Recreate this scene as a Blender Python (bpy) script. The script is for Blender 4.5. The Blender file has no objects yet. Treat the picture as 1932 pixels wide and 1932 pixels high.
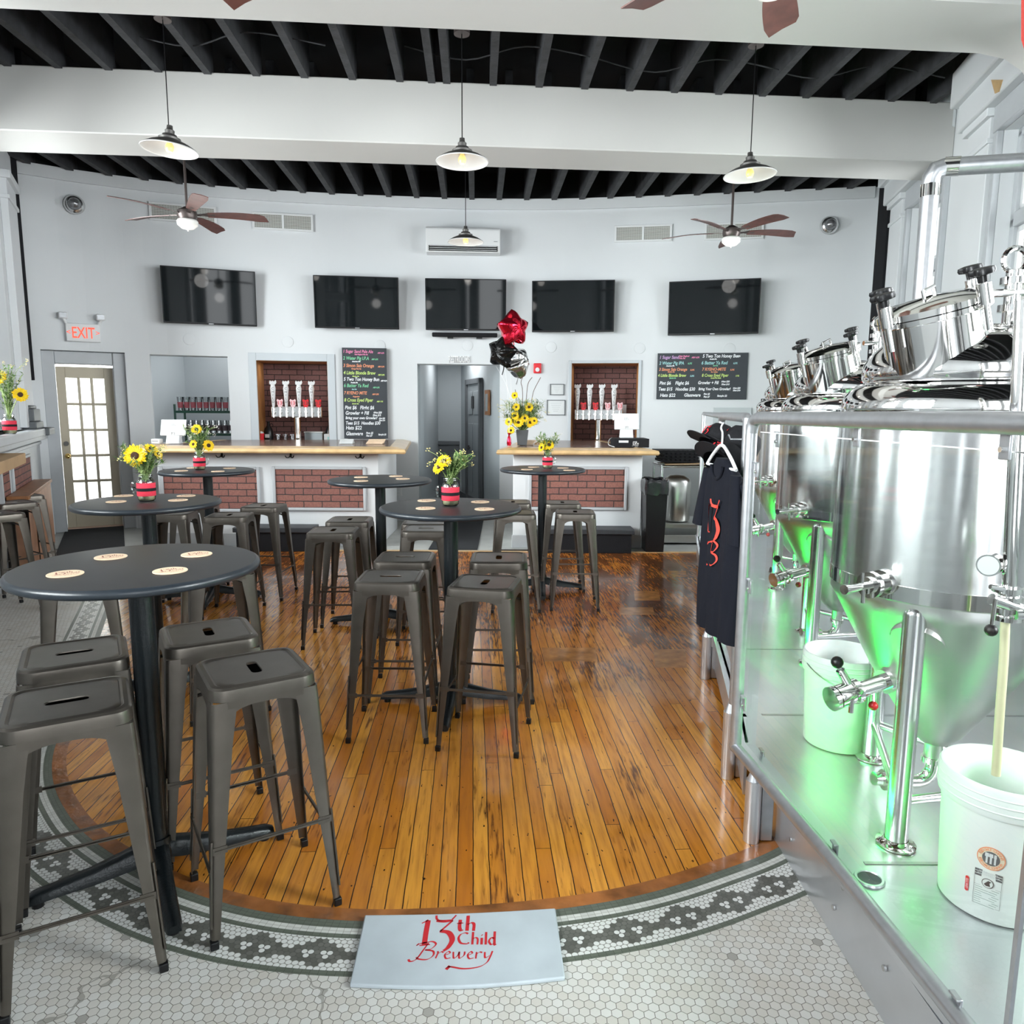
import bpy, math, random
from mathutils import Vector, Matrix
R = math.radians
PI = math.pi
random.seed(7)
SC = bpy.context.scene
COL = SC.collection

# ------------------------------------------------------------------ camera
FPX, PITCH, ROLL, HC = 1368.0, .1399, .0057, 1.58
fwd = Vector((0, math.cos(PITCH), -math.sin(PITCH)))
_r = Vector((1, 0, 0)); _u = _r.cross(fwd)
RT = _r*math.cos(ROLL) + _u*math.sin(ROLL)
UP = -_r*math.sin(ROLL) + _u*math.cos(ROLL)
ORI = Vector((0, 0, HC))
cam = bpy.data.cameras.new('camera')
cam.sensor_width = 36; cam.lens = 36*FPX/1932; cam.clip_start = .05; cam.clip_end = 200
camo = bpy.data.objects.new('camera', cam); COL.objects.link(camo)
camo.matrix_world = Matrix(((RT.x, UP.x, -fwd.x, 0), (RT.y, UP.y, -fwd.y, 0), (RT.z, UP.z, -fwd.z, HC), (0, 0, 0, 1)))
SC.camera = camo

# ------------------------------------------------------------------ world, sun, exposure
w = bpy.data.worlds.new('sky'); SC.world = w; w.use_nodes = True
bg = w.node_tree.nodes['Background']; bg.inputs[0].default_value = (.93, .97, 1, 1); bg.inputs[1].default_value = 4.2
SC.view_settings.view_transform = 'Standard'; SC.view_settings.look = 'None'
SC.view_settings.gamma = 1; SC.view_settings.exposure = 0.72
SC.cycles.max_bounces = 10; SC.cycles.diffuse_bounces = 5; SC.cycles.glossy_bounces = 5
SC.cycles.transparent_max_bounces = 16; SC.cycles.sample_clamp_indirect = 6
SC.cycles.use_denoising = True; SC.cycles.caustics_reflective = False; SC.cycles.caustics_refractive = False

def area(name, loc, target, sx, sy, power, col=(1, 1, 1)):
    l = bpy.data.lights.new(name, 'AREA'); l.shape = 'RECTANGLE'; l.size = sx; l.size_y = sy; l.energy = power; l.color = col
    o = bpy.data.objects.new(name, l); COL.objects.link(o); o.location = loc
    d = Vector(target)-Vector(loc); o.rotation_euler = d.to_track_quat('-Z', 'Y').to_euler(); return o
def lx(y): return -5.83 + .5*(8.91-y)          # left wall line
def rx(y): return 4.66 - .22*(9.72-y)          # right wall line
# daylight entering by the tall windows (lamps stand outside the glass)
for i, y in enumerate((.4, 2.9, 5.2, 7.8)):
    area('daylight_right_%d' % i, (rx(y)+1.3, y-.3, 2.7), (rx(y)-2, y+.3, 1.6), (1.8, .9)[i == 3], 2.6, (340, 230, 230, 110)[i], (.97, .98, 1))
for i, y in enumerate((2.4, 4.6, 6.8, .9)):
    area('daylight_left_%d' % i, (lx(y)-1.2, y-.6, 2.8), (lx(y)+2, y+1, 1.6), 1.8, 2.4, (200, 240, 270, 260)[i], (.97, .99, 1))

# ------------------------------------------------------------------ pixel helpers (points of the room at a true distance)
def ray(u, v): return fwd + RT*((u-966)/FPX) - UP*((v-966)/FPX)
def at(u, v, y): d = ray(u, v); return ORI + d*(y/d.y)
def atz(u, v, z=0): d = ray(u, v); return ORI + d*((z-HC)/d.z)
WP = [(-5.83, 8.914), (-5.273, 9.285), (-4.49, 9.665), (-3.588, 9.94), (-2.6, 10.14), (-1.569, 10.28), (-.5, 10.37), (.58, 10.362), (1.29, 10.28), (2.19, 10.15), (2.99, 10.01), (3.646, 9.89), (4.286, 9.79), (4.66, 9.72)]
def wy(x):
    if x <= WP[0][0]: a, b = WP[0], WP[1]
    elif x >= WP[-1][0]: a, b = WP[-2], WP[-1]
    else:
        for i in range(len(WP)-1):
            if WP[i][0] <= x <= WP[i+1][0]:
                p0 = WP[max(i-1, 0)]; p1 = WP[i]; p2 = WP[i+1]; p3 = WP[min(i+2, len(WP)-1)]
                h = p2[0]-p1[0]; t = (x-p1[0])/h
                m1 = (p2[1]-p0[1])/(p2[0]-p0[0])*h; m2 = (p3[1]-p1[1])/(p3[0]-p1[0])*h
                return (2*t**3-3*t*t+1)*p1[1]+(t**3-2*t*t+t)*m1+(-2*t**3+3*t*t)*p2[1]+(t**3-t*t)*m2
    return a[1]+(b[1]-a[1])*(x-a[0])/(b[0]-a[0])
def wslope(x): return (wy(x+.1)-wy(x-.1))/.2
def wp(u, v, off=0):                            # point of the curved back wall seen at u, v; off = distance into the room
    y = 9.5
    for _ in range(40):
        p = at(u, v, y); y += .7*((wy(p.x)-off*math.sqrt(1+wslope(p.x)**2))-y)
    return at(u, v, y)

# ------------------------------------------------------------------ materials
def nodes(m): return m.node_tree.nodes, m.node_tree.links
def mat(name, col, rough=.5, metal=0, spec=.5, coat=0, emis=None, es=0, bump=0, bscale=40, var=0, vscale=6, trans=0, sub=None):
    m = bpy.data.materials.new(name); m.use_nodes = True; N, L = nodes(m); b = N['Principled BSDF']
    b.inputs['Base Color'].default_value = (*col, 1); b.inputs['Roughness'].default_value = rough; b.inputs['Metallic'].default_value = metal
    b.inputs['Specular IOR Level'].default_value = spec; b.inputs['Coat Weight'].default_value = coat
    if trans: b.inputs['Transmission Weight'].default_value = trans
    if emis: b.inputs['Emission Color'].default_value = (*emis, 1); b.inputs['Emission Strength'].default_value = es
    tc = N.new('ShaderNodeTexCoord')
    n = N.new('ShaderNodeTexNoise'); n.inputs['Scale'].default_value = vscale; n.inputs['Detail'].default_value = 5
    L.new(tc.outputs['Object'], n.inputs['Vector'])
    if var:
        r = N.new('ShaderNodeMapRange'); r.inputs['From Min'].default_value = .3; r.inputs['From Max'].default_value = .7
        r.inputs['To Min'].default_value = 1-var; r.inputs['To Max'].default_value = 1+var*.4
        L.new(n.outputs['Fac'], r.inputs['Value'])
        mx = N.new('ShaderNodeMix'); mx.data_type = 'RGBA'; mx.blend_type = 'MULTIPLY'; mx.inputs[0].default_value = 1
        mx.inputs[6].default_value = (*col, 1); L.new(r.outputs[0], mx.inputs[7]); L.new(mx.outputs[2], b.inputs['Base Color'])
    if bump:
        n2 = N.new('ShaderNodeTexNoise'); n2.inputs['Scale'].default_value = bscale; n2.inputs['Detail'].default_value = 4
        L.new(tc.outputs['Object'], n2.inputs['Vector'])
        bp = N.new('ShaderNodeBump'); bp.inputs['Strength'].default_value = bump; bp.inputs['Distance'].default_value = .01
        L.new(n2.outputs['Fac'], bp.inputs['Height']); L.new(bp.outputs[0], b.inputs['Normal'])
    return m
def brushed(m, an=.75):
    N, L = nodes(m); b = N['Principled BSDF']; tg = N.new('ShaderNodeTangent'); tg.direction_type = 'RADIAL'; tg.axis = 'Z'
    b.inputs['Anisotropic'].default_value = an; b.inputs['Anisotropic Rotation'].default_value = .25; L.new(tg.outputs[0], b.inputs['Tangent']); return m
def glassmat(name, tint=(1, 1, 1), refl=.12, rough=.02):
    m = bpy.data.materials.new(name); m.use_nodes = True; N, L = nodes(m); N.remove(N['Principled BSDF'])
    t = N.new('ShaderNodeBsdfTransparent'); t.inputs[0].default_value = (*tint, 1)
    g = N.new('ShaderNodeBsdfGlossy'); g.inputs['Roughness'].default_value = rough
    f = N.new('ShaderNodeFresnel'); f.inputs['IOR'].default_value = 1.45
    a = N.new('ShaderNodeMath'); a.operation = 'ADD'; a.inputs[1].default_value = refl-.04; a.use_clamp = True
    mx = N.new('ShaderNodeMixShader'); L.new(f.outputs[0], a.inputs[0]); L.new(a.outputs[0], mx.inputs[0])
    L.new(t.outputs[0], mx.inputs[1]); L.new(g.outputs[0], mx.inputs[2]); L.new(mx.outputs[0], N['Material Output'].inputs[0]); return m

MW = mat('wall_paint', (.69, .71, .725), .6, var=.04, vscale=.8, bump=.05, bscale=60)
MBEAM = mat('beam_paint', (.58, .572, .55), .6, var=.03, vscale=1, bump=.04, bscale=50)
MTRIM = mat('grey_trim_paint', (.47, .49, .51), .45, var=.05)
MGREYW = mat('grey_blue_wall', (.42, .46, .48), .6, var=.05, vscale=1)
MWHITE = mat('white_plastic', (.74, .75, .755), .35)
MDARKG = mat('dark_grey_paint', (.11, .12, .13), .5, var=.1)
MBLACKJ = mat('black_joist_paint', (.035, .036, .04), .7, var=.5, vscale=9, bump=.3, bscale=30)
MDECK = mat('black_deck', (.006, .006, .007), .9)
MBLK = mat('black_plastic', (.006, .006, .007), .35, spec=.35)
MBLKM = mat('black_matte', (.007, .007, .009), .8, spec=.3, bump=.2, bscale=90)
MSCREEN = mat('tv_screen', (.004, .006, .007), .04, spec=.28)
MGUN = mat('gunmetal_steel', (.135, .120, .104), .33, .82, bump=.02, bscale=300, var=.12, vscale=14)
MGUND = mat('gunmetal_dark', (.10, .095, .09), .45, .6)
MTAB = mat('black_laminate', (.022, .022, .023), .42, spec=.4, var=.15, vscale=20, bump=.03, bscale=400)
MTABE = mat('black_table_edge', (.02, .026, .033), .3)
MIRON = mat('black_cast_iron', (.007, .010, .012), .28, .2, bump=.15, bscale=120)
MSS = mat('stainless_polished', (.82, .81, .79), .07, 1)
MSSB = mat('stainless_brushed', (.70, .70, .70), .2, 1, var=.05, vscale=5)
brushed(MSSB)
MSSC = mat('stainless_satin', (.62, .62, .60), .33, 1, var=.08, vscale=4)
MGALV = mat('galvanized_pipe', (.46, .47, .49), .34, .8, var=.12, vscale=25)
MALU = mat('aluminium_sheet', (.66, .67, .70), .3, .85, var=.1, vscale=3, bump=.04, bscale=15)
MGLASS = glassmat('window_glass', (.97, .99, .99), .08)
MACR = glassmat('acrylic_sheet', (.93, .96, .95), .05, .03)
MJAR = glassmat('jar_glass', (.9, .95, .94), .16)
MPINT = glassmat('pint_glass', (.80, .82, .83), .25)
MOAK = mat('oak_board', (.64, .43, .21), .35, var=.22, vscale=9, coat=.3)
MOAKD = mat('brown_wood', (.30, .13, .05), .45, var=.3, vscale=12)
MCORK = mat('coaster_board', (.80, .60, .42), .7, var=.1, vscale=30)
MRED = mat('red_burlap', (.72, .035, .07), .8, bump=.4, bscale=200)
MREDP = mat('red_plastic', (.70, .02, .03), .35)
MREDT = mat('red_lettering', (.62, .02, .03), .5)
MEXIT = mat('exit_letter_red', (.8, .08, .05), .5, emis=(1, .12, .06), es=.5)
MWTXT = mat('white_lettering', (.95, .95, .95), .6)
MINK = mat('dark_ink', (.06, .05, .05), .6)
MPET = mat('yellow_petal', (.90, .62, .005), .6, var=.15, vscale=30)
MFCEN = mat('flower_centre', (.05, .02, .008), .85, bump=.6, bscale=250)
MLEAF = mat('green_leaf', (.10, .20, .05), .55, var=.3, vscale=20)
MLEAFL = mat('pale_green_stem', (.32, .42, .16), .6, var=.2)
MWAT = mat('stem_water', (.50, .46, .26), .15)
MTWIG = mat('twig', (.10, .06, .04), .7)
MGOLD = mat('brass', (.80, .55, .18), .2, 1)
MDOOR = mat('olive_door_paint', (.50, .44, .33), .4)
MFAN = mat('fan_bronze', (.10, .08, .075), .35, .6)
MBLADE = mat('fan_blade_wood', (.14, .055, .045), .35, var=.3, vscale=14)
MOPAL = mat('opal_glass', (.85, .84, .80), .25)
MBULB = mat('amber_bulb', (.9, .6, .2), .15, emis=(1, .62, .22), es=.35)
MSHW = mat('white_enamel', (.62, .62, .61), .3)
MCHALK = mat('chalkboard', (.045, .052, .060), .7, var=.1)
MCARPET = mat('charcoal_mat', (.022, .024, .028), .95, bump=.8, bscale=300, var=.3, vscale=80)
MCONC = mat('concrete', (.46, .47, .45), .5, var=.15, vscale=4, bump=.1, bscale=30)
MSHIRT = mat('black_cotton', (.006, .007, .012), .95, spec=.2, bump=.25, bscale=500)
MBUCK = mat('white_bucket_plastic', (.80, .84, .81), .4)
MHOSE = mat('beige_hose', (.62, .60, .38), .45)
MCARD = mat('cardboard', (.50, .33, .18), .8, var=.15)
MGREEN = mat('green_epoxy_wire', (.015, .07, .045), .4)
MPAPER = mat('paper', (.68, .70, .70), .6)
MPLATE = mat('pale_blue_plate_paint', (.56, .62, .67), .4, var=.1, vscale=7)
MCURT = mat('white_curtain', (.9, .89, .87), .8)
MBALR = mat('red_foil', (.75, .02, .05), .12, .9)
MBALB = mat('black_foil', (.02, .02, .02), .1, .7)
MBALS = mat('silver_foil', (.85, .84, .83), .08, 1)
MLEDG = mat('green_led', (.1, 1, .2), .5, emis=(.05, 1, .18), es=6)

def vm(N, L, op, a=None, b=None, out=0):
    n = N.new('ShaderNodeVectorMath'); n.operation = op
    for i, x in enumerate((a, b)):
        if x is None: continue
        if hasattr(x, 'is_linked'): L.new(x, n.inputs[i])
        else: n.inputs[i].default_value = x
    return n.outputs[1 if op in ('DOT_PRODUCT', 'LENGTH') else 0]
def mt(N, L, op, a, b=None, c=None, clamp=False):
    n = N.new('ShaderNodeMath'); n.operation = op; n.use_clamp = clamp
    for i, x in enumerate((a, b, c)):
        if x is None: continue
        if hasattr(x, 'is_linked'): L.new(x, n.inputs[i])
        else: n.inputs[i].default_value = x
    return n.outputs[0]
def rgbmix(N, L, f, a, b, mode='MIX'):
    n = N.new('ShaderNodeMix'); n.data_type = 'RGBA'; n.blend_type = mode
    for i, x in ((0, f), (6, a), (7, b)):
        if hasattr(x, 'is_linked'): L.new(x, n.inputs[i])
        else: n.inputs[i].default_value = x if i == 0 else (*x, 1)
    return n.outputs[2]
def noise(N, L, vec, scale, detail=4):
    n = N.new('ShaderNodeTexNoise'); n.inputs['Scale'].default_value = scale; n.inputs['Detail'].default_value = detail
    L.new(vec, n.inputs['Vector']); return n.outputs['Fac']
def ramp(N, L, x, a, b, lo=0, hi=1):
    n = N.new('ShaderNodeMapRange'); n.interpolation_type = 'SMOOTHSTEP'
    for k, q in (('From Min', a), ('From Max', b), ('To Min', lo), ('To Max', hi)): n.inputs[k].default_value = q
    L.new(x, n.inputs['Value']); return n.outputs[0]

def wood_floor():
    m = bpy.data.materials.new('strip_wood_floor'); m.use_nodes = True; N, L = nodes(m); b = N['Principled BSDF']
    tc = N.new('ShaderNodeTexCoord'); mp = N.new('ShaderNodeMapping'); mp.inputs['Rotation'].default_value = (0, 0, R(-90)-.055)
    L.new(tc.outputs['Object'], mp.inputs['Vector'])
    wob = noise(N, L, mp.outputs[0], 7, 2); v = mp.outputs[0]
    sv = N.new('ShaderNodeSeparateXYZ'); L.new(v, sv.inputs[0])
    ry = mt(N, L, 'DIVIDE', mt(N, L, 'ADD', sv.outputs[1], mt(N, L, 'MULTIPLY', mt(N, L, 'SUBTRACT', wob, .5), .006)), .0565)
    row = mt(N, L, 'FLOOR', ry); fy = mt(N, L, 'FRACT', ry)
    w1 = N.new('ShaderNodeTexWhiteNoise'); w1.noise_dimensions = '1D'; L.new(row, w1.inputs['W'])
    rx_ = mt(N, L, 'ADD', mt(N, L, 'DIVIDE', sv.outputs[0], 2.1), mt(N, L, 'MULTIPLY', w1.outputs['Value'], 7))
    seg = mt(N, L, 'FLOOR', rx_); fx = mt(N, L, 'FRACT', rx_)
    w2 = N.new('ShaderNodeTexWhiteNoise'); w2.noise_dimensions = '2D'; cb = N.new('ShaderNodeCombineXYZ'); L.new(row, cb.inputs[0]); L.new(seg, cb.inputs[1]); L.new(cb.outputs[0], w2.inputs['Vector'])
    gy = mt(N, L, 'LESS_THAN', mt(N, L, 'MINIMUM', fy, mt(N, L, 'SUBTRACT', 1, fy)), .032)
    gx = mt(N, L, 'LESS_THAN', mt(N, L, 'MINIMUM', fx, mt(N, L, 'SUBTRACT', 1, fx)), .0006)
    gap = mt(N, L, 'MAXIMUM', gy, gx)
    mp2 = N.new('ShaderNodeMapping'); mp2.inputs['Scale'].default_value = (1.2, 14, 1)
    L.new(vm(N, L, 'ADD', v, vm(N, L, 'MULTIPLY', w2.outputs['Color'], (9, 9, 0))), mp2.inputs['Vector'])
    grain = noise(N, L, mp2.outputs[0], 4, 7)
    base = rgbmix(N, L, w2.outputs['Value'], (.54, .175, .018), (.80, .355, .052))
    base = rgbmix(N, L, ramp(N, L, grain, .35, .8, 0, .7), base, (.36, .12, .022))
    sp = N.new('ShaderNodeSeparateXYZ'); L.new(tc.outputs['Object'], sp.inputs[0])
    # old dark wear: streaky stains, heavier at the far end of the floor
    mp3 = N.new('ShaderNodeMapping'); mp3.inputs['Scale'].default_value = (1, 4, 1); L.new(v, mp3.inputs['Vector'])
    mp5 = N.new('ShaderNodeMapping'); mp5.inputs['Scale'].default_value = (1.6, 16, 1); L.new(v, mp5.inputs['Vector'])
    st = mt(N, L, 'ADD', mt(N, L, 'MULTIPLY', noise(N, L, mp3.outputs[0], 1.3, 5), .5), mt(N, L, 'MULTIPLY', noise(N, L, mp5.outputs[0], 4.5, 8), .5))
    far = ramp(N, L, mt(N, L, 'ADD', sp.outputs[1], mt(N, L, 'MULTIPLY', sp.outputs[0], .35)), 3.4, 6.4)
    base = rgbmix(N, L, mt(N, L, 'MULTIPLY', far, .55), base, (.36, .105, .022))
    wear = ramp(N, L, mt(N, L, 'ADD', st, mt(N, L, 'MULTIPLY', far, .13)), .555, .66)
    base = rgbmix(N, L, mt(N, L, 'MULTIPLY', wear, .85), base, (.075, .02, .008))
    mp4 = N.new('ShaderNodeMapping'); mp4.inputs['Scale'].default_value = (1, 2.2, 1); L.new(v, mp4.inputs['Vector'])
    kn = ramp(N, L, noise(N, L, mp4.outputs[0], 26, 2), .70, .74)
    base = rgbmix(N, L, kn, base, (.03, .012, .006))
    col = rgbmix(N, L, gap, base, (.035, .014, .007))
    L.new(col, b.inputs['Base Color'])
    L.new(ramp(N, L, noise(N, L, tc.outputs['Object'], 5), .3, .7, .1, .24), b.inputs['Roughness'])
    b.inputs['Coat Weight'].default_value = .12; b.inputs['Specular IOR Level'].default_value = .42; b.inputs['Coat Roughness'].default_value = .05
    bp = N.new('ShaderNodeBump'); bp.inputs['Strength'].default_value = .35; bp.inputs['Distance'].default_value = .004
    h = mt(N, L, 'SUBTRACT', mt(N, L, 'MULTIPLY', noise(N, L, mp2.outputs[0], 1.6, 3), 0.4), gap)
    L.new(h, bp.inputs['Height']); L.new(bp.outputs[0], b.inputs['Normal']); return m
MWOOD = wood_floor()

def hexgrid(N, L, vec, pitch):                   # returns cell-local vector, cell centre (both in units of pitch)
    p = vm(N, L, 'MULTIPLY', vec, (1/pitch, 1/pitch, 0)); p = vm(N, L, 'ADD', p, (400, 346.41016, 0))
    r = (1, 1.7320508, 1); h = (.5, .8660254, 0)
    a = vm(N, L, 'SUBTRACT', vm(N, L, 'MODULO', p, r), h)
    b2 = vm(N, L, 'SUBTRACT', vm(N, L, 'MODULO', vm(N, L, 'ADD', p, h), r), h)
    f = mt(N, L, 'LESS_THAN', vm(N, L, 'LENGTH', a), vm(N, L, 'LENGTH', b2))
    g = N.new('ShaderNodeMix'); g.data_type = 'VECTOR'; L.new(f, g.inputs[0]); L.new(b2, g.inputs[4]); L.new(a, g.inputs[5])
    gv = g.outputs[1]; return gv, vm(N, L, 'SUBTRACT', p, gv)
def hex_floor():
    m = bpy.data.materials.new('white_hex_tile'); m.use_nodes = True; N, L = nodes(m); b = N['Principled BSDF']
    tc = N.new('ShaderNodeTexCoord'); mp = N.new('ShaderNodeMapping'); mp.inputs['Rotation'].default_value = (0, 0, .05); L.new(tc.outputs['Object'], mp.inputs['Vector'])
    gv, cid = hexgrid(N, L, mp.outputs[0], .0285)
    ab = vm(N, L, 'ABSOLUTE', gv); sx = N.new('ShaderNodeSeparateXYZ'); L.new(ab, sx.inputs[0])
    d = mt(N, L, 'MAXIMUM', sx.outputs[0], vm(N, L, 'DOT_PRODUCT', ab, (.5, .8660254, 0)))
    grout = ramp(N, L, d, .455, .485)
    wn = N.new('ShaderNodeTexWhiteNoise'); wn.noise_dimensions = '2D'; L.new(cid, wn.inputs['Vector'])
    tone = ramp(N, L, wn.outputs['Value'], 0, 1)
    c = rgbmix(N, L, tone, (.66, .63, .58), (.74, .73, .70))
    c = rgbmix(N, L, ramp(N, L, noise(N, L, tc.outputs['Object'], 3.5, 6), .5, .75, 0, .5), c, (.56, .50, .42))
    c = rgbmix(N, L, mt(N, L, 'GREATER_THAN', wn.outputs['Value'], .993), c, (.40, .38, .35))
    crk = N.new('ShaderNodeTexVoronoi'); crk.feature = 'DISTANCE_TO_EDGE'; crk.inputs['Scale'].default_value = .7
    nv = N.new('ShaderNodeTexNoise'); nv.inputs['Scale'].default_value = 8; L.new(tc.outputs['Object'], nv.inputs['Vector'])
    L.new(vm(N, L, 'ADD', tc.outputs['Object'], vm(N, L, 'MULTIPLY', nv.outputs['Color'], (.25, .25, 0))), crk.inputs['Vector'])
    crack = mt(N, L, 'LESS_THAN', crk.outputs['Distance'], .004)
    c = rgbmix(N, L, mt(N, L, 'MAXIMUM', grout, mt(N, L, 'MULTIPLY', crack, .6)), c, (.20, .18, .15))
    L.new(c, b.inputs['Base Color']); b.inputs['Roughness'].default_value = .38
    bp = N.new('ShaderNodeBump'); bp.inputs['Strength'].default_value = .4; bp.inputs['Distance'].default_value = .002; bp.invert = True
    L.new(grout, bp.inputs['Height']); L.new(bp.outputs[0], b.inputs['Normal']); return m
MHEX = hex_floor()
def dots_floor():                                # UV: u along the band in metres, v across (0 at inner edge)
    m = bpy.data.materials.new('mosaic_dot_band'); m.use_nodes = True; N, L = nodes(m); b = N['Principled BSDF']
    uv = N.new('ShaderNodeUVMap'); P = .0178
    gv, cid = hexgrid(N, L, uv.outputs[0], P)
    cc = vm(N, L, 'SUBTRACT', cid, (400, 346.41016, 0)); cm = vm(N, L, 'MULTIPLY', cc, (P, P, 0))
    s = N.new('ShaderNodeSeparateXYZ'); L.new(cm, s.inputs[0]); u, v = s.outputs[0], mt(N, L, 'ABSOLUTE', mt(N, L, 'SUBTRACT', s.outputs[1], .064))
    per = P*10
    tri = mt(N, L, 'ABSOLUTE', mt(N, L, 'SUBTRACT', mt(N, L, 'FRACT', mt(N, L, 'DIVIDE', mt(N, L, 'ADD', u, 40*per), per)), .5))   # 0 centre .. .5 at joint
    half = mt(N, L, 'SUBTRACT', .056, mt(N, L, 'MULTIPLY', tri, .088))
    dark = mt(N, L, 'LESS_THAN', v, half)
    dx = mt(N, L, 'SUBTRACT', mt(N, L, 'MULTIPLY', tri, per), .026)
    dd = mt(N, L, 'SQRT', mt(N, L, 'ADD', mt(N, L, 'POWER', mt(N, L, 'ABSOLUTE', dx), 2), mt(N, L, 'POWER', v, 2)))
    flower = mt(N, L, 'LESS_THAN', dd, .0135)
    white = mt(N, L, 'MAXIMUM', mt(N, L, 'SUBTRACT', 1, dark), flower)
    disc = ramp(N, L, vm(N, L, 'LENGTH', gv), .43, .47, 1, 0)
    wn = N.new('ShaderNodeTexWhiteNoise'); wn.noise_dimensions = '2D'; L.new(cid, wn.inputs['Vector'])
    cdk = rgbmix(N, L, wn.outputs['Value'], (.11, .11, .095), (.18, .18, .16))
    tile = rgbmix(N, L, white, cdk, (.78, .78, .76)); grout = rgbmix(N, L, dark, (.30, .29, .26), (.10, .10, .09))
    L.new(rgbmix(N, L, disc, grout, tile), b.inputs['Base Color']); b.inputs['Roughness'].default_value = .35; return m
MDOTS = dots_floor()
def strip_tile(name, c1, grout):
    m = bpy.data.materials.new(name); m.use_nodes = True; N, L = nodes(m); b = N['Principled BSDF']; uv = N.new('ShaderNodeUVMap')
    br = N.new('ShaderNodeTexBrick'); L.new(uv.outputs[0], br.inputs['Vector']); br.offset = 0; br.inputs['Scale'].default_value = 1
    br.inputs['Brick Width'].default_value = .022; br.inputs['Row Height'].default_value = .0135; br.inputs['Mortar Size'].default_value = .0007
    br.inputs['Color1'].default_value = (*c1, 1); br.inputs['Color2'].default_value = tuple(x*.8 for x in c1)+(1,); br.inputs['Mortar'].default_value = (*grout, 1)
    L.new(br.outputs[0], b.inputs['Base Color']); b.inputs['Roughness'].default_value = .4; return m
MGTILE = strip_tile('green_grey_tile', (.15, .17, .135), (.07, .075, .06))
MWTILE = strip_tile('white_strip_tile', (.74, .74, .70), (.34, .32, .28))
def brick(name, c1, c2, mortar, bw=.21, rh=.0745, axis='XZ'):
    m = bpy.data.materials.new(name); m.use_nodes = True; N, L = nodes(m); b = N['Principled BSDF']
    tc = N.new('ShaderNodeTexCoord'); s = N.new('ShaderNodeSeparateXYZ'); L.new(tc.outputs['Object'], s.inputs[0])
    c = N.new('ShaderNodeCombineXYZ'); L.new(s.outputs[0], c.inputs[0]); L.new(s.outputs[2], c.inputs[1])
    nv = N.new('ShaderNodeTexNoise'); nv.inputs['Scale'].default_value = 14; L.new(tc.outputs['Object'], nv.inputs['Vector'])
    v = vm(N, L, 'ADD', c.outputs[0], vm(N, L, 'MULTIPLY', vm(N, L, 'SUBTRACT', nv.outputs['Color'], (.5, .5, .5)), (.010, .010, 0)))
    br = N.new('ShaderNodeTexBrick'); L.new(v, br.inputs['Vector']); br.inputs['Scale'].default_value = 1
    br.inputs['Brick Width'].default_value = bw; br.inputs['Row Height'].default_value = rh; br.inputs['Mortar Size'].default_value = .0055; br.inputs['Mortar Smooth'].default_value = .2
    br.inputs['Color1'].default_value = (*c1, 1); br.inputs['Color2'].default_value = (*c2, 1); br.inputs['Mortar'].default_value = (*mortar, 1)
    nz = noise(N, L, tc.outputs['Object'], 60, 5)
    L.new(rgbmix(N, L, ramp(N, L, nz, .35, .7, .25, 0), br.outputs[0], (.04, .02, .02)), b.inputs['Base Color']); b.inputs['Roughness'].default_value = .8
    bp = N.new('ShaderNodeBump'); bp.inputs['Strength'].default_value = .6; bp.inputs['Distance'].default_value = .01; bp.invert = True
    L.new(br.outputs['Fac'], bp.inputs['Height']); L.new(bp.outputs[0], b.inputs['Normal']); return m
MBRICK = brick('red_brick_panel', (.30, .125, .095), (.235, .095, .08), (.035, .03, .03))
MBRICKD = brick('dark_brick_panel', (.215, .105, .095), (.165, .08, .075), (.018, .015, .015))

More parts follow.
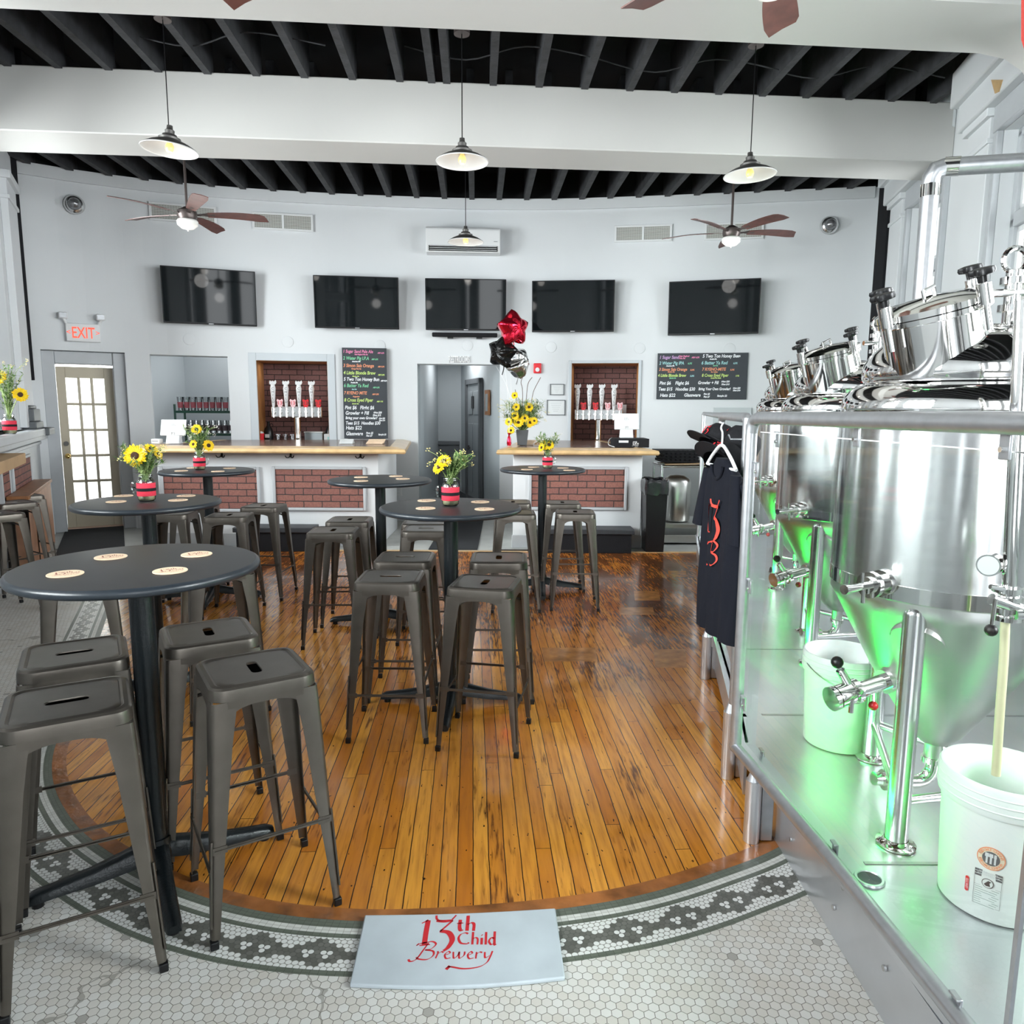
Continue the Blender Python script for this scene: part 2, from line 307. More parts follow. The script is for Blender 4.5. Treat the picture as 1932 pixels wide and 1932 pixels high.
# ------------------------------------------------------------------ mesh builder
class M:
    def __init__(s): s.v = []; s.f = []; s.m = []; s.uv = None
    def add(s, vs, fs, mi=0, T=None):
        o = len(s.v); s.v += [tuple(T @ Vector(p)) if T else tuple(p) for p in vs]
        s.f += [tuple(i+o for i in f) for f in fs]; s.m += [mi]*len(fs); return s
    def box(s, c, d, mi=0, T=None, taper=1):
        x, y, z = (k/2 for k in d); cx, cy, cz = c; t = taper
        vs = [(cx+a*x*(t if e > 0 else 1), cy+b_*y*(t if e > 0 else 1), cz+e*z) for e in (-1, 1) for a, b_ in ((-1, -1), (1, -1), (1, 1), (-1, 1))]
        return s.add(vs, [(3, 2, 1, 0), (4, 5, 6, 7), (0, 1, 5, 4), (1, 2, 6, 5), (2, 3, 7, 6), (3, 0, 4, 7)], mi, T)
    def b2(s, a, b, mi=0, T=None):
        return s.box([(a[i]+b[i])/2 for i in range(3)], [abs(b[i]-a[i]) for i in range(3)], mi, T)
    def loft(s, rings, closed=True, caps=(1, 1), mi=0, T=None):
        n = len(rings[0]); vs = [p for r in rings for p in r]; fs = []
        for i in range(len(rings)-1):
            for j in range(n if closed else n-1):
                k = (j+1) % n; fs.append((i*n+j, i*n+k, (i+1)*n+k, (i+1)*n+j))
        if caps[0]: fs.append(tuple(range(n-1, -1, -1)))
        if caps[1]: fs.append(tuple((len(rings)-1)*n+j for j in range(n)))
        return s.add(vs, fs, mi, T)
    def lathe(s, prof, n=32, o=(0, 0, 0), T=None, mi=0, caps=(0, 0)):
        rings = [[(o[0]+r*math.cos(2*PI*j/n), o[1]+r*math.sin(2*PI*j/n), o[2]+z) for j in range(n)] for r, z in prof]
        return s.loft(rings, True, caps, mi, T)
    def cyl(s, a, b, r, r2=None, n=16, mi=0, cap=True):
        a = Vector(a); b = Vector(b); r2 = r if r2 is None else r2
        return s.tube([a, b], r, n, mi, radii=[r, r2], cap=cap)
    def tube(s, pts, r, n=10, mi=0, radii=None, cap=True, T=None):
        pts = [Vector(p) for p in pts]; rings = []; up = None
        for i, p in enumerate(pts):
            d = (pts[min(i+1, len(pts)-1)]-pts[max(i-1, 0)]).normalized()
            if up is None:
                up = Vector((0, 0, 1)) if abs(d.z) < .9 else Vector((1, 0, 0))
            x = (up - d*up.dot(d)).normalized(); y = d.cross(x); up = x
            rr = radii[i] if radii else r
            rings.append([tuple(p + x*rr*math.cos(2*PI*j/n) + y*rr*math.sin(2*PI*j/n)) for j in range(n)])
        return s.loft(rings, True, (1, 1) if cap else (0, 0), mi, T)
    def sph(s, c, r, n=16, mi=0, sc=(1, 1, 1), T=None):
        prof = [(math.sin(PI*i/(n//2))*r, -math.cos(PI*i/(n//2))*r) for i in range(n//2+1)]
        prof[0] = (r*1e-3, -r); prof[-1] = (r*1e-3, r)
        rings = [[(c[0]+q*math.cos(2*PI*j/n)*sc[0], c[1]+q*math.sin(2*PI*j/n)*sc[1], c[2]+z*sc[2]) for j in range(n)] for q, z in prof]
        return s.loft(rings, True, (1, 1), mi, T)
    def prism(s, poly, z0, z1, mi=0, T=None):
        return s.loft([[(x, y, z0) for x, y in poly], [(x, y, z1) for x, y in poly]], True, (1, 1), mi, T)
    def plate(s, poly, y0, y1, mi=0, T=None):     # outline in x,z given thickness in y
        return s.loft([[(x, y1, z) for x, z in poly], [(x, y0, z) for x, z in poly]], True, (1, 1), mi, T)
    def torus(s, c, Rr, r, n=32, k=10, mi=0, T=None, axis='z'):
        rings = []
        for i in range(n+1):
            a = 2*PI*i/n; rg = []
            for j in range(k):
                b = 2*PI*j/k; q = Rr+r*math.cos(b); p = (q*math.cos(a), q*math.sin(a), r*math.sin(b))
                if axis == 'y': p = (p[0], p[2], p[1])
                if axis == 'x': p = (p[2], p[0], p[1])
                rg.append((c[0]+p[0], c[1]+p[1], c[2]+p[2]))
            rings.append(rg)
        return s.loft(rings, True, (0, 0), mi, T)
    def build(s, name, mats, parent=None, smooth=40, bevel=0, seg=2, loc=None, rz=0):
        me = bpy.data.meshes.new(name); me.from_pydata(s.v, [], s.f)
        mats = mats if isinstance(mats, (list, tuple)) else [mats]
        for m_ in mats: me.materials.append(m_)
        me.polygons.foreach_set('material_index', s.m)
        if s.uv:
            l = me.uv_layers.new(name='UVMap')
            for i, lp in enumerate(me.loops): l.data[i].uv = s.uv[lp.vertex_index]
        me.validate()
        if smooth:
            me.shade_smooth(); me.set_sharp_from_angle(angle=R(smooth))
        me.update()
        o = bpy.data.objects.new(name, me); COL.objects.link(o)
        if parent: o.parent = parent
        if loc: o.location = loc
        o.rotation_euler.z = rz
        if bevel:
            b = o.modifiers.new('bevel', 'BEVEL'); b.width = bevel; b.segments = seg; b.limit_method = 'ANGLE'; b.angle_limit = R(40)
        return o
def tag(o, label, cat, group=None, kind=None):
    if label: o['label'] = label
    if cat: o['category'] = cat
    if group: o['group'] = group
    if kind: o['kind'] = kind
    return o
def struct(o): o['kind'] = 'structure'; return o
def thing(name, label, cat, loc=(0, 0, 0), rz=0, group=None):
    o = bpy.data.objects.new(name, None); o.empty_display_size = .1; COL.objects.link(o); o.location = loc; o.rotation_euler.z = rz
    return tag(o, label, cat, group)
def kids(o): return [c for c in bpy.data.objects if c.parent == o]
TREE = {}
def dup(o, loc=None, rz=None, label=None, parent=None):
    if o not in TREE: TREE[o] = kids(o)
    c = o.copy(); COL.objects.link(c)
    if parent: c.parent = parent
    if loc is not None: c.location = loc
    if rz is not None: c.rotation_euler.z = rz
    if label: c['label'] = label
    for k in TREE[o]: dup(k, parent=c)
    return c
def crm(pts, n=8):                                # Catmull-Rom through points (any dimension)
    out = []; P = [Vector(p) for p in pts]
    for i in range(len(P)-1):
        p0 = P[max(i-1, 0)]; p1 = P[i]; p2 = P[i+1]; p3 = P[min(i+2, len(P)-1)]
        for k in range(n):
            t = k/n; out.append(.5*((2*p1)+(p2-p0)*t+(2*p0-5*p1+4*p2-p3)*t*t+(3*p1-p0-3*p2+p3)*t**3))
    out.append(P[-1]); return out
def txt(s, size, mats, parent, name='lettering', T=Matrix(), align='LEFT', ext=.001, shear=0, fn=None, bold=0, spacing=1, sx=1):
    c = bpy.data.curves.new('t', 'FONT'); c.body = s; c.size = size; c.align_x = align; c.extrude = ext if not fn else 0; c.shear = shear
    c.offset = bold; c.space_character = spacing; c.resolution_u = 3
    o = bpy.data.objects.new('t', c); COL.objects.link(o)
    bpy.context.view_layer.update()
    me = bpy.data.meshes.new_from_object(o.evaluated_get(bpy.context.evaluated_depsgraph_get()))
    bpy.data.objects.remove(o); bpy.data.curves.remove(c)
    for v in me.vertices:
        p = v.co.copy(); p.x *= sx; v.co = Vector(fn(p.x, p.y)) if fn else T @ p
    me.materials.clear(); me.materials.append(mats)
    o = bpy.data.objects.new(name, me); COL.objects.link(o); o.parent = parent; return o
def face_y(x, y, z): return Matrix.Translation((x, y, z)) @ Matrix.Rotation(PI/2, 4, 'X')      # text plane facing -Y
def pen(mb, strokes, fn, wmax=.16, wmin=.03, ang=40, mi=0, n=8):
    # calligraphic broad-pen strokes: ribbon whose width depends on its direction
    pa = Vector((math.cos(R(ang)), math.sin(R(ang))))
    for st in strokes:
        k = 1
        if isinstance(st, tuple) and isinstance(st[0], (int, float)): k = st[0]; st = st[1]
        P = crm([(a, b, 0) for a, b in st], n) if len(st) > 2 else [Vector((a, b, 0)) for a, b in st]
        L_, R_ = [], []
        for i, p in enumerate(P):
            d = (P[min(i+1, len(P)-1)]-P[max(i-1, 0)]); d = Vector((d.x, d.y)).normalized() if d.length else Vector((1, 0))
            nrm = Vector((-d.y, d.x)); wd = (wmin+(wmax-wmin)*abs(nrm.dot(pa)))*k/2
            L_.append((p.x+nrm.x*wd, p.y+nrm.y*wd)); R_.append((p.x-nrm.x*wd, p.y-nrm.y*wd))
        m = len(P); vs = [fn(*q) for q in L_]+[fn(*q) for q in R_]
        mb.add(vs, [(i, i+1, m+i+1, m+i) for i in range(m-1)], mi)
# calligraphic letters as pen strokes; unit x-height 1
G13 = [(1.5, [(.0, 2.15), (.28, 2.35), (.42, 2.5)]), (2.3, [(.42, 2.45), (.40, 1.3), (.42, .1)]), (1, [(.1, .02), (.8, .12)]),
       (1.0, [(.95, 2.95), (1.0, 2.6), (1.25, 2.45), (2.0, 2.5), (2.15, 2.65), (2.35, 3.0)]), (1.6, [(1.0, 2.4), (1.6, 2.32), (2.15, 2.45)]),
       (1.2, [(2.15, 2.45), (1.75, 1.9), (1.35, 1.35)]), (2.4, [(1.35, 1.4), (1.95, 1.25), (2.25, .6), (2.05, -.1), (1.75, -.45)])]
GTH = [(1.4, [(.3, 1.5), (.28, .6), (.4, .12), (.65, .15)]), (.8, [(.0, 1.0), (.6, 1.08)]), (1.4, [(1.0, 2.0), (1.0, 1.0), (1.0, .05)]),
       (1.2, [(1.0, .85), (1.35, 1.1), (1.6, .9), (1.6, .05)]), (.6, [(.85, 2.0), (1.15, 2.05)])]
GCHILD = [(1.2, [(1.2, 1.6), (.9, 1.75), (.4, 1.5), (.2, .9), (.5, .2), (1.2, .1), (1.35, .3)]), (1.2, [(1.75, 1.9), (1.75, 0)]), (1, [(1.75, .8), (2.05, 1.05), (2.3, .8), (2.3, 0)]),
          (1.3, [(2.75, 1.0), (2.75, 0)]), (1.2, [(2.72, 1.45), (2.8, 1.38)]), (1.2, [(3.2, 1.9), (3.2, 0)]), (1.1, [(4.1, .9), (3.8, 1.05), (3.55, .5), (3.8, 0), (4.1, .2)]), (1.3, [(4.15, 2.0), (4.15, .1), (4.35, .05)])]
GBREW = [(1.2, [(.2, 2.2), (.05, 1.9), (.3, 2.15), (.9, 2.4)]), (1.2, [(1.1, 2.3), (.7, 1.2), (.2, -.1), (-.3, -.4), (-.5, -.1)]), (1.1, [(.6, 2.2), (1.4, 2.5), (1.8, 2.1), (1.4, 1.4), (.9, 1.25), (1.6, 1.1), (1.7, .5), (1.2, -.1), (.4, -.05), (.2, .2)]),
         (1, [(2.0, 1.0), (2.1, .9), (1.95, .05)]), (1, [(2.1, .7), (2.4, 1.0), (2.6, .9)]), (1, [(2.75, .5), (3.2, .8), (3.05, 1.05), (2.75, .6), (2.9, .05), (3.3, .15)]),
         (1, [(3.5, 1.0), (3.6, .1), (3.95, .5), (4.05, 1.0), (4.1, .1), (4.5, .5), (4.55, 1.05)]), (1, [(4.85, .5), (5.25, .8), (5.1, 1.05), (4.85, .6), (5.0, .05), (5.4, .15)]),
         (1, [(5.65, 1.0), (5.6, .05)]), (1, [(5.65, .7), (5.95, 1.0), (6.15, .9)]), (1.1, [(6.4, 1.0), (6.45, .2), (6.85, .5)]), (1.2, [(7.1, 1.15), (6.9, .3), (6.6, -.5), (5.9, -1.1), (4.6, -1.35), (3.4, -1.1), (3.0, -1.25)]), (3, [(3.05, -1.15), (3.3, -1.3)])]
def logo(mb, fn, k=1, mi=0):
    pen(mb, G13, lambda x, y: fn(x*k, y*k), .17, .05, 30, mi)
    pen(mb, GTH, lambda x, y: fn((2.45+x*.75)*k, (1.4+y*.75)*k), .26, .06, 30, mi)
    pen(mb, GCHILD, lambda x, y: fn((2.55+x*.62)*k, (.15+y*.62)*k), .24, .05, 30, mi)
    pen(mb, GBREW, lambda x, y: fn((-.1+x*.72)*k, (-1.15+y*.62)*k), .20, .05, 45, mi)

# ================================================================== structure
ZC = 4.4
# ---- floor: wood oval with mosaic border, white hex tile around, concrete at the far end
BP = [(-4.45, 8.03), (-3.62, 6.5), (-2.92, 5.0), (-2.45, 3.95), (-2.09, 3.12), (-1.72, 2.635), (-1.31, 2.325), (-.9, 2.133), (-.5, 2.061), (-.07, 2.085), (.35, 2.165), (.7, 2.305), (1.05, 2.51), (1.5, 2.95), (1.9, 3.6), (2.3, 4.9), (2.8, 6.4), (3.2, 8.03)]
BC = [Vector((p.x, p.y)) for p in crm([(a, b, 0) for a, b in BP], 10)]
def offset_curve(C, d):
    out = []
    for i, p in enumerate(C):
        t = (C[min(i+1, len(C)-1)]-C[max(i-1, 0)]).normalized(); out.append(p+Vector((t.y, -t.x))*d)
    return out
arc = [0]
for i in range(1, len(BC)): arc.append(arc[-1]+(BC[i]-BC[i-1]).length)
fl = M(); n = len(BC); INN = offset_curve(BC, -.055)
fl.add([(p.x, p.y, 0) for p in INN], [tuple(range(n))], 0)
floor = struct(fl.build('floor', MWOOD, smooth=0))
edge = M(); edge.add([(p.x, p.y, .0) for p in INN]+[(p.x, p.y, 0) for p in BC], [(i, n+i, n+i+1, i+1) for i in range(n-1)])
MEDGE = mat('red_brown_edge_board', (.40, .14, .035), .22, var=.6, vscale=9, coat=.3, bump=.3, bscale=30)
edge.build('edge_board', MEDGE, floor, smooth=0)
bands = [(0, .033, MGTILE), (.033, .058, MWTILE), (.058, .076, MGTILE), (.076, .204, MDOTS), (.204, .224, MGTILE)]
for d0, d1, mm in bands:
    a, b = offset_curve(BC, d0), offset_curve(BC, d1); q = M()
    q.add([(p.x, p.y, 0) for p in a]+[(p.x, p.y, 0) for p in b], [(i, n+i, n+i+1, i+1) for i in range(n-1)])
    z0 = 0 if mm is not MDOTS else 0
    q.uv = [(arc[i], 0) for i in range(n)]+[(arc[i], d1-d0) for i in range(n)]
    q.build('mosaic_band', mm, floor, smooth=0)
OUTC = offset_curve(BC, .224); q = M()
RECT = [(-9, 8.03), (-9, -3), (6, -3), (6, 8.03)]
vs = [(p.x, p.y, 0) for p in OUTC]+[(-9, 8.03, 0), (-9, -3, 0), (6, -3, 0), (6, 8.03, 0)]
mid = n//2
q.add(vs, [tuple(range(mid, -1, -1))+(n, n+1), tuple([mid, n+1, n+2]), tuple([n-1-i for i in range(n-mid)])[::1]+(n+2, n+3)])
hexo = struct(q.build('floor_hex_tile', MHEX, smooth=0)); hexo.name = 'floor.001'
q = M(); q.b2((-9, 8.03, -.02), (6.5, 14.5, 0)); struct(q.build('floor', MCONC))
q = M(); q.b2((-9.5, -3.2, -.08), (6.5, 14.5, -.03)); struct(q.build('floor', MCONC))
tag(M().b2((-4.62, 8.0, 0), (3.42, 8.06, .006)).build('trim_1', MOAK), None, None, kind='structure')

MPATCH = mat('patch_board', (.47, .19, .045), .16, var=.45, vscale=14, coat=.12, bump=.1, bscale=25)
for (u0, v0, u1, v1) in ((1027, 1248, 1128, 1222), (1236, 1260, 1296, 1225), (1198, 1133, 1246, 1115), (1262, 1088, 1296, 1077), (1170, 1160, 1235, 1146)):
    P4 = [atz(u0, v0), atz(u1, v0), atz(u1-(u1-u0)*.05, v1), atz(u0-(u1-u0)*.05, v1)]; q = M(); q.prism([(p.x, p.y) for p in P4], 0, .0009); q.build('patch_board', MPATCH, floor, smooth=0)

# ---- curved back wall with openings
def op(u0, v0, u1, v1, zb=None):
    a = wp(u0, v0); b = wp(u1, v1); return [a.x, b.x, 0 if zb is None else zb, (a.z+b.z)/2]
H_DOOR = op(76, 660, 235, 664); H_SHELF = op(282, 668, 429, 673, 1.12); H_TAP1 = op(483, 680, 617, 682, 1.115)
H_HALL = op(787, 684, 943, 690); H_TAP2 = op(1079, 684, 1205, 687, 1.10); H_BACK = op(1481, 684, 1560, 684)
HOLES = [H_DOOR, H_SHELF, H_TAP1, H_HALL, H_TAP2, H_BACK]
def curved_wall(holes, z0, z1, th=.3, x0=-6.1, x1=5.1, off=0, mi=0):
    q = M(); xs = sorted(set([round(x0+(x1-x0)*i/56, 4) for i in range(57)]+[h[i] for h in holes for i in (0, 1)]))
    zs = sorted(set([z0, z1]+[h[i] for h in holes for i in (2, 3)]))
    def nrm(x): s = wslope(x); l = math.sqrt(1+s*s); return Vector((-s/l, 1/l, 0))
    def pt(x, z, o): p = Vector((x, wy(x), z))+nrm(x)*(o-off); return tuple(p)
    inh = lambda x, z: any(h[0]-1e-6 < x < h[1]+1e-6 and h[2]-1e-6 < z < h[3]+1e-6 for h in holes)
    for i in range(len(xs)-1):
        for k in range(len(zs)-1):
            xm, zm = (xs[i]+xs[i+1])/2, (zs[k]+zs[k+1])/2
            if inh(xm, zm): continue
            a, b, c, d = xs[i], xs[i+1], zs[k], zs[k+1]
            q.add([pt(a, c, 0), pt(b, c, 0), pt(b, d, 0), pt(a, d, 0), pt(a, c, th), pt(b, c, th), pt(b, d, th), pt(a, d, th)],
                  [(0, 1, 2, 3), (7, 6, 5, 4)], mi)
            for (dx, dz, f) in ((-1, 0, (3, 7, 4, 0)), (1, 0, (1, 5, 6, 2)), (0, -1, (0, 4, 5, 1)), (0, 1, (2, 6, 7, 3))):
                ii, kk = i+dx, k+dz
                edge_ = ii < 0 or ii >= len(xs)-1 or kk < 0 or kk >= len(zs)-1
                if edge_ or inh((xs[ii]+xs[ii+1])/2, (zs[kk]+zs[kk+1])/2):
                    o = len(q.v)-8; q.f.append(tuple(o+j for j in f)); q.m.append(mi)
    return q
struct(curved_wall([], ZC+.02, 4.9, x0=-6.1, x1=5.1, off=-.05).build('ceiling', MDECK, smooth=20))
struct(curved_wall(HOLES, 0, ZC+.02).build('wall_back', MW, smooth=20))
struct(curved_wall([], 4.28, 4.42, th=.03, x0=-5.8, x1=4.6, off=.035).build('trim_2', MW, smooth=20))

# ---- side walls: frames along a line, local x runs away from the front
def side_frame(side):
    if side == 'R': a, d = Vector((rx(-2.6), -2.6, 0)), Vector((.22, 1, 0)).normalized()
    else: a, d = Vector((lx(-2.6), -2.6, 0)), Vector((-.5, 1, 0)).normalized()
    nin = Vector((-d.y, d.x, 0)) if side == 'R' else Vector((d.y, -d.x, 0))
    Mx = Matrix(((d.x, nin.x, 0, a.x), (d.y, nin.y, 0, a.y), (0, 0, 1, 0), (0, 0, 0, 1)))
    k = math.sqrt(1.0484) if side == 'R' else math.sqrt(1.25)
    return Mx, (lambda y: (y+2.6)*k)             # local: x along wall, y into the room, z up
TR, sR = side_frame('R'); TL, sL = side_frame('L')
def wall_panels(name, T, s, wins, end, zs, zt, material, th=.3):
    q = M(); xs = sorted([s(y) for w_ in wins for y in w_]); cur = -.2
    for w_ in wins:
        a, b = s(w_[0]), s(w_[1]); q.b2((cur, -th, 0), (a, 0, 4.42), 0, T); q.b2((a, -th, 0), (b, 0, zs), 0, T); q.b2((a, -th, zt), (b, 0, 4.42), 0, T); cur = b
    q.b2((cur, -th, 0), (s(end), 0, 4.42), 0, T)
    o = M(); o.b2((-.2, -th, 4.42), (s(end), -.02, 4.95), 0, T); struct(o.build('ceiling', MDECK))
    return struct(q.build(name, material))
WR = [(-1.6, -.3), (.35, 1.75), (2.35, 3.85), (4.35, 6.07), (7.25, 8.3)]
WL = [(.3, 1.9), (2.3, 3.7), (4.1, 5.5), (5.95, 7.68)]
wall_panels('wall_right', TR, sR, WR, 10.3, 1.0, 3.78, MW)
wall_panels('wall_left', TL, sL, WL, 9.6, 1.34, 3.85, MW)
def window(k, T, s, a, b, zs, zt, tz, cols=3, rows=3):
    a, b = s(a), s(b); q = M(); F = .07
    for x0, x1, z0, z1 in ((a, a+F, zs, zt), (b-F, b, zs, zt), (a, b, zt-F, zt), (a, b, zs, zs+F), (a, b, tz-.06, tz+.06)):
        q.b2((x0, -.2, z0), (x1, -.1, z1), 0, T)
    w_ = struct(q.build('window_%d' % k, MTRIM, bevel=.008))
    q = M()
    for z0, z1, rr in ((zs+F, tz-.06, rows), (tz+.06, zt-F, 1)):
        for x0, x1, p, r_ in ((a+F, a+F+.045, z0, z1), (b-F-.045, b-F, z0, z1), (a+F, b-F, z0, z0+.045), (a+F, b-F, z1-.045, z1)): q.b2((x0, -.175, p), (x1, -.13, r_), 0, T)
        for i in range(1, cols): x = a+F+(b-a-2*F)*i/cols; q.b2((x-.011, -.165, z0), (x+.011, -.14, z1), 0, T)
        for i in range(1, rr): z = z0+(z1-z0)*i/rr; q.b2((a+F, -.165, z-.011), (b-F, -.14, z+.011), 0, T)
    q.build('sash', MWHITE, w_, bevel=.004)
    M().b2((a+F, -.155, zs+F), (b-F, -.15, zt-F), 0, T).build('window_pane', MGLASS, w_)
    M().b2((a-.1, -.12, zs-.05), (b+.1, .09, zs), 0, T).build('window_sill', MTRIM, w_, bevel=.01)
    return w_
for i, (a, b) in enumerate(WR): window(i+1, TR, sR, a, b, 1.0, 3.78, 3.09)
for i, (a, b) in enumerate(WL): window(i+6, TL, sL, a, b, 1.34, 3.85, 3.1)
# casings, pilasters with capitals, entablature on the right wall
tn = [3]
def trim(q, m_=MTRIM, bevel=.006):
    o = struct(q.build('trim_%d' % tn[0], m_, bevel=bevel)); tn[0] += 1; return o
def pilaster(T, s, y0, y1, z0=.0, zt=4.0, d=.07):
    q = M(); a, b = s(y0), s(y1)
    q.b2((a, 0, z0), (b, d, zt), 0, T); q.b2((a-.03, 0, zt-.08), (b+.03, d+.04, zt), 0, T); q.b2((a-.015, 0, zt-.28), (b+.015, d+.02, zt-.24), 0, T)
    trim(q, MW)
for y0, y1 in ((6.17, 6.62), (8.42, 8.86), (3.9, 4.3), (1.85, 2.25)): pilaster(TR, sR, y0, y1)
for y0, y1 in ((7.85, 8.4), (5.55, 5.9), (3.74, 4.06)): pilaster(TL, sL, y0, y1, 1.36, 4.0)
q = M(); a, b = sR(-2.2), sR(9.6)
for y0, y1 in ((-2.2, 6.66), (8.38, 9.0)): pass
q.b2((a, 0, 3.98), (sR(6.7), .14, 4.28), 0, TR); q.b2((a, 0, 4.2), (sR(6.74), .2, 4.5), 0, TR)
q.b2((sR(7.2), 0, 3.98), (sR(8.95), .14, 4.28), 0, TR); q.b2((sR(7.16), 0, 4.2), (sR(9.0), .2, 4.5), 0, TR); trim(q, MW, .015)
q = M()
for i, (y0, y1) in enumerate(WR[2:]): 
    a, b = sR(y0), sR(y1)
    q.b2((a-.07, 0, 1), (a, .05, 3.95), 0, TR); q.b2((b, 0, 1), (b+.07, .05, 3.95), 0, TR); q.b2((a-.07, 0, 3.78), (b+.07, .06, 3.98), 0, TR)
trim(q)
# peeled patch of bare board on the entablature
q = M(); P0 = sR(5.9)
q.plate([(P0-.10, 4.05), (P0+.12, 4.14), (P0+.02, 4.0), (P0-.05, 3.985)], .141, .147, 0, TR); trim(q, MOAK, 0)
# grey pilaster slab & black strips at both ends of the back wall
q = M(); q.b2((-5.86, 8.72, 1.9), (-5.75, 8.86, 4.42)); trim(q, MBLKM)
q = M(); q.b2((4.50, 9.15, 0), (4.55, 9.4, 4.42)); trim(q, MBLKM)  # shade of the recess gap in this corner, put in as a black box
# left wainscot, sill ledge, brick panels
q = M(); q.b2((sL(.2), 0, 0), (sL(9.0), .03, 1.2), 0, TL); q.b2((sL(.2), 0, 1.26), (sL(8.95), .18, 1.34), 0, TL); q.b2((sL(.2), 0, 1.13), (sL(8.95), .05, 1.17), 0, TL); q.b2((sL(.2), 0, 1.2), (sL(8.95), .12, 1.27), 0, TL); trim(q, MTRIM, .01)
q = M(); q.b2((sL(7.95), .0, 1.34), (sL(8.5), .14, 1.42), 0, TL); q.b2((sL(7.98), 0, 1.42), (sL(8.47), .12, 1.56), 0, TL); q.b2((sL(8.0), 0, 1.56), (sL(8.45), .09, 1.6), 0, TL); q.b2((sL(8.25), .02, 1.26), (sL(8.75), .22, 1.34), 0, TL); trim(q, MDARKG, .012)
for y0, y1 in ((5.6, 6.75), (6.95, 8.0)):
    # brick infill panels under the left windows
    T2 = TL @ Matrix.Translation((sL(y0), 0, 0)); l_ = sL(y1)-sL(y0); th_ = math.atan2(TL[1][0], TL[0][0])
    o = M().b2((0, .03, .42), (l_, .045, 1.04)).build('trim_%d' % tn[0], MBRICK); o.matrix_world = T2 if False else Matrix(((T2[0][0], T2[0][1], 0, T2[0][3]), (T2[1][0], T2[1][1], 0, T2[1][3]), (0, 0, 1, 0), (0, 0, 0, 1))); struct(o); tn[0] += 1
    q = M()
    for x0, x1, z0, z1 in ((-.03, 0, .39, 1.07), (l_, l_+.03, .39, 1.07), (0, l_, 1.04, 1.07), (0, l_, .39, .42)): q.b2((x0, .03, z0), (x1, .055, z1), 0, T2)
    trim(q)
# front wall behind the viewer
q = M(); x0, x1 = lx(-2.4)-.2, rx(-2.4)+.3
q.b2((x0, -2.7, 0), (x1, -2.4, .5)); q.b2((x0, -2.7, 3.9), (x1, -2.4, 4.75)); q.b2((-.5, -2.7, .5), (-.1, -2.4, 3.9)) if False else None
for xa in (x0, .05, 1.05, x1-.35): q.b2((xa, -2.7, .5), (xa+.3, -2.4, 3.9))
struct(q.build('wall_front', MW))
# gray jamb pilaster + baseboards at back wall
def wall_strip(x0, x1, z0, z1, t0, t1, m_, name=None):
    q = M(); k = 8
    f, r_ = [], []
    for i in range(k+1):
        x = x0+(x1-x0)*i/k; s_ = wslope(x); l_ = math.sqrt(1+s_*s_); nx, ny = s_/l_, -1/l_
        f.append((x+nx*t1, wy(x)+ny*t1)); r_.append((x+nx*t0, wy(x)+ny*t0))
    q.prism(f+r_[::-1], z0, z1)
    if name: return struct(q.build(name, m_))
    return trim(q, m_, .004)
wall_strip(-5.8, H_DOOR[0]-.02, 0, .17, 0, .03, MTRIM, 'baseboard_back')
wall_strip(H_HALL[1]+.02, .1, 0, .17, 0, .02, MTRIM, 'baseboard_back')
wall_strip(H_DOOR[1]+.02, -4.2, 0, .17, 0, .02, MTRIM, 'baseboard_back')

# ---- beams (white boxed), joists, deck
def slab(name, ya, yb, z0, z1, m_, xa=-7, xb=6.2):
    q = M(); f = lambda x, y: y+.078*x
    q.prism([(xa, f(xa, ya)), (xb, f(xb, ya)), (xb, f(xb, yb)), (xa, f(xa, yb))], z0, z1); return struct(q.build(name, m_))
def lint(ya): return (ya+.078*lx(ya)) 
def beam(ya, yb):
    # ends cut along the side walls
    def ends(y):
        xl = -5.83+.5*8.91; xl = (xl-.5*y)/(1+.039); xr = (4.66-.22*(9.72-y))/(1-.22*.078); return xl, xr
    (l0, r0), (l1, r1) = ends(ya), ends(yb)
    return [(l0, ya+.078*l0), (r0, ya+.078*r0), (r1, yb+.078*r1), (l1, yb+.078*l1)]
q = M(); q.prism(beam(6.85, 7.41), 3.897, 4.42); trim(q, MBEAM, .01)
# near beam with a rounded right-hand end
pb = beam(4.3, 4.86); e0 = Vector((2.78, 4.3+.078*2.78)); 
q = M(); cx, rr = 2.85, .25
rings = []
prof = [(-6.5, 3.897), (2.75, 3.897)] + [(2.75+.38*math.sin(a), 3.897-.38*(1-math.cos(a))) for a in (R(15), R(30), R(45), R(60), R(75), R(90))] + [(3.13, 3.3)]
prof = [(x, z) for x, z in prof]
lo = [(max(pb[0][0], -6.5), 3.897)]+prof[1:]
top = [(3.6, 3.3), (3.75, 4.6), (pb[0][0], 4.6)]
lo2 = [(pb[0][0], 3.897), (3.02, 3.897), (3.2, 3.87), (3.33, 3.80), (3.42, 3.68), (3.46, 3.5), (3.46, 0), (3.75, 0), (3.75, 4.42), (pb[0][0], 4.42)]
q.loft([[(x, 4.3+.078*x, z) for x, z in lo2], [(x, 4.86+.078*x, z) for x, z in lo2]], True, (1, 1))
trim(q, MBEAM, 0)
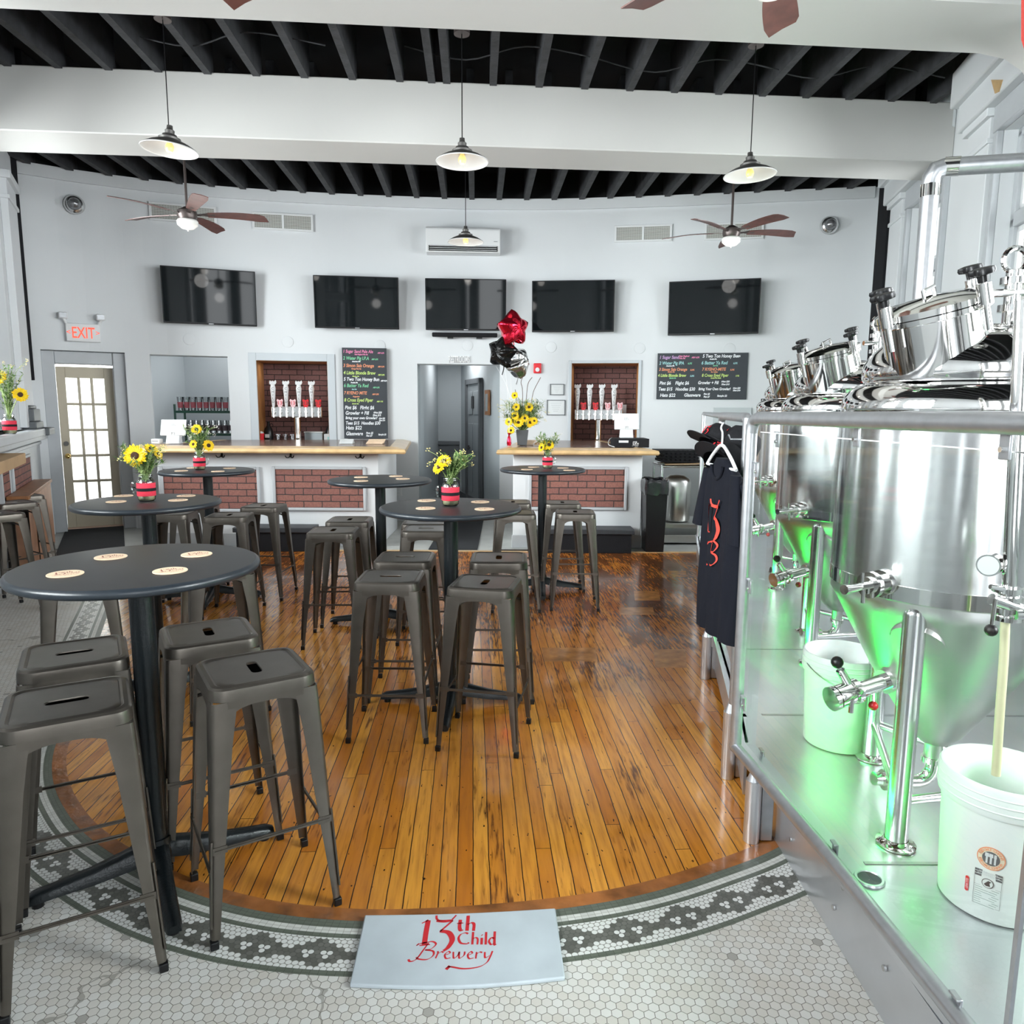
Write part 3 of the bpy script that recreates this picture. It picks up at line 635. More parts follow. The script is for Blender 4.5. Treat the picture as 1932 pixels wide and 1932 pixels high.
# white plaster ceiling over the entrance end
q = M(); q.b2((-6, 3.3, 4.43), (5, 4.3, 4.6)); struct(q.build('ceiling', MBEAM))
q = M(); q.b2((-8, -3, 4.78), (6.5, 11.5, 4.85)); ce = struct(q.build('ceiling', MDECK))
def joists(y0, y1, xs, wd=.055):
    for x in xs:
        ya, yb = y0+.078*x, (y1+.078*x) if y1 < 9 else min(wy(max(-5.8, min(x-.1, 4.6))), 11)+.1
        if lx(yb)-.1 > x and lx(ya)-.1 > x: continue
        q = M(); T = Matrix.Translation((x, ya, 0)) @ Matrix.Rotation(.05, 4, 'Z')
        q.b2((-wd/2, 0, ZC), (wd/2, yb-ya, ZC+.37), 0, T); q.build('joist', MBLACKJ, ce)
joists(4.8, 6.9, [-5.35+.405*i for i in range(24)]+[-.62], .062)
joists(-2.4, 3.3, [-2.6+.405*i for i in range(13)], .062)
joists(7.4, 10.6, [-5.6+.37*i for i in range(28)], .07)
q = M()
for i in range(22):
    x = -4.9+.405*i; y = 5.85+.078*x
    q.cyl((x, y, ZC+.05), (x+.38, y+.03, ZC+.3), .018, n=4); q.cyl((x, y+.05, ZC+.3), (x+.38, y+.08, ZC+.05), .018, n=4)
q.build('bridging', MBLACKJ, ce)
q = M()
for x0, y0 in ((-2.6, 6.2), (-.4, 6.4), (1.2, 6.6), (2.6, 6.7)):
    q.tube(crm([(x0-.5, y0, ZC+.12), (x0, y0+.05, ZC+.04), (x0+.5, y0-.05, ZC+.1), (x0+1.1, y0, ZC+.03)], 5), .006, 6)
q.build('loose_cable', MBLACKJ, ce)

# ---- rooms seen through the openings
def shell(h, depth, m_, zf=None, zt=None, padl=.0, padr=.0, name='wall_back'):
    xa, xb, zb, zc = h; q = M(); ya = wy(xa)+.3; yb = wy(xb)+.3; yc = max(ya, yb)+depth
    zb = zb if zf is None else zf; zc = zc if zt is None else zt; xa -= padl; xb += padr
    A, B, C_, D = (xa, ya-.01), (xb, yb-.01), (xb, yc), (xa, yc)
    for (p, r_) in ((A, D), (D, C_), (C_, B)):
        q.add([(p[0], p[1], zb), (r_[0], r_[1], zb), (r_[0], r_[1], zc), (p[0], p[1], zc)], [(0, 1, 2, 3)])
    q.add([(A[0], A[1], zc), (B[0], B[1], zc), (C_[0], C_[1], zc), (D[0], D[1], zc)], [(0, 1, 2, 3)])
    q.add([(A[0], A[1], zb), (B[0], B[1], zb), (C_[0], C_[1], zb), (D[0], D[1], zb)], [(0, 1, 2, 3)])
    return struct(q.build(name, m_))
shell(H_SHELF, 1.5, mat('shelf_room_wall', (.55, .59, .61), .6), 0, 3.0, .5, .05)
shell(H_BACK, 1.0, mat('tan_room', (.35, .29, .2), .7))
# hallway: left wall, far wall, angled right wall with door
q = M(); hx0, hx1, _, hz = H_HALL
q.b2((hx0-.1, 10.6, 0), (hx0, 13.2, hz+.3)); q.b2((hx0, 13.1, 0), (-.7, 13.2, hz+.3)); q.b2((hx0-.1, 10.55, hz+.25), (0, 13.2, hz+.3))
q.prism([(-.92, 13.1), (hx1+.02, 10.66), (hx1+.1, 10.66), (-.8, 13.1)], 0, hz+.3)
struct(q.build('wall_hall', MGREYW)); bpy.data.objects['wall_hall'].name = 'wall_hallway'
q = M(); q.b2((hx0, 13.07, 0), (-.95, 13.1, .95)); q.b2((hx0, 13.05, .95), (-.95, 13.1, 1.02)); trim(q, MDARKG)
q = M(); q.prism([(-.935, 13.1), (hx1, 10.68), (hx1-.02, 10.66), (-.955, 13.08)], 0, .12); trim(q, MDARKG, 0)
area('hallway_fill', (-.9, 12.0, 2.45), (-.9, 12.0, 0), .5, .8, 8)  # added fill light without a fitting, brightens the hallway
area('shelf_room_fill', (-4.2, 11.0, 2.9), (-4.2, 11.0, 0), .8, .8, 7)  # unseen fill added to brighten the room behind the glass shelves
dh = Vector((hx1-(-.92), 10.66-13.1, 0)).normalized()
def door_hall():
    c = Vector((-.92, 13.1, 0))+dh*.55; T = Matrix(((dh.x, dh.y, 0, c.x), (dh.y, -dh.x, 0, c.y), (0, 0, 1, 0), (0, 0, 0, 1)))   # y into hall (left)
    if (T @ Vector((0, 1, 0))-c).x > 0: T = Matrix(((dh.x, -dh.y, 0, c.x), (dh.y, dh.x, 0, c.y), (0, 0, 1, 0), (0, 0, 0, 1)))
    q = M(); q.b2((.08, .0, 0), (.92, .03, 2.0), 0, T)
    for x0, x1 in ((.17, .45), (.55, .83)):
        for z0, z1 in ((.2, .75), (.9, 1.35), (1.5, 1.88)): q.b2((x0, .03, z0), (x1, .04, z1), 0, T)
    d = struct(q.build('door_2', mat('grey_door_paint', (.26, .285, .30), .45), bevel=.006))
    q = M()
    for x0, x1, z0, z1 in ((0, .08, 0, 2.08), (.92, 1.0, 0, 2.08), (0, 1, 2.0, 2.08)): q.b2((x0, 0, z0), (x1, .06, z1), 0, T)
    q.build('door_frame', MDARKG, d)
    q = M(); q.b2((.42, .042, 1.6), (.58, .05, 1.8), 0, T); q.build('door_sign', MBLK, d)
    q = M(); q.b2((.2, .05, .93), (.34, .075, .955), 0, T); q.b2((.19, .03, .9), (.24, .06, .98), 0, T); q.build('door_handle', MGUND, d)
    q = M(); q.b2((1.22, .005, 1.5), (1.46, .03, 1.88), 0, T); q.b2((1.27, .03, 1.56), (1.41, .033, 1.82), 1, T)
    tag(q.build('framed_picture', [MOAKD, mat('dim_mirror', (.3, .33, .34), .25)]), 'narrow brown-framed picture hanging in the hallway beside the grey door', 'picture frame')
door_hall()

# ---- taps niches: oak lining, dark brick back
def niche(h, pix, wide):
    xa, xb, zb, zc = h; ya = wy((xa+xb)/2); sl = wslope((xa+xb)/2); an = math.atan(sl)
    c = Vector(((xa+xb)/2, ya, 0)); T = Matrix.Translation(c) @ Matrix.Rotation(an, 4, 'Z'); W_ = (xb-xa)/math.cos(an)
    D = .62
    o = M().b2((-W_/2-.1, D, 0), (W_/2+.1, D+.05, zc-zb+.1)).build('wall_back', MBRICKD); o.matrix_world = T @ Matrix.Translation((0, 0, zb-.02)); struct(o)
    q = M(); q.b2((-W_/2-.04, .0, zb-.02), (-W_/2+.004, D, zc+.04), 0, T); q.b2((W_/2-.004, .0, zb-.02), (W_/2+.04, D, zc+.04), 0, T); q.b2((-W_/2, .0, zc-.004), (W_/2, D, zc+.04), 0, T); trim(q, MOAKD if False else mat('oak_lining', (.42, .19, .06), .4, var=.25, vscale=10), .003)
    q = M(); q.b2((-W_/2, 0.0, zb-.03), (W_/2, D, zb+.004), 0, T); trim(q, MSSC, 0)
    t = wide; q = M()
    q.b2((-W_/2-t, -.025, zb-.03), (-W_/2, .01, zc+t), 0, T); q.b2((W_/2, -.025, zb-.03), (W_/2+t, .01, zc+t), 0, T); q.b2((-W_/2, -.025, zc), (W_/2, .01, zc+t), 0, T); q.b2((-W_/2-t, -.03, zb-.08), (W_/2+t, .02, zb), 0, T)
    trim(q, mat('pale_grey_casing', (.56, .60, .63), .45), .004)
    area('tap_niche_fill', T @ Vector((0, .2, zc-.03)), T @ Vector((0, .35, zb)), .8, .1, 1.2)  # added fill light at the niche head, no fitting there
    return T, W_, zb, zc
N1 = niche(H_TAP1, None, .10); N2 = niche(H_TAP2, None, .04)

# ---- glazed exit door in its recess
def exit_door():
    xa, xb, _, zc = H_DOOR; xm = (xa+xb)/2; an = math.atan(wslope(xm)); T = Matrix.Translation((xm, wy(xm), 0)) @ Matrix.Rotation(an, 4, 'Z'); W_ = (xb-xa)/math.cos(an)
    D = .26; q = M()
    q.b2((-W_/2-.02, .06, 0), (-W_/2+.12, .45, zc-.005), 0, T); q.b2((W_/2-.15, .06, 0), (W_/2+.02, .45, zc-.005), 0, T); q.b2((-W_/2+.12, .075, zc-.16), (W_/2-.15, .45, zc-.005), 0, T)
    trim(q, MTRIM, .01)
    a, b = -W_/2+.122, W_/2-.152; top = zc-.185; q = M(); dw = b-a; st = .10
    x = [a+st+(dw-2*st)*i/3 for i in range(4)]; z0, z1 = .30, top-.14; zz = [z0+(z1-z0)*i/5 for i in range(6)]
    q.b2((a, D, .03), (a+st, D+.045, top), 0, T); q.b2((b-st, D, .03), (b, D+.045, top), 0, T); q.b2((a+st, D, .03), (b-st, D+.045, z0), 0, T); q.b2((a+st, D, z1), (b-st, D+.045, top), 0, T)
    for i in (1, 2): q.b2((x[i]-.017, D+.005, z0), (x[i]+.017, D+.04, z1), 0, T)
    for z in zz[1:-1]: q.b2((a+st, D+.005, z-.017), (b-st, D+.04, z+.017), 0, T)
    d = struct(q.build('door_1', MDOOR, bevel=.004)); 
    M().b2((a+st, D+.02, z0), (b-st, D+.024, z1), 0, T).build('door_pane', MGLASS, d)
    q = M(); q.sph(T @ Vector((a+.062, D-.05, .96)), .03, 12); q.cyl(T @ Vector((a+.062, D, .96)), T @ Vector((a+.062, D-.04, .96)), .012); q.cyl(T @ Vector((a+.062, D+.001, .96)), T @ Vector((a+.062, D-.008, .96)), .033); q.build('door_knob', MGOLD, d)
    q = M(); q.cyl(T @ Vector((a+.055, D, 1.12)), T @ Vector((a+.055, D-.02, 1.12)), .03); q.build('deadbolt', MGUND, d)
    q = M(); q.b2((a-.02, D-.03, 0), (b+.02, D+.09, .03), 0, T); q.build('threshold', mat('worn_threshold', (.6, .42, .32), .5), d)
    # white curtain hanging outside the glass
    rows = []
    for z in (.25, top): rows.append([tuple(T @ Vector((a+dw*i/80, D+.10+.014*math.sin(i*.9)+.008*math.sin(i*2.3), z))) for i in range(81)])
    cm = MCURT; N, L = nodes(cm); tr = N.new('ShaderNodeBsdfTranslucent'); tr.inputs[0].default_value = (.92, .91, .88, 1); ad = N.new('ShaderNodeMixShader'); ad.inputs[0].default_value = .6
    L.new(N['Principled BSDF'].outputs[0], ad.inputs[1]); L.new(tr.outputs[0], ad.inputs[2]); L.new(ad.outputs[0], N['Material Output'].inputs[0])
    q = M(); q.loft(rows, False, (0, 0)); tag(q.build('door_curtain', MCURT), 'white curtain hanging behind the glass panes of the olive door', 'curtain')
    area('daylight_door', T @ Vector((0, 1.1, 1.4)), T @ Vector((0, 0, 1.2)), 1.0, 2.0, 30)
exit_door()
# grey flat cupboard door right of the rear chalkboard
a = wp(1346, 769); b = wp(1418, 769); xm = (a.x+b.x)/2; T = Matrix.Translation((xm, wy(xm), 0)) @ Matrix.Rotation(math.atan(wslope(xm)), 4, 'Z'); wd = (b-a).length
q = M(); q.b2((-wd/2, -.03, 0), (wd/2, .0, a.z), 0, T); struct(q.build('door_3', mat('pale_grey_door', (.52, .56, .57), .5), bevel=.004))

# ================================================================== furniture
def make_counter(name, label, x0, x1, b0, b1, panels, yb=8.27, yf=8.02, hooks=()):
    t = thing(name, label, 'bar counter', ((x0+x1)/2, yb, 0)); cx = (x0+x1)/2
    q = M(); q.b2((x0-cx, 0, 0), (x1-cx, 1.3, 1.09)); q.build('counter_body', MW, t, bevel=.006)
    q = M(); q.b2((x0-cx-.012, -.015, 0), (x1-cx+.012, .02, .15)); q.build('kickboard', MTRIM, t, bevel=.004)
    # board: bevelled oak front rail and a laminate infill
    def back(x): return min(wy(x)-.04, 10.3)-yb
    q = M(); pr = [(0, -.05), (-.012, -.03), (0, 0), (.10, .02), (.20, .022), (.20, -.05)]
    L0, R0 = b0-cx, b1-cx; f = yf-yb; ins = .24
    q.loft([[(L0+yy*1.0, f+yy, 1.14+zz) for yy, zz in pr], [(R0-yy*1.0, f+yy, 1.14+zz) for yy, zz in pr]])
    for sgn, E_ in ((1, L0), (-1, R0)):
        bk = back(E_+cx+sgn*.3)
        q.loft([[(E_+sgn*yy, f+yy, 1.14+zz) for yy, zz in pr], [(E_+sgn*(yy+.0)+sgn*.25, bk, 1.14+zz) for yy, zz in pr]])
    q.build('counter_rail', MOAK, t, bevel=.004)
    q = M(); q.prism([(L0+.19, f+.19), (R0-.19, f+.19), (R0-.42, back(b1-.4)), (L0+.42, back(b0+.4))], 1.10, 1.158); q.build('countertop', mat('dark_varnished_top_'+name, (.20, .12, .09), .2, var=.2), t)
    for (p0, p1, z0, z1) in panels:
        o = M().b2((0, -.012, 0), (p1-p0, -.004, z1-z0)).build('brick_panel', MBRICK, t); o.location = (p0-cx, -.004, z0)
        q = M(); e = .035
        for a_, b_, c_, d_ in ((p0-e, p0, z0-e, z1+e), (p1, p1+e, z0-e, z1+e), (p0, p1, z1, z1+e), (p0, p1, z0-e, z0)): q.b2((a_-cx, -.03, c_), (b_-cx, 0, d_))
        q.build('panel_frame', MTRIM, t, bevel=.008)
    for hx in hooks:
        q = M()
        for s_ in (-1, 1): q.tube(crm([(hx-cx, -.01, 1.07), (hx-cx+s_*.01, -.03, 1.035), (hx-cx+s_*.035, -.05, 1.03), (hx-cx+s_*.05, -.055, 1.055)], 5), .006, 8)
        q.b2((hx-cx-.01, -.012, 1.03), (hx-cx+.01, 0, 1.085)); q.build('coat_hook', MBLK, t)
    return t
def cx_(u, y, v=900): return at(u, v, y).x
yF = 8.25
pz = lambda v: at(600, v, yF).z
make_counter('bar_counter', 'long white bar counter left of the hallway with two brick panels and oak top', at(298, 930, yF).x, at(714, 930, yF).x, at(233, 856, 8.02).x, at(764, 849, 8.02).x,
    [(at(309, 920, yF).x, at(485, 920, yF).x, at(400, 960, yF).z, at(400, 886, yF).z), (at(520, 920, yF).x, at(685, 920, yF).x, at(600, 958, yF).z, at(600, 886, yF).z)], hooks=[at(418, 863, yF).x, at(548, 863, yF).x, at(680, 863, yF).x])
make_counter('bar_counter', 'short white bar counter right of the hallway with one brick panel and oak top', at(968, 930, yF).x, at(1211, 930, yF).x, at(938, 849, 8.02).x, at(1243, 853, 8.02).x,
    [(at(1003, 920, yF).x, at(1178, 920, yF).x, at(1100, 957, yF).z, at(1100, 886, yF).z)])
def step_box(label, x0, x1, y0, y1, h):
    t = thing('step_box', label, 'step box', ((x0+x1)/2, y0, 0)); w_ = (x1-x0)/2
    q = M(); q.b2((-w_+.03, .02, 0), (w_-.03, y1-y0, h-.055)); q.build('step_side', MBLKM, t, bevel=.004)
    q = M(); q.b2((-w_, 0, h-.055), (w_, y1-y0, h)); q.build('step_top', mat('worn_black_'+str(x0), (.03, .033, .038), .5, var=.4, vscale=10), t, bevel=.006)
step_box('black wooden step in front of the short right counter', at(1010, 1010, 7.95).x, at(1197, 1010, 7.95).x, 7.93, 8.22, .27)
step_box('black wooden step in front of the long left counter', at(440, 1010, 7.95).x, at(590, 1010, 7.95).x, 7.93, 8.22, .27)

# ---- bar stools
def rsq(h, r, n=6):
    out = []
    for cx, cy, a0 in ((h-r, h-r, 0), (-(h-r), h-r, 90), (-(h-r), -(h-r), 180), (h-r, -(h-r), 270)):
        for i in range(n+1): a = R(a0+90*i/n); out.append((cx+r*math.cos(a), cy+r*math.sin(a)))
    res = []
    for i, p in enumerate(out):
        res.append(p)
        if i % (n+1) == n:
            q_ = out[(i+1) % len(out)]; res += [(p[0]+(q_[0]-p[0])*k/10, p[1]+(q_[1]-p[1])*k/10) for k in range(1, 10)]
    return res
def make_stool():
    t = thing('bar_stool', '', 'stool', (0, 0, 0)); t['group'] = 'gunmetal backless bar stools'
    H = .775; q = M()
    outer = lambda h, r, z: [(x, y, z) for x, y in rsq(h, r)]
    ref = rsq(.15, .04); slot = []
    for x, y in ref:
        a = math.atan2(y, x); c, s_ = math.cos(a), math.sin(a); l_, r_ = .037, .016
        # stadium slot outline point in direction a
        k = 1e9
        if abs(s_) > 1e-6: k = r_/abs(s_)
        if k*abs(c) > l_:
            bq = -abs(c)*l_; k = -bq+math.sqrt(max(0, bq*bq-(l_*l_-r_*r_)))
        slot.append((k*c, k*s_))
    S = lambda z, g=0: [(x*(1+g), y*(1+g), z) for x, y in slot]
    q.loft([S(H-.006), S(H-.004), S(H-.002, .06), S(H-.002, .5), outer(.11, .026, H-.002), outer(.126, .030, H-.002), outer(.129, .031, H-.0035), outer(.132, .033, H-.001), outer(.136, .035, H+.001), outer(.147, .042, H-.001), outer(.154, .046, H-.007), outer(.156, .047, H-.018), outer(.157, .047, H-.040), outer(.153, .045, H-.042), outer(.150, .045, H-.042), outer(.14, .04, H-.02), outer(.11, .03, H-.0075), S(H-.006)], True, (0, 0))
    q.build('seat', MGUN, t, smooth=26)
    q = M()
    q.b2((-.138, -.138, H-.044), (.138, .138, H-.040)); q.build('slot_shade_sheet', MBLKM, t); q = M()  # black sheet added in place of the shade seen through the slot
    ap = M()
    for k in range(4):
        T = Matrix.Rotation(k*PI/2, 4, 'Z')
        # apron with curved lower edge, between leg tops
        up_, lw = [], []
        for i in range(13):
            x = -.11+.22*i/12; d = .012+.03*(abs(x)/.11)**3
            up_.append((x, H-.04)); lw.append((x, H-.045-d))
        ap.plate(up_+lw[::-1], -.157, -.153, 0, T)
    ap.build('apron', MGUN, t)
    for sx in (-1, 1):
        for sy in (-1, 1):
            rings = []
            for z, c, wd in ((H-.041, .1555, .075), (.70, .158, .070), (.60, .164, .060), (.45, .172, .050), (.3, .180, .040), (.15, .189, .031), (.03, .1955, .025)):
                o = c; th = .003; r_ = .012
                pts = [(o-wd, o), (o-r_, o), (o-r_*.3, o-r_*.3), (o, o-r_), (o, o-wd), (o-th, o-wd), (o-th, o-r_-.002), (o-r_*.3-th, o-r_*.3-th), (o-r_-.002, o-th), (o-wd, o-th)]
                rings.append([(sx*x, sy*y, z) for x, y in pts])
            q = M(); q.loft(rings)
            # pressed rib on the lower leg
            q.cyl((sx*.178, sy*.178, .33), (sx*.1925, sy*.1925, .07), .0035, n=6)
            lg = q.build('leg', MGUN, t, smooth=50)
            q = M(); q.loft([[(sx*(.187+a_), sy*(.187+b_), z) for a_, b_ in ((-.013, -.013), (.011, -.013), (.011, .011), (-.013, .011))] for z in (0, .026)]); q.build('foot_cap', MBLK, lg, bevel=.003)
    for k, z in ((0, .235), (1, .30), (2, .235), (3, .30)):
        q = M(); T = Matrix.Rotation(k*PI/2, 4, 'Z'); c = .1955-(z-.03)*.056
        q.b2((-c+.01, -c-.001, z-.006), (c-.01, -c+.003, z+.006), 0, T); q.b2((-c+.01, -c-.005, z-.002), (c-.01, -c+.003, z+.002), 0, T)
        for s_ in (-1, 1): q.b2((s_*(c-.045), -c-.002, z-.011), (s_*(c-.004), -c+.004, z+.011), 0, T)
        q.build('footrest_bar', MGUN, t)
    q = M()
    for a in (45, 135):
        T = Matrix.Rotation(R(a), 4, 'Z'); q.tube(crm([(-.215, 0, .655), (-.1, 0, .70), (0, 0, .715), (.1, 0, .70), (.215, 0, .655)], 4), .006, 6, 0, T=T)
    q.build('cross_brace', MGUND, t)
    return t
K = .982
def sp(u, v): p = atz(u, v, .775); return (p.x, p.y)
STOOLS = [
 ((127, 1320), 30, 'bar stool nearest the left edge of the picture, front left of the closest table'),
 ((141, 1229), 30, 'bar stool at the back left of the closest table, behind the leftmost front stool'),
 ((393, 1190), 120, 'bar stool touching the right side of the closest table column, behind another'),
 ((479, 1257), 122, 'bar stool at the front right of the closest table, standing on the amber boards'),
 ((433, 970.5), 96, 'bar stool right of the sunflower-jar table by the left counter, nearer of that pair'),
 ((498, 953), 88, 'bar stool with its back to the long counter step, rightmost at the left rear table'),
 ((325, 966), 5, 'bar stool behind the column of the second left table, facing the olive door mat'),
 ((368, 948), 5, 'bar stool hidden behind the second left table edge, below the left brick panel'),
 ((410, 1064), 32, 'bar stool tucked under the right rim of the closest table, seat out of sight'),
 ((148, 1080), 30, 'bar stool under the left part of the closest tabletop, legs on white tile'),
 ((22, 947), 55, 'bar stool at the left wall ledge, middle of three'),
 ((-8, 968), 55, 'bar stool at the left wall ledge, nearest and half out of view'),
 ((38, 934), 55, 'bar stool at the left wall ledge, farthest, beside the wooden box bench'),
 ((629, 999), 93, 'bar stool front left of the jarless table before the long counter'),
 ((660, 979), 92, 'bar stool back left of the jarless table before the long counter'),
 ((804, 996), 2, 'bar stool front right of the jarless table, partly behind the middle table column'),
 ((801, 983), 2, 'bar stool back right of the jarless table, only its seat edge showing'),
 ((737.5, 1086), 0, 'bar stool front left of the middle table with sunflowers, slot running sideways'),
 ((764.6, 1049.3), 0, 'bar stool back left of the middle table with sunflowers'),
 ((915.7, 1097), 80, 'bar stool front right of the middle table, closest one on open floor'),
 ((941.4, 1050.4), 90, 'bar stool back right of the middle table with sunflowers'),
 ((973, 966), 92, 'bar stool left of the small table by the short counter, nearer one'),
 ((968, 946), 90, 'bar stool left of the small table by the short counter, farther one'),
 ((1061, 947), 90, 'bar stool right of the small table by the short counter, farther one'),
 ((1085.3, 964.5), 88, 'bar stool right of the small table by the short counter, nearer one'),
]
proto = make_stool()
for i, ((u, v), a, lab) in enumerate(STOOLS):
    x, y = sp(u, v)
    if i == 0: s_ = proto; TREE[proto] = kids(proto); s_.location = (x, y, 0); s_.rotation_euler.z = R(a); s_['label'] = lab
    else: dup(proto, (x, y, 0), R(a), lab)

# ---- high tables
def make_table():
    t = thing('high_table', '', 'table'); t['group'] = 'round black high tables'
    r = .372; H = 1.08
    q = M(); q.lathe([(.001, H-.03), (r-.012, H-.03), (r-.003, H-.025), (r, H-.015), (r-.003, H-.006), (r-.012, H-.001)], 64, mi=1); q.lathe([(r-.012, H-.001), (r-.02, H), (.001, H)], 64, mi=0)
    q.build('tabletop', [MTAB, MTABE], t, smooth=50)
    q = M(); q.cyl((0, 0, .07), (0, 0, H-.03), .038, n=24); q.cyl((0, 0, H-.05), (0, 0, H-.031), .12, n=24); q.cyl((0, 0, .06), (0, 0, .13), .052, .045, n=24); q.build('column', MIRON, t)
    for k in range(4):
        T = Matrix.Rotation(k*PI/2, 4, 'Z'); rings = []
        for x, z0, z1, wd in ((.02, .06, .12, .035), (.08, .045, .105, .032), (.2, .03, .075, .029), (.3, .026, .06, .027), (.36, .02, .052, .026), (.385, .018, .04, .02)):
            rings.append([(x, -wd, z0), (x, wd, z0), (x, wd*.9, z1-.012), (x, wd*.5, z1), (x, -wd*.5, z1), (x, -wd*.9, z1-.012)])
        q = M(); q.loft(rings, T=T); a = q.build('base_arm', MIRON, t, smooth=50)
        q = M(); q.cyl(T @ Vector((.352, 0, 0)), T @ Vector((.352, 0, .022)), .018, n=12); q.build('glide', MBLK, a)
    return t
TABLES = [((-1.21, 2.306), 32, 'closest high table at the left, bare but for four coasters', [(123, 1082), (209, 1050), (371, 1045), (321, 1076)]),
 ((-1.973, 3.896), 30, 'high table in front of the olive door with a big sunflower jar', [(219, 946), (233, 935), (351, 935), (336, 943)]),
 ((-2.50, 5.93), 10, 'high table before the left counter panels with a sunflower jar', [(342, 888), (411, 889), (433, 883), (364, 882.5)]),
 ((-.956, 5.227), 2, 'high table with coasters but no flowers, before the chalkboard end of the counter', [(681, 900), (681, 907), (747, 898), (760, 903)]),
 ((-.3216, 3.772), -1, 'middle high table with a red-wrapped flower jar, in front of the hallway', [(805, 944), (803, 958.5), (906, 946.5), (914, 960)]),
 ((.2643, 6.286), 0, 'small far high table with a flower jar before the short right counter', [(1007, 881), (994, 885.5), (1062, 882.5), (1074, 887)])]
tab0 = make_table(); TREE[tab0] = kids(tab0)
CO = None
cwhere = ['closest left table', 'table by the olive door', 'far left table by the counter', 'flowerless table', 'middle flower table', 'far right table']
cpos = [['front left', 'back left', 'back right', 'front right'], ['front left', 'back left', 'back right', 'front right'], ['front left', 'front right', 'back right', 'back left'], ['back left', 'front left', 'back right', 'front right'], ['back left', 'front left', 'back right', 'front right'], ['back left', 'front left', 'back right', 'front right']]
for i, ((x, y), a, lab, cs) in enumerate(TABLES):
    if i == 0: tab0.location = (x, y, 0); tab0.rotation_euler.z = R(a); tab0['label'] = lab
    else: dup(tab0, (x, y, 0), R(a), lab)
    for j, (u, v) in enumerate(cs):
        p = atz(u, v, 1.084)
        if CO is None:
            CO = thing('coaster', '', 'coaster', group='round printed coasters on the high tables')
            q = M(); q.lathe([(.001, 0), (.049, 0), (.050, .001), (.050, .003), (.049, .004), (.001, .004)], 40); q.build('coaster_disc', MCORK, CO)
            q = M(); logo(q, lambda x_, y_: (x_-.030+.002, y_-.008, .0042), .0125); q.build('printed_logo', mat('coaster_ink', (.30, .10, .07), .7), CO)
            TREE[CO] = kids(CO); c_ = CO
        else: c_ = dup(CO)
        c_.location = (p.x, p.y, 1.0805); c_.rotation_euler.z = R(a if i == 0 else (15*j+i*7) % 40 - 10); c_['label'] = 'round coaster at the %s of the %s' % (cpos[i][j], cwhere[i])

# ---- flowers
def flower_head(mb, c, nrm, r=.045, petals=20, cen=.32):
    nrm = Vector(nrm).normalized(); x = nrm.orthogonal().normalized(); y = nrm.cross(x); T = Matrix(((x.x, y.x, nrm.x, c[0]), (x.y, y.y, nrm.y, c[1]), (x.z, y.z, nrm.z, c[2]), (0, 0, 0, 1)))
    mb.lathe([(r*cen, 0), (r*cen, r*.08), (r*cen*.7, r*.16), (.0005, r*.13)], 14, mi=1, T=T)
    for ring, (k, z) in enumerate(((1, .02), (.86, .08))):
        for i in range(petals):
            a = 2*PI*(i+.5*ring)/petals+random.uniform(-.08, .08); c_, s_ = math.cos(a), math.sin(a); L_ = r*k*random.uniform(.88, 1.08); w_ = r*.17
            pts = [(r*cen*.7, 0, 0), (r*.55, w_, z*r), (L_*.85, w_*.6, z*r*1.5), (L_, 0, z*r*.5), (L_*.85, -w_*.6, z*r*1.5), (r*.55, -w_, z*r)]
            vs = [(px*c_-py*s_, px*s_+py*c_, pz_+.1*r*(1-ring)*0) for px, py, pz_ in pts]
            mb.add(vs, [(0, 1, 2, 3), (0, 3, 4, 5)], 0, T)
def leaf(mb, p, d, l, w_, mi=0):
    p = Vector(p); d = Vector(d).normalized(); s_ = d.cross(Vector((0, 0, 1))); s_ = s_.normalized() if s_.length > .05 else Vector((1, 0, 0)); u = s_.cross(d)
    vs = [p, p+d*l*.4+s_*w_+u*l*.06, p+d*l-u*l*.1, p+d*l*.4-s_*w_+u*l*.06, p+d*l*.45+u*l*.02]
    mb.add([tuple(v) for v in vs], [(0, 1, 4), (1, 2, 4), (2, 3, 4), (3, 0, 4)], mi)
def foliage(t, z0, h, spread, n, seed, name='foliage', tilt=(0, 0)):
    rnd = random.Random(seed); q = M()
    for i in range(n):
        a = rnd.uniform(0, 2*PI); s_ = rnd.uniform(.15, 1)*spread; hh = h*rnd.uniform(.45, 1)
        e = Vector((math.cos(a)*s_+tilt[0]*hh, math.sin(a)*s_*.8+tilt[1]*hh, z0+hh)); st = Vector((rnd.uniform(-.015, .015), rnd.uniform(-.015, .015), z0))
        mid_ = st.lerp(e, .5)+Vector((0, 0, h*.12)); P = crm([st, mid_, e], 4); q.tube(P, .0014, 4, 1)
        for k in range(2, len(P)):
            for _ in range(3):
                d = Vector((rnd.uniform(-1, 1), rnd.uniform(-1, 1), rnd.uniform(-.1, .9))); leaf(q, P[k], d, rnd.uniform(.02, .045)*(.6+spread*4), rnd.uniform(.003, .007), rnd.choice((0, 0, 1)))
    for i in range(int(n*.5)):
        a = rnd.uniform(0, 2*PI); s_ = spread*rnd.uniform(.6, 1.25)
        P = crm([(0, 0, z0), (math.cos(a)*s_*.4, math.sin(a)*s_*.3, z0+h*.8), (math.cos(a)*s_, math.sin(a)*s_*.6, z0+h*rnd.uniform(.6, 1.1))], 6); q.tube(P, .0011, 4, 1)
        for k in range(6): p = P[-1]+Vector((rnd.uniform(-.012, .012), rnd.uniform(-.012, .012), rnd.uniform(-.012, .012))); q.sph(p, .003, 6, 2)
    return q.build(name, [MLEAF, MLEAFL, mat('tiny_blossom_%d' % seed, (.75, .62, .25) if seed % 2 else (.8, .75, .7), .7)], t, smooth=0)
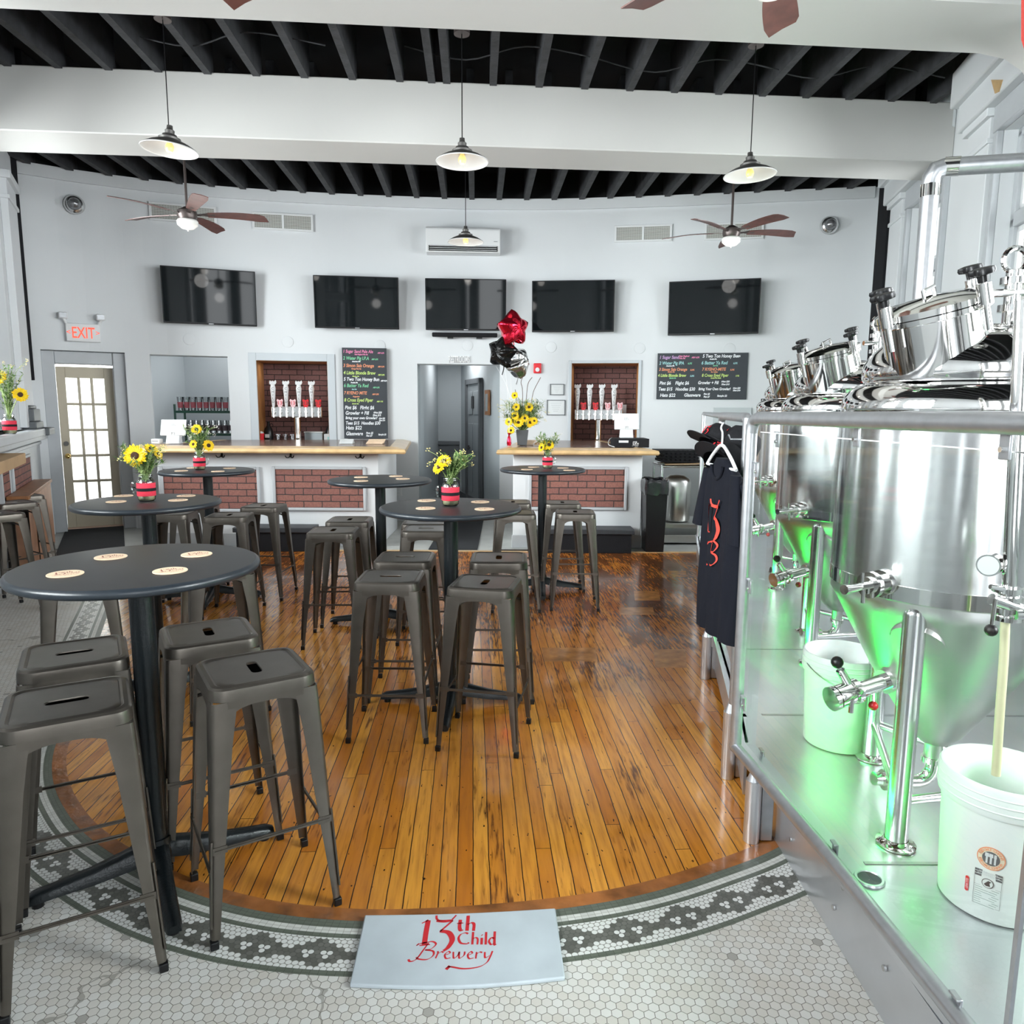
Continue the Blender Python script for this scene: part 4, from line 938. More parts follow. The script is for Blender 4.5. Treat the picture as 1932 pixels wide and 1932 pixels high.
def jar_arr(label, loc, rz, heads, seed, h=.19, spread=.1, n=22, tilt=(0, 0), scale=1, bow=False):
    t = thing('flower_jar', label, 'flower jar', loc, rz, 'mason jar flower arrangements'); t.scale = (scale,)*3
    q = M(); q.lathe([(.001, .002), (.034, .002), (.041, .01), (.043, .03), (.043, .095), (.038, .112), (.032, .118), (.032, .122), (.034, .126), (.032, .13), (.034, .135), (.032, .14), (.030, .14)], 28)
    q.tube(crm([(-.042, 0, .095), (-.062, 0, .095), (-.068, 0, .07), (-.06, 0, .045), (-.042, 0, .04)], 5), .005, 8); q.build('jar', MJAR, t)
    q = M(); q.lathe([(.001, .006), (.036, .006), (.039, .014), (.039, .03), (.001, .03)], 20); q.build('stems_in_water', MWAT, t)
    q = M(); q.lathe([(.0435, .028), (.0448, .03), (.0448, .093), (.0435, .095)], 28); q.build('red_wrap', MRED, t)
    q = M(); q.lathe([(.045, .053), (.0462, .054), (.0462, .068), (.045, .069)], 28)
    if bow:
        for s_ in (-1, 1): leaf(q, (.0*s_, -.046, .062), (s_, -.15, .25), .05, .012); leaf(q, (0, -.046, .06), (s_*.8, -.1, -.3), .045, .008)
    else:
        for s_ in (-1, 1): leaf(q, (-.044, 0, .062), (-1, s_*.3, .4*s_), .05, .01)
    q.build('black_ribbon', MBLKM, t, smooth=0)
    foliage(t, .11, h, spread, n, seed, tilt=tilt)
    for (p, d, r_) in heads:
        q = M(); flower_head(q, p, d, r_); f = q.build('sunflower_head', [MPET, MFCEN], t, smooth=0)
        q = M(); q.tube(crm([(0, 0, .1), (p[0]*.5, p[1]*.5, .1+(p[2]-.1)*.6), (p[0]-d[0]*.01, p[1]-d[1]*.01, p[2]-.005)], 5), .003, 6); q.build('stem', MLEAFL, f)
    return t
jar_arr('flower jar with one big sunflower on the table before the olive door', (at(277, 940, 3.9).x, 3.9, 1.08), R(12), [((-.035, -.03, .235), (-.1, -.85, .15), .062), ((.035, .0, .27), (.4, -.5, .7), .035), ((.06, .03, .24), (.8, -.4, .4), .03)], 1, h=.17, spread=.12, n=30, scale=1.05)
jar_arr('flower jar with three sunflowers on the far left table', (at(377, 885, 5.93).x, 5.93, 1.08), R(180+8), [((.0, .03, .315), (.0, 1, .3), .042), ((.03, .03, .2), (.3, .9, .2), .035), ((-.08, .02, .19), (-.6, .7, .2), .048)], 2, h=.22, spread=.12, n=30, bow=True, scale=1.05)
jar_arr('flower jar with two yellow daisies on the middle table', (at(850, 948, 3.78).x, 3.78, 1.08), 0, [((-.03, -.03, .225), (-.2, -.7, .6), .042), ((-.055, -.01, .195), (-.5, -.6, .5), .042)], 3, h=.15, spread=.10, n=34, tilt=(.35, 0), scale=1.05)
jar_arr('flower jar with a yellow cluster on the far right table', (at(1033, 883, 6.29).x, 6.29, 1.08), R(180), [((.03, .02, .2), (.2, .8, .5), .05), ((-.01, .03, .205), (-.1, .8, .5), .05), ((.055, .03, .18), (.6, .5, .3), .04)], 4, h=.18, spread=.12, n=26, scale=1.0)
pl = TL @ Vector((sL(6.5), .12, 1.34))
jar_arr('tall flower vase on the left window ledge', tuple(pl), 0, [((-.03, -.03, .40), (.2, -.9, .3), .06), ((.11, -.02, .28), (.6, -.6, .1), .055)], 5, h=.38, spread=.13, n=30, scale=1.25)
# large sunflower arrangement in a square planter at the end of the right counter
c = at(985, 838, 8.75); t = thing('flower_planter', 'large sunflower arrangement in a dark square planter on the right counter', 'flower arrangement', (c.x, 8.75, 1.162))
q = M(); q.loft([[(x*s_, y*s_, z) for x, y in ((-1, -1), (1, -1), (1, 1), (-1, 1))] for z, s_ in ((.0, .055), (.18, .075), (.181, .07), (.16, .066))], True, (1, 1)); q.build('planter_pot', mat('slate_pot', (.09, .095, .10), .4), t, bevel=.003)
foliage(t, .16, .36, .27, 120, 11); foliage(t, .15, .2, .24, 60, 13, 'low_foliage')
rnd = random.Random(5); k = 8.75/1368/1.0
for (u, v, r_) in ((971, 746, .035), (974, 768, .038), (998, 768, .045), (972, 784, .04), (990, 789, .04), (960, 796, .04), (978, 797, .05), (1000, 797, .05), (1008, 794, .038), (964, 812, .04)):
    p = at(u, v, 8.62)-Vector((c.x, 8.75, 1.162)); q = M(); flower_head(q, p, (p.x*2.2, -.9, .25), r_*1.3, 20, .27); f = q.build('sunflower_head', [MPET, MFCEN], t, smooth=0)
    q = M(); q.tube([Vector((0, 0, .15)), p*.6+Vector((0, 0, .05)), p+Vector((0, .01, 0))], .004, 5); q.build('stem', MLEAFL, f)
for pts in (((985, 800), (986, 740), (983, 722), (986, 712)), ((990, 800), (994, 740), (997, 722), (1004, 712)), ((995, 800), (1004, 750), (1008, 735), (1020, 712)), ((978, 800), (975, 755), (972, 735))):
    q = M(); q.tube(crm([at(u, v, 8.7+.03*i)-Vector((c.x, 8.75, 1.162)) for i, (u, v) in enumerate(pts)], 5), .004, 5); q.build('curly_twig', MTWIG, t)

# ---- balloons
def star_balloon(name, label, c, r, m_, rot, depth=.13):
    t = thing(name, label, 'balloon', c, 0, 'foil balloons above the right counter'); q = M(); n = 60; K_ = 7
    out = []
    for i in range(n):
        a = 2*PI*i/n+PI/2; ph = ((a-PI/2) % (2*PI/5))/(2*PI/5); tt = abs(ph-.5)*2; out.append((a, r*(.70+.30*tt**1.5)))
    for s_ in (-1, 1):
        rings = []
        for k in range(K_+1):
            f = 1-k/K_; rings.append([(math.cos(a)*rr*max(f, .01), s_*depth*math.sqrt(max(0, 1-f**2.2))*(1+.04*math.sin(a*9+k)), math.sin(a)*rr*max(f, .01)) for a, rr in out])
        q.loft(rings if s_ < 0 else [g[::-1] for g in rings], True, (0, 1))
    o = q.build('foil_star', m_, t, smooth=180); o.rotation_euler = rot
    q = M(); q.tube(crm([(0, 0, -r*.6), (.01, 0, -r*.6-.06), (-.01, .02, -r*.6-.14)], 4), .006, 5); q.build('balloon_neck', m_, t); return t
YB = 8.8
star_balloon('star_balloon', 'red foil star balloon, topmost of the bunch', tuple(at(968, 620, YB)), .225, MBALR, (0, R(-6), R(38)))
star_balloon('star_balloon', 'black foil star balloon at the left of the bunch', tuple(at(949, 664, YB+.05)), .215, MBALB, (0, R(14), R(-35)))
star_balloon('star_balloon', 'silver foil star balloon at the bottom right of the bunch', tuple(at(976, 684, YB+.1)), .20, MBALS, (R(8), R(170), R(62)))
c = at(970, 835, 8.72); t = thing('balloon_weight', 'small red foil balloon weight on the right counter beside the planter', 'balloon weight', (c.x-.06, 8.6, 1.162))
q = M(); q.lathe([(.001, 0), (.022, 0), (.028, .03), (.02, .09), (.008, .12), (.02, .15), (.001, .15)], 12); q.build('foil_wrap', MBALR, t)
for i, u in enumerate((968, 955, 974)):
    q = M(); q.tube(crm([(0, 0, .14), (.02*i-.02, .02, .6), tuple(at((962, 945, 972)[i], 690, 8.85)-Vector((c.x, 8.6, 1.162)))], 6), .001, 4); q.build('balloon_string', MWTXT, t)

# ---- televisions
def face_wall(u, v, off): p = wp(u, v, off); return p, math.atan(wslope(p.x))
def tv(label, u, v, w_=1.13, h_=.665, yaw=None, tilt=4):
    p, an = face_wall(u, v, .16); t = thing('television', label, 'television', p, an if yaw is None else R(yaw), 'wall mounted televisions')
    T = Matrix.Rotation(R(tilt), 4, 'X')
    q = M(); q.b2((-w_/2, -.012, -h_/2), (w_/2, .035, h_/2), 0, T); q.b2((-w_/2+.15, .03, -h_/2+.08), (w_/2-.15, .06, h_/2-.1), 0, T); q.build('tv_case', MBLK, t, bevel=.006)
    q = M(); q.b2((-w_/2+.012, -.0135, -h_/2+.022), (w_/2-.012, -.0125, h_/2-.012), 0, T); q.build('screen', MSCREEN, t)
    q = M(); q.b2((-.03, -.015, -h_/2+.004), (.03, -.0125, -h_/2+.014), 0, T); q.build('tv_badge', MGALV, t)
    q = M(); q.b2((-.25, .06, -.2), (.25, .085, .2)); q.b2((-.06, .08, -.06), (.06, .158, .06)); q.build('wall_bracket', MBLK, t)
tv('leftmost television, above the shelf opening', 396, 560, 1.13, .70, 21)
tv('television above the left tap window, second from left', 673, 571, 1.12, .68)
tv('middle television, above the restrooms hallway', 879, 575, 1.10, .68)
tv('television above the framed certificates, second from right', 1081, 578, 1.12, .68)
tv('rightmost television, above the wide chalkboard', 1346, 580, 1.17, .70, -16)
p, an = face_wall(877, 632, .08); t = thing('soundbar', 'slim black soundbar below the middle television', 'soundbar', p, an)
q = M(); q.b2((-.45, -.04, -.028), (.45, .03, .028)); q.build('speaker_body', MBLKM, t, bevel=.012)
for s_ in (-.2, .2): q = M(); q.b2((s_-.04, -.03, -.05), (s_+.04, .079, -.028)); q.build('mount_bracket', MBLK, t)
# circular blanking plates on the wall
for lab, u, v in (('blank round wall plate below the leftmost television', 357, 640), ('blank round wall plate above the left tap window', 543, 645), ('blank round wall plate right of the tall chalkboard', 717, 652), ('blank round wall plate left of the restrooms letters', 882, 652), ('blank round wall plate beside the balloons', 1040, 655), ('blank round wall plate above the right tap window', 1207, 657), ('blank round wall plate above the wide chalkboard', 1377, 658)):
    p, an = face_wall(u, v, .001); T = Matrix.Translation(p) @ Matrix.Rotation(an, 4, 'Z') @ Matrix.Rotation(PI/2, 4, 'X')
    q = M(); q.lathe([(.075, 0), (.073, .006), (.06, .008), (.001, .008)], 28); o = q.build('wall_plate', MW); o.matrix_world = T; tag(o, lab, 'wall plate', 'round blanking plates')
# ---- exit sign
p, an = face_wall(157, 628, .04); t = thing('exit_sign', 'white EXIT sign with two emergency lamps above the olive door', 'exit sign', p, an); w_ = .185
q = M(); q.b2((-w_, -.03, -.11), (w_, .035, .11)); q.build('sign_box', MWHITE, t, bevel=.01)
txt('EXIT', .19, MEXIT, t, 'exit_letters', face_y(0, -.0315, -.066), 'CENTER', sx=.64, bold=.002)
txt('<', .09, MEXIT, t, 'exit_arrow', face_y(-.155, -.0315, -.03), 'CENTER'); txt('>', .09, MEXIT, t, 'exit_arrow', face_y(.155, -.0315, -.03), 'CENTER')
for s_ in (-1, 1):
    q = M(); q.b2((s_*.2-.05, -.07, .155), (s_*.2+.05, .0, .235)); q.build('emergency_lamp', MWHITE, t, bevel=.015)
    q = M(); q.b2((s_*.2-.04, -.073, .165), (s_*.2+.04, -.069, .225)); q.build('lamp_lens', MGALV, t, bevel=.004)
    q = M(); q.cyl((s_*.17, -.01, .1), (s_*.2, -.03, .165), .018, n=10); q.build('lamp_neck', MWHITE, t)
# ---- restrooms letters
p, an = face_wall(866, 677, .012); t = thing('restrooms_sign', 'white RESTROOMS letters above the hallway opening', 'sign', p, an)
txt('RESTROOMS', .125, MWTXT, t, 'sign_letters', face_y(0, 0, -.05), 'CENTER', ext=.01, sx=.42, bold=.002)
# ---- security dome cameras
for lab, u, v in (('silver dome camera high on the wall at the left', 140, 387), ('silver dome camera high on the wall at the right', 1564, 426)):
    p, an = face_wall(u, v, .002); t = thing('dome_camera', lab, 'security camera', p, an, 'dome security cameras')
    Mx = Matrix.Rotation(PI/2, 4, 'X')
    q = M(); q.lathe([(.11, 0), (.115, .03), (.10, .06), (.075, .075)], 32, T=Mx); q.build('camera_base', MSSB, t)
    q = M(); q.lathe([(.073, .07), (.065, .105), (.045, .13), (.02, .142), (.001, .145)], 24, T=Mx); q.build('camera_dome', mat('smoked_dome', (.25, .25, .26), .1, .6), t)
# ---- air conditioner
p, an = face_wall(874, 455, .12); t = thing('air_conditioner', 'white wall air conditioner above the middle television', 'air conditioner', p, an); w_ = .5
q = M(); pr = [(-.11, -.17), (-.12, -.1), (-.12, .13), (-.09, .16), (.11, .16), (.11, -.17)]
q.loft([[(x, y, z) for y, z in pr] for x in (-w_, w_)]); q.build('ac_housing', MWHITE, t, bevel=.012)
q = M(); q.b2((-w_+.04, -.126, -.155), (w_-.04, -.118, -.085)); q.build('ac_outlet', MBLK, t)
for k in range(3): q = M(); q.b2((-w_+.05, -.14, -.145+.024*k), (w_-.05, -.122, -.14+.024*k)); q.build('ac_louvre', MWHITE, t)
q = M(); q.b2((w_-.09, -.123, -.03), (w_-.04, -.119, -.02)); q.build('ac_badge', MGALV, t)
# ---- wall vents
def vent(lab, u0, u1, v0, v1, closed=()):
    a = wp(u0, (v0+v1)/2, .01); b = wp(u1, (v0+v1)/2, .01); c = (a+b)/2; W_ = (b-a).length; h_ = (wp(u0, v0).z-wp(u0, v1).z); t = thing('air_vent', lab, 'vent', c, math.atan2(b.y-a.y, b.x-a.x), 'wall air vents')
    q = M()
    for x0, x1, z0, z1 in ((-W_/2-.02, W_/2+.02, h_/2-.01, h_/2+.015), (-W_/2-.02, W_/2+.02, -h_/2-.015, -h_/2+.01), (-W_/2-.02, -W_/2+.01, -h_/2, h_/2), (W_/2-.01, W_/2+.02, -h_/2, h_/2), (-.015, .015, -h_/2, h_/2)): q.b2((x0, -.018, z0), (x1, 0, z1))
    q.build('vent_frame', MWHITE, t, bevel=.003)
    q = M(); q.b2((-W_/2, -.003, -h_/2), (W_/2, 0, h_/2)); q.build('vent_backing', mat('vent_dark'+lab[:3]+str(u0), (.33, .33, .30), .6), t)
    q = M(); kk = 10
    for i in range(kk):
        z = -h_/2+h_*(i+.5)/kk; q.box((0, -.008, z), (W_, .014, .006))
    for i in range(24): q.b2((-W_/2+W_*i/24-.002, -.012, -h_/2), (-W_/2+W_*i/24+.002, -.006, h_/2))
    q.build('vent_louvres', mat('vent_louvre'+str(u0), (.60, .60, .57), .5), t)
vent('double wall vent right of the left ceiling fan', 479, 588, 405, 433); vent('wall vent behind the left ceiling fan', 285, 405, 388, 418)
vent('double wall vent left of the right ceiling fan', 1162, 1265, 427, 454); vent('wall vent behind the right ceiling fan', 1332, 1438, 422, 450)
# ---- fire alarm, certificates, light switch, power outlet
p, an = face_wall(1014, 695, .0); t = thing('fire_alarm', 'red fire alarm with round white sounder beside the balloons', 'fire alarm', p, an)
q = M(); q.b2((-.055, -.04, -.07), (.055, 0, .07)); q.build('alarm_body', MREDP, t, bevel=.012)
q = M(); q.lathe([(.03, 0), (.028, .015), (.001, .02)], 20, T=Matrix.Translation((0, -.04, -.02)) @ Matrix.Rotation(PI/2, 4, 'X')); q.build('alarm_sounder', MWHITE, t)
for lab, u, v, w_, h_ in (('upper small framed certificate left of the right tap window', 1051, 735, .2, .155), ('lower larger framed certificate left of the right tap window', 1049, 769, .26, .215)):
    p, an = face_wall(u, v, .0); t = thing('framed_certificate', lab, 'certificate', p, an, 'framed certificates'); q = M()
    for x0, x1, z0, z1 in ((-w_/2, w_/2, h_/2-.01, h_/2), (-w_/2, w_/2, -h_/2, -h_/2+.01), (-w_/2, -w_/2+.01, -h_/2, h_/2), (w_/2-.01, w_/2, -h_/2, h_/2)): q.b2((x0, -.02, z0), (x1, 0, z1))
    q.build('frame', MDARKG, t); q = M(); q.b2((-w_/2, -.01, -h_/2), (w_/2, 0, h_/2)); q.build('certificate_paper', MPAPER, t)
    q = M()
    for i in range(5): q.b2((-w_*.3+.01*i, -.0105, h_*.28-.13*i*h_), (w_*.3-.012*i, -.01, h_*.30-.13*i*h_))
    q.build('printed_lines', mat('grey_print', (.45, .48, .5), .6), t)
for lab, u, v in (('white outlet plate low on the wall left of the hallway', 752, 927), ('white outlet plate behind the big sunflower arrangement', 1015, 774)):
    p, an = face_wall(u, v, .0); t = thing('outlet_plate', lab, 'outlet plate', p, an); q = M(); q.b2((-.045, -.008, -.065), (.045, 0, .065)); q.build('plate', MWHITE, t, bevel=.003)
    q = M(); q.b2((-.018, -.011, .008), (.018, -.008, .04)); q.b2((-.018, -.011, -.04), (.018, -.008, -.008)); q.build('socket_face', MPAPER, t)
p, an = face_wall(1453, 758, .02); t = thing('door_sign', 'small black Employees Only sign above the fence corner', 'sign', p, an)
q = M(); q.b2((-.12, -.01, -.04), (.12, 0, .04)); q.build('sign_plate', MBLK, t); txt('Employees', .045, MWTXT, t, 'sign_lettering', face_y(-.11, -.011, .0)); txt('Only', .045, MWTXT, t, 'sign_lettering', face_y(-.11, -.011, -.033))

# ---- chalkboards
CHC = {'p': (.75, .25, .42), 'g': (.22, .60, .35), 'o': (.78, .32, .18), 'y': (.55, .72, .22), 'w': (.85, .88, .90), 'a': (.35, .62, .62), 'v': (.55, .35, .60)}
CHM = {k: mat('chalk_'+k, c_, .9) for k, c_ in CHC.items()}
def board(lab, corners, lines, off=.03):
    a, b = wp(*corners[0], off), wp(*corners[1], off); c = (a+b)/2; W_ = Vector((b.x-a.x, b.y-a.y)).length; z1 = c.z; z0 = (wp(*corners[2], off).z+wp(*corners[3], off).z)/2; h_ = z1-z0
    t = thing('chalkboard', lab, 'chalkboard', (c.x, c.y, z0), math.atan2(b.y-a.y, b.x-a.x), 'chalkboard beer menus')
    q = M(); q.b2((-W_/2, -.006, 0), (W_/2, .02, h_)); q.build('board_panel', MCHALK, t)
    for (s_, x, y, size, c_, sx_) in lines: txt(s_, size*h_, CHM[c_], t, 'chalk_lettering', face_y(-W_/2+x*W_, -.0075, y*h_), 'LEFT', ext=.0005, shear=.18, bold=.0016, sx=sx_)
L1 = [('1 Sugar Sand Pale Ale', .02, .945, .047, 'p', .80), ('ABV 6.2%', .80, .94, .022, 'p', .8), ('New England Pale Ale', .28, .922, .018, 'p', .9),
 ('2 Water Pig I.P.A', .02, .87, .050, 'g', .8), ('ABV 6.5%', .66, .87, .022, 'g', .8), ('American IPA', .22, .845, .018, 'w', .9),
 ('3 Simon Sais Orange', .02, .79, .050, 'o', .8), ('ABV 5.5%', .8, .79, .022, 'o', .8), ('Orange Pale Ale', .2, .765, .018, 'o', .9),
 ('4 Little Blonde Brew', .02, .71, .052, 'y', .8), ('ABV 5.0%', .8, .70, .022, 'y', .8), ('Blonde Ale', .22, .683, .018, 'y', .9),
 ('5 Two Ton Honey Bun', .02, .64, .052, 'w', .80), ('ABV 8.2%', .86, .635, .022, 'w', .8), ('Double IPA', .18, .613, .018, 'w', .9),
 ('6 Batter Ya Red', .02, .57, .052, 'g', .8), ('ABV 6.5%', .68, .56, .022, 'g', .8), ('Red Ale', .2, .54, .018, 'a', .9),
 ('7 RYENO MITE', .02, .49, .048, 'o', .8), ('ABV 5.5%', .66, .485, .022, 'o', .8), ('Roggenbier', .22, .46, .018, 'o', .9),
 ('8 Cross Eyed Piper', .02, .41, .052, 'y', .78), ('ABV 11%', .76, .405, .022, 'y', .8), ('Scotch Ale', .2, .38, .018, 'y', .9),
 ('Pint $6   Flight $6', .03, .325, .056, 'w', .8), ('Growler + Fill', .04, .265, .056, 'w', .8), ('64oz $20', .68, .28, .03, 'w', .8), ('32oz $15', .66, .25, .03, 'w', .8),
 ('Bring your own Growler?', .04, .215, .042, 'w', .8), ('64oz $20', .8, .218, .022, 'w', .8), ('32oz $10', .8, .195, .022, 'w', .8),
 ('Tees $15  Hoodies $30', .04, .155, .050, 'w', .8), ('Hats $22', .04, .10, .056, 'w', .85), ('Glassware', .04, .035, .056, 'w', .8), ('Pints $5', .5, .05, .03, 'w', .8), ('Fizz $7', .5, .02, .03, 'w', .8), ('Sample $2', .78, .035, .026, 'w', .8)]
board('tall chalkboard beer menu standing between the left tap window and the hallway', [(645, 655), (729, 658), (645, 826), (729, 828)], L1, .05)
L2 = [('1 Sugar Sand', .02, .88, .095, 'v', .85), ('New England', .24, .92, .045, 'p', .9), ('Pale Ale', .24, .875, .045, 'p', .9), ('ABV 6.2%', .38, .89, .045, 'p', .9),
 ('2 Water Pig IPA', .02, .755, .095, 'a', .85), ('6.5%', .34, .76, .05, 'g', .9), ('American IPA', .10, .715, .035, 'w', .9), ('3 Simon Sais Orange', .02, .62, .09, 'o', .8), ('5.5%', .37, .62, .05, 'o', .9), ('Session Ale', .12, .585, .035, 'o', .9),
 ('4 Little Blonde Brew', .01, .49, .09, 'y', .8), ('5.0%', .37, .49, .05, 'a', .9), ('Blonde Ale', .14, .45, .035, 'g', .9),
 ('5 Two Ton Honey Bun', .50, .90, .10, 'w', .82), ('8.2%', .87, .91, .05, 'w', .9), ('Double IPA', .58, .855, .035, 'w', .9), ('6 Batter Ya Red', .49, .755, .10, 'a', .85), ('6.5%', .84, .76, .05, 'a', .9), ('Red Ale', .62, .715, .035, 'g', .9),
 ('7 RYENO-MITE', .50, .62, .09, 'o', .85), ('5.5%', .81, .62, .05, 'o', .9), ('Roggenbier', .6, .58, .035, 'o', .9), ('8 Cross Eyed Piper', .50, .49, .09, 'y', .8), ('11%', .87, .49, .05, 'y', .9), ('Scotch Ale Finish', .6, .45, .035, 'y', .9),
 ('Pint $6    Flight $6', .03, .32, .10, 'w', .85), ('Growler + Fill', .46, .33, .095, 'w', .8), ('64oz $20', .72, .37, .05, 'w', .9), ('32oz $15', .72, .31, .05, 'w', .9),
 ('Tees $15   Hoodies $30', .02, .19, .10, 'w', .80), ('Bring Your Own Growler?', .47, .20, .08, 'w', .78), ('64oz $20', .85, .23, .045, 'w', .9), ('32oz $10', .85, .18, .045, 'w', .9),
 ('Hats $22', .04, .055, .10, 'w', .9), ('Glassware', .31, .06, .10, 'w', .85), ('Pint $5', .53, .10, .05, 'w', .9), ('Fizz $7', .53, .04, .05, 'w', .9), ('Sample $2', .68, .06, .055, 'w', .9)]
board('wide chalkboard beer menu hanging below the rightmost television', [(1241, 666), (1412, 666), (1239, 752), (1408, 755)], L2, .02)

# ---- tap towers
def tap_tower(label, NN, ux, flip=False):
    T, W_, zb, zc = NN; t = thing('tap_tower', label, 'tap tower', T @ Vector((ux, .22, zb+.004)), T.to_euler().z)
    q = M(); q.cyl((0, 0, .0), (0, 0, .34), .045, n=28); q.cyl((0, 0, 0), (0, 0, .01), .07, n=28); q.build('tower_column', MSS, t)
    q = M(); q.b2((-.345, -.055, .34), (.345, .055, .49)); q.build('tower_manifold', MSSB, t, bevel=.012)
    tall = M(); tall.lathe([(.013, 0), (.02, .03), (.034, .22), (.040, .28), (.030, .31), (.032, .33), (.040, .345), (.03, .37), (.001, .372)], 12)
    for i in range(8):
        x = -.301+.086*i
        q = M(); q.cyl((x, -.055, .415), (x, -.10, .415), .028, .02, n=16); q.cyl((x, -.095, .43), (x, -.105, .34), .012, n=10); q.cyl((x, -.09, .43), (x, -.09, .49), .012, n=10); f = q.build('faucet', MSS, t)
        if (i % 2 == 0):
            q = M(); q.lathe([(.013, 0), (.02, .03), (.032, .2), (.038, .27), (.030, .30), (.026, .32)], 14, o=(x, -.09, .47)); hd = q.build('tall_tap_handle', MWHITE, t)
            q = M(); q.plate([(x+a_, b_+.79) for a_, b_ in ((-.04, 0), (-.045, .03), (-.035, .055), (-.02, .04), (0, .05), (.02, .04), (.04, .06), (.05, .03), (.035, 0))], -.10, -.08); q.build('horned_crest', MWHITE, hd)
            for j, ch in enumerate('CHILD'): txt(ch, .045, MINK, hd, 'handle_letter', face_y(x, -.09-.036+.003*j, .72-j*.045), 'CENTER', shear=.1)
        else:
            m_ = MREDP if (i >= 5) != flip else mat('white_red_badge%d' % i, (.85, .55, .58), .5)
            q = M(); q.plate([(x+a_, b_+.48) for a_, b_ in ((-.02, 0), (-.035, .04), (-.03, .07), (-.045, .09), (-.03, .115), (-.012, .10), (.012, .10), (.03, .115), (.045, .09), (.035, .07), (.04, .03), (.02, 0))], -.105, -.085); hd = q.build('badge_tap_handle', m_, t, bevel=.004)
            txt('13', .07, MREDT if m_ != MREDP else MINK, hd, 'handle_letter', face_y(x, -.1065, .515), 'CENTER')
    return t
tap_tower('eight-tap beer tower in the left brick niche, handles fully visible', N1, .02)
tap_tower('eight-tap beer tower in the right brick niche behind the payment terminal', N2, -.08, True)
def place_n(NN, x, y, z=0): T, W_, zb, zc = NN; return T @ Vector((x, y, zb+.004+z))
def growler(label, loc):
    t = thing('growler', label, 'bottle', loc, 0, 'dark glass growlers'); q = M(); q.lathe([(.001, 0), (.06, 0), (.064, .01), (.064, .13), (.05, .18), (.022, .22), (.018, .26), (.022, .265), (.022, .28), (.001, .28)], 20); q.build('bottle_body', MBLK, t)
    q = M(); q.torus((.045, 0, .225), .022, .005, 16, 6, axis='y'); q.build('bottle_handle', MBLK, t); q = M(); q.b2((-.03, -.067, .05), (.03, -.06, .10)); q.build('bottle_label', MPAPER, t)
growler('dark growler bottle behind the red cup in the left niche', place_n(N1, -.40, .42)); growler('dark growler bottle at the right end of the left niche', place_n(N1, .45, .42))
t = thing('plastic_cup', 'red plastic cup holding a white rag in the left niche', 'cup', place_n(N1, -.46, .1)); q = M(); q.lathe([(.001, 0), (.032, 0), (.046, .12), (.044, .12), (.031, .005)], 20); q.build('cup_body', MREDP, t)
q = M(); q.sph((0, 0, .12), .04, 10, 0, (1, 1, .8)); q.build('white_rag', MPAPER, t, smooth=0)
t = thing('storage_box', 'clear storage box of supplies right of the left tap column', 'box', place_n(N1, .24, .42)); q = M(); q.b2((-.13, -.08, 0), (.13, .08, .12)); q.build('box_body', mat('cloudy_plastic', (.45, .5, .52), .3), t, bevel=.01); q = M(); q.b2((-.135, -.085, .12), (.135, .085, .135)); q.build('box_lid', MPAPER, t)
t = thing('storage_box', 'white lidless caddy with label at the right of the left niche', 'box', place_n(N1, .47, .22)); q = M(); q.b2((-.08, -.06, 0), (.08, .06, .11)); q.build('box_body', MPAPER, t, bevel=.01); q = M(); q.b2((-.03, -.062, .02), (.03, -.06, .07)); q.build('box_label', CHM['a'], t)
for i in range(3):
    t = thing('tumbler', 'empty glass tumbler, %s of three by the left tap column' % ('leftmost', 'middle', 'rightmost')[i], 'glass', place_n(N1, -.27+.1*i, .4), 0, 'tumblers in the left niche'); q = M(); q.lathe([(.001, .004), (.03, .004), (.036, .1), (.033, .1)], 16); q.build('glass_body', MPINT, t)
for lab, NN, x in (('steel drip tray under the left beer tower', N1, .1), ('steel drip tray under the right beer tower', N2, -.25)):
    t = thing('drip_tray', lab, 'drip tray', place_n(NN, x, .09), NN[0].to_euler().z); q = M(); q.b2((-.3, -.07, 0), (.3, .07, .022)); q.build('tray', MSSB, t, bevel=.004); q = M()
    for i in range(14): q.b2((-.28+.04*i, -.06, .022), (-.265+.04*i, .06, .025))
    q.build('tray_grill', MSS, t)
t = thing('notice_card', 'small grey notice card propped in the right brick niche', 'card', place_n(N2, .22, .5, .36), N2[0].to_euler().z); q = M(); q.b2((-.1, -.004, 0), (.1, .004, .2)); q.build('card', mat('grey_card', (.5, .5, .52), .5), t)

# ---- payment terminals, cash drawer
def terminal(label, loc, rz, s_=1):
    t = thing('payment_terminal', label, 'payment terminal', loc, rz, 'white tablet payment terminals'); t.scale = (s_,)*3
    q = M(); q.loft([[(x, y, z) for x, y in rs] for z, rs in ((0, [(-.085, -.05), (.085, -.05), (.085, .12), (-.085, .12)]), (.02, [(-.08, -.05), (.08, -.05), (.08, .1), (-.08, .1)]), (.17, [(-.075, .02), (.075, .02), (.075, .05), (-.075, .05)]))]); q.build('terminal_stand', MWHITE, t, bevel=.01)
    T = Matrix.Translation((0, .03, .2)) @ Matrix.Rotation(R(-22), 4, 'X'); q = M(); q.box((0, 0, 0), (.30, .02, .21), 0, T); q.build('tablet_shell', MWHITE, t, bevel=.008, seg=3)
    lg = M(); logo(lg, lambda x, y: tuple(T @ Vector((x-.03, -.0112, y+.02))), .011); lg.build('brewery_logo', mat('grey_logo_'+label[:5], (.35, .35, .36), .6), t)
    q = M()
    for a_, b_, c_, d_ in ((-.018, .018, .106, .109), (-.018, .018, .142, .145), (-.018, -.015, .106, .145), (.015, .018, .106, .145)): q.b2((a_, -.02, c_), (b_, -.005, d_))
    q.build('square_mark', mat('sq_'+label[:5], (.6, .6, .6), .6), t)
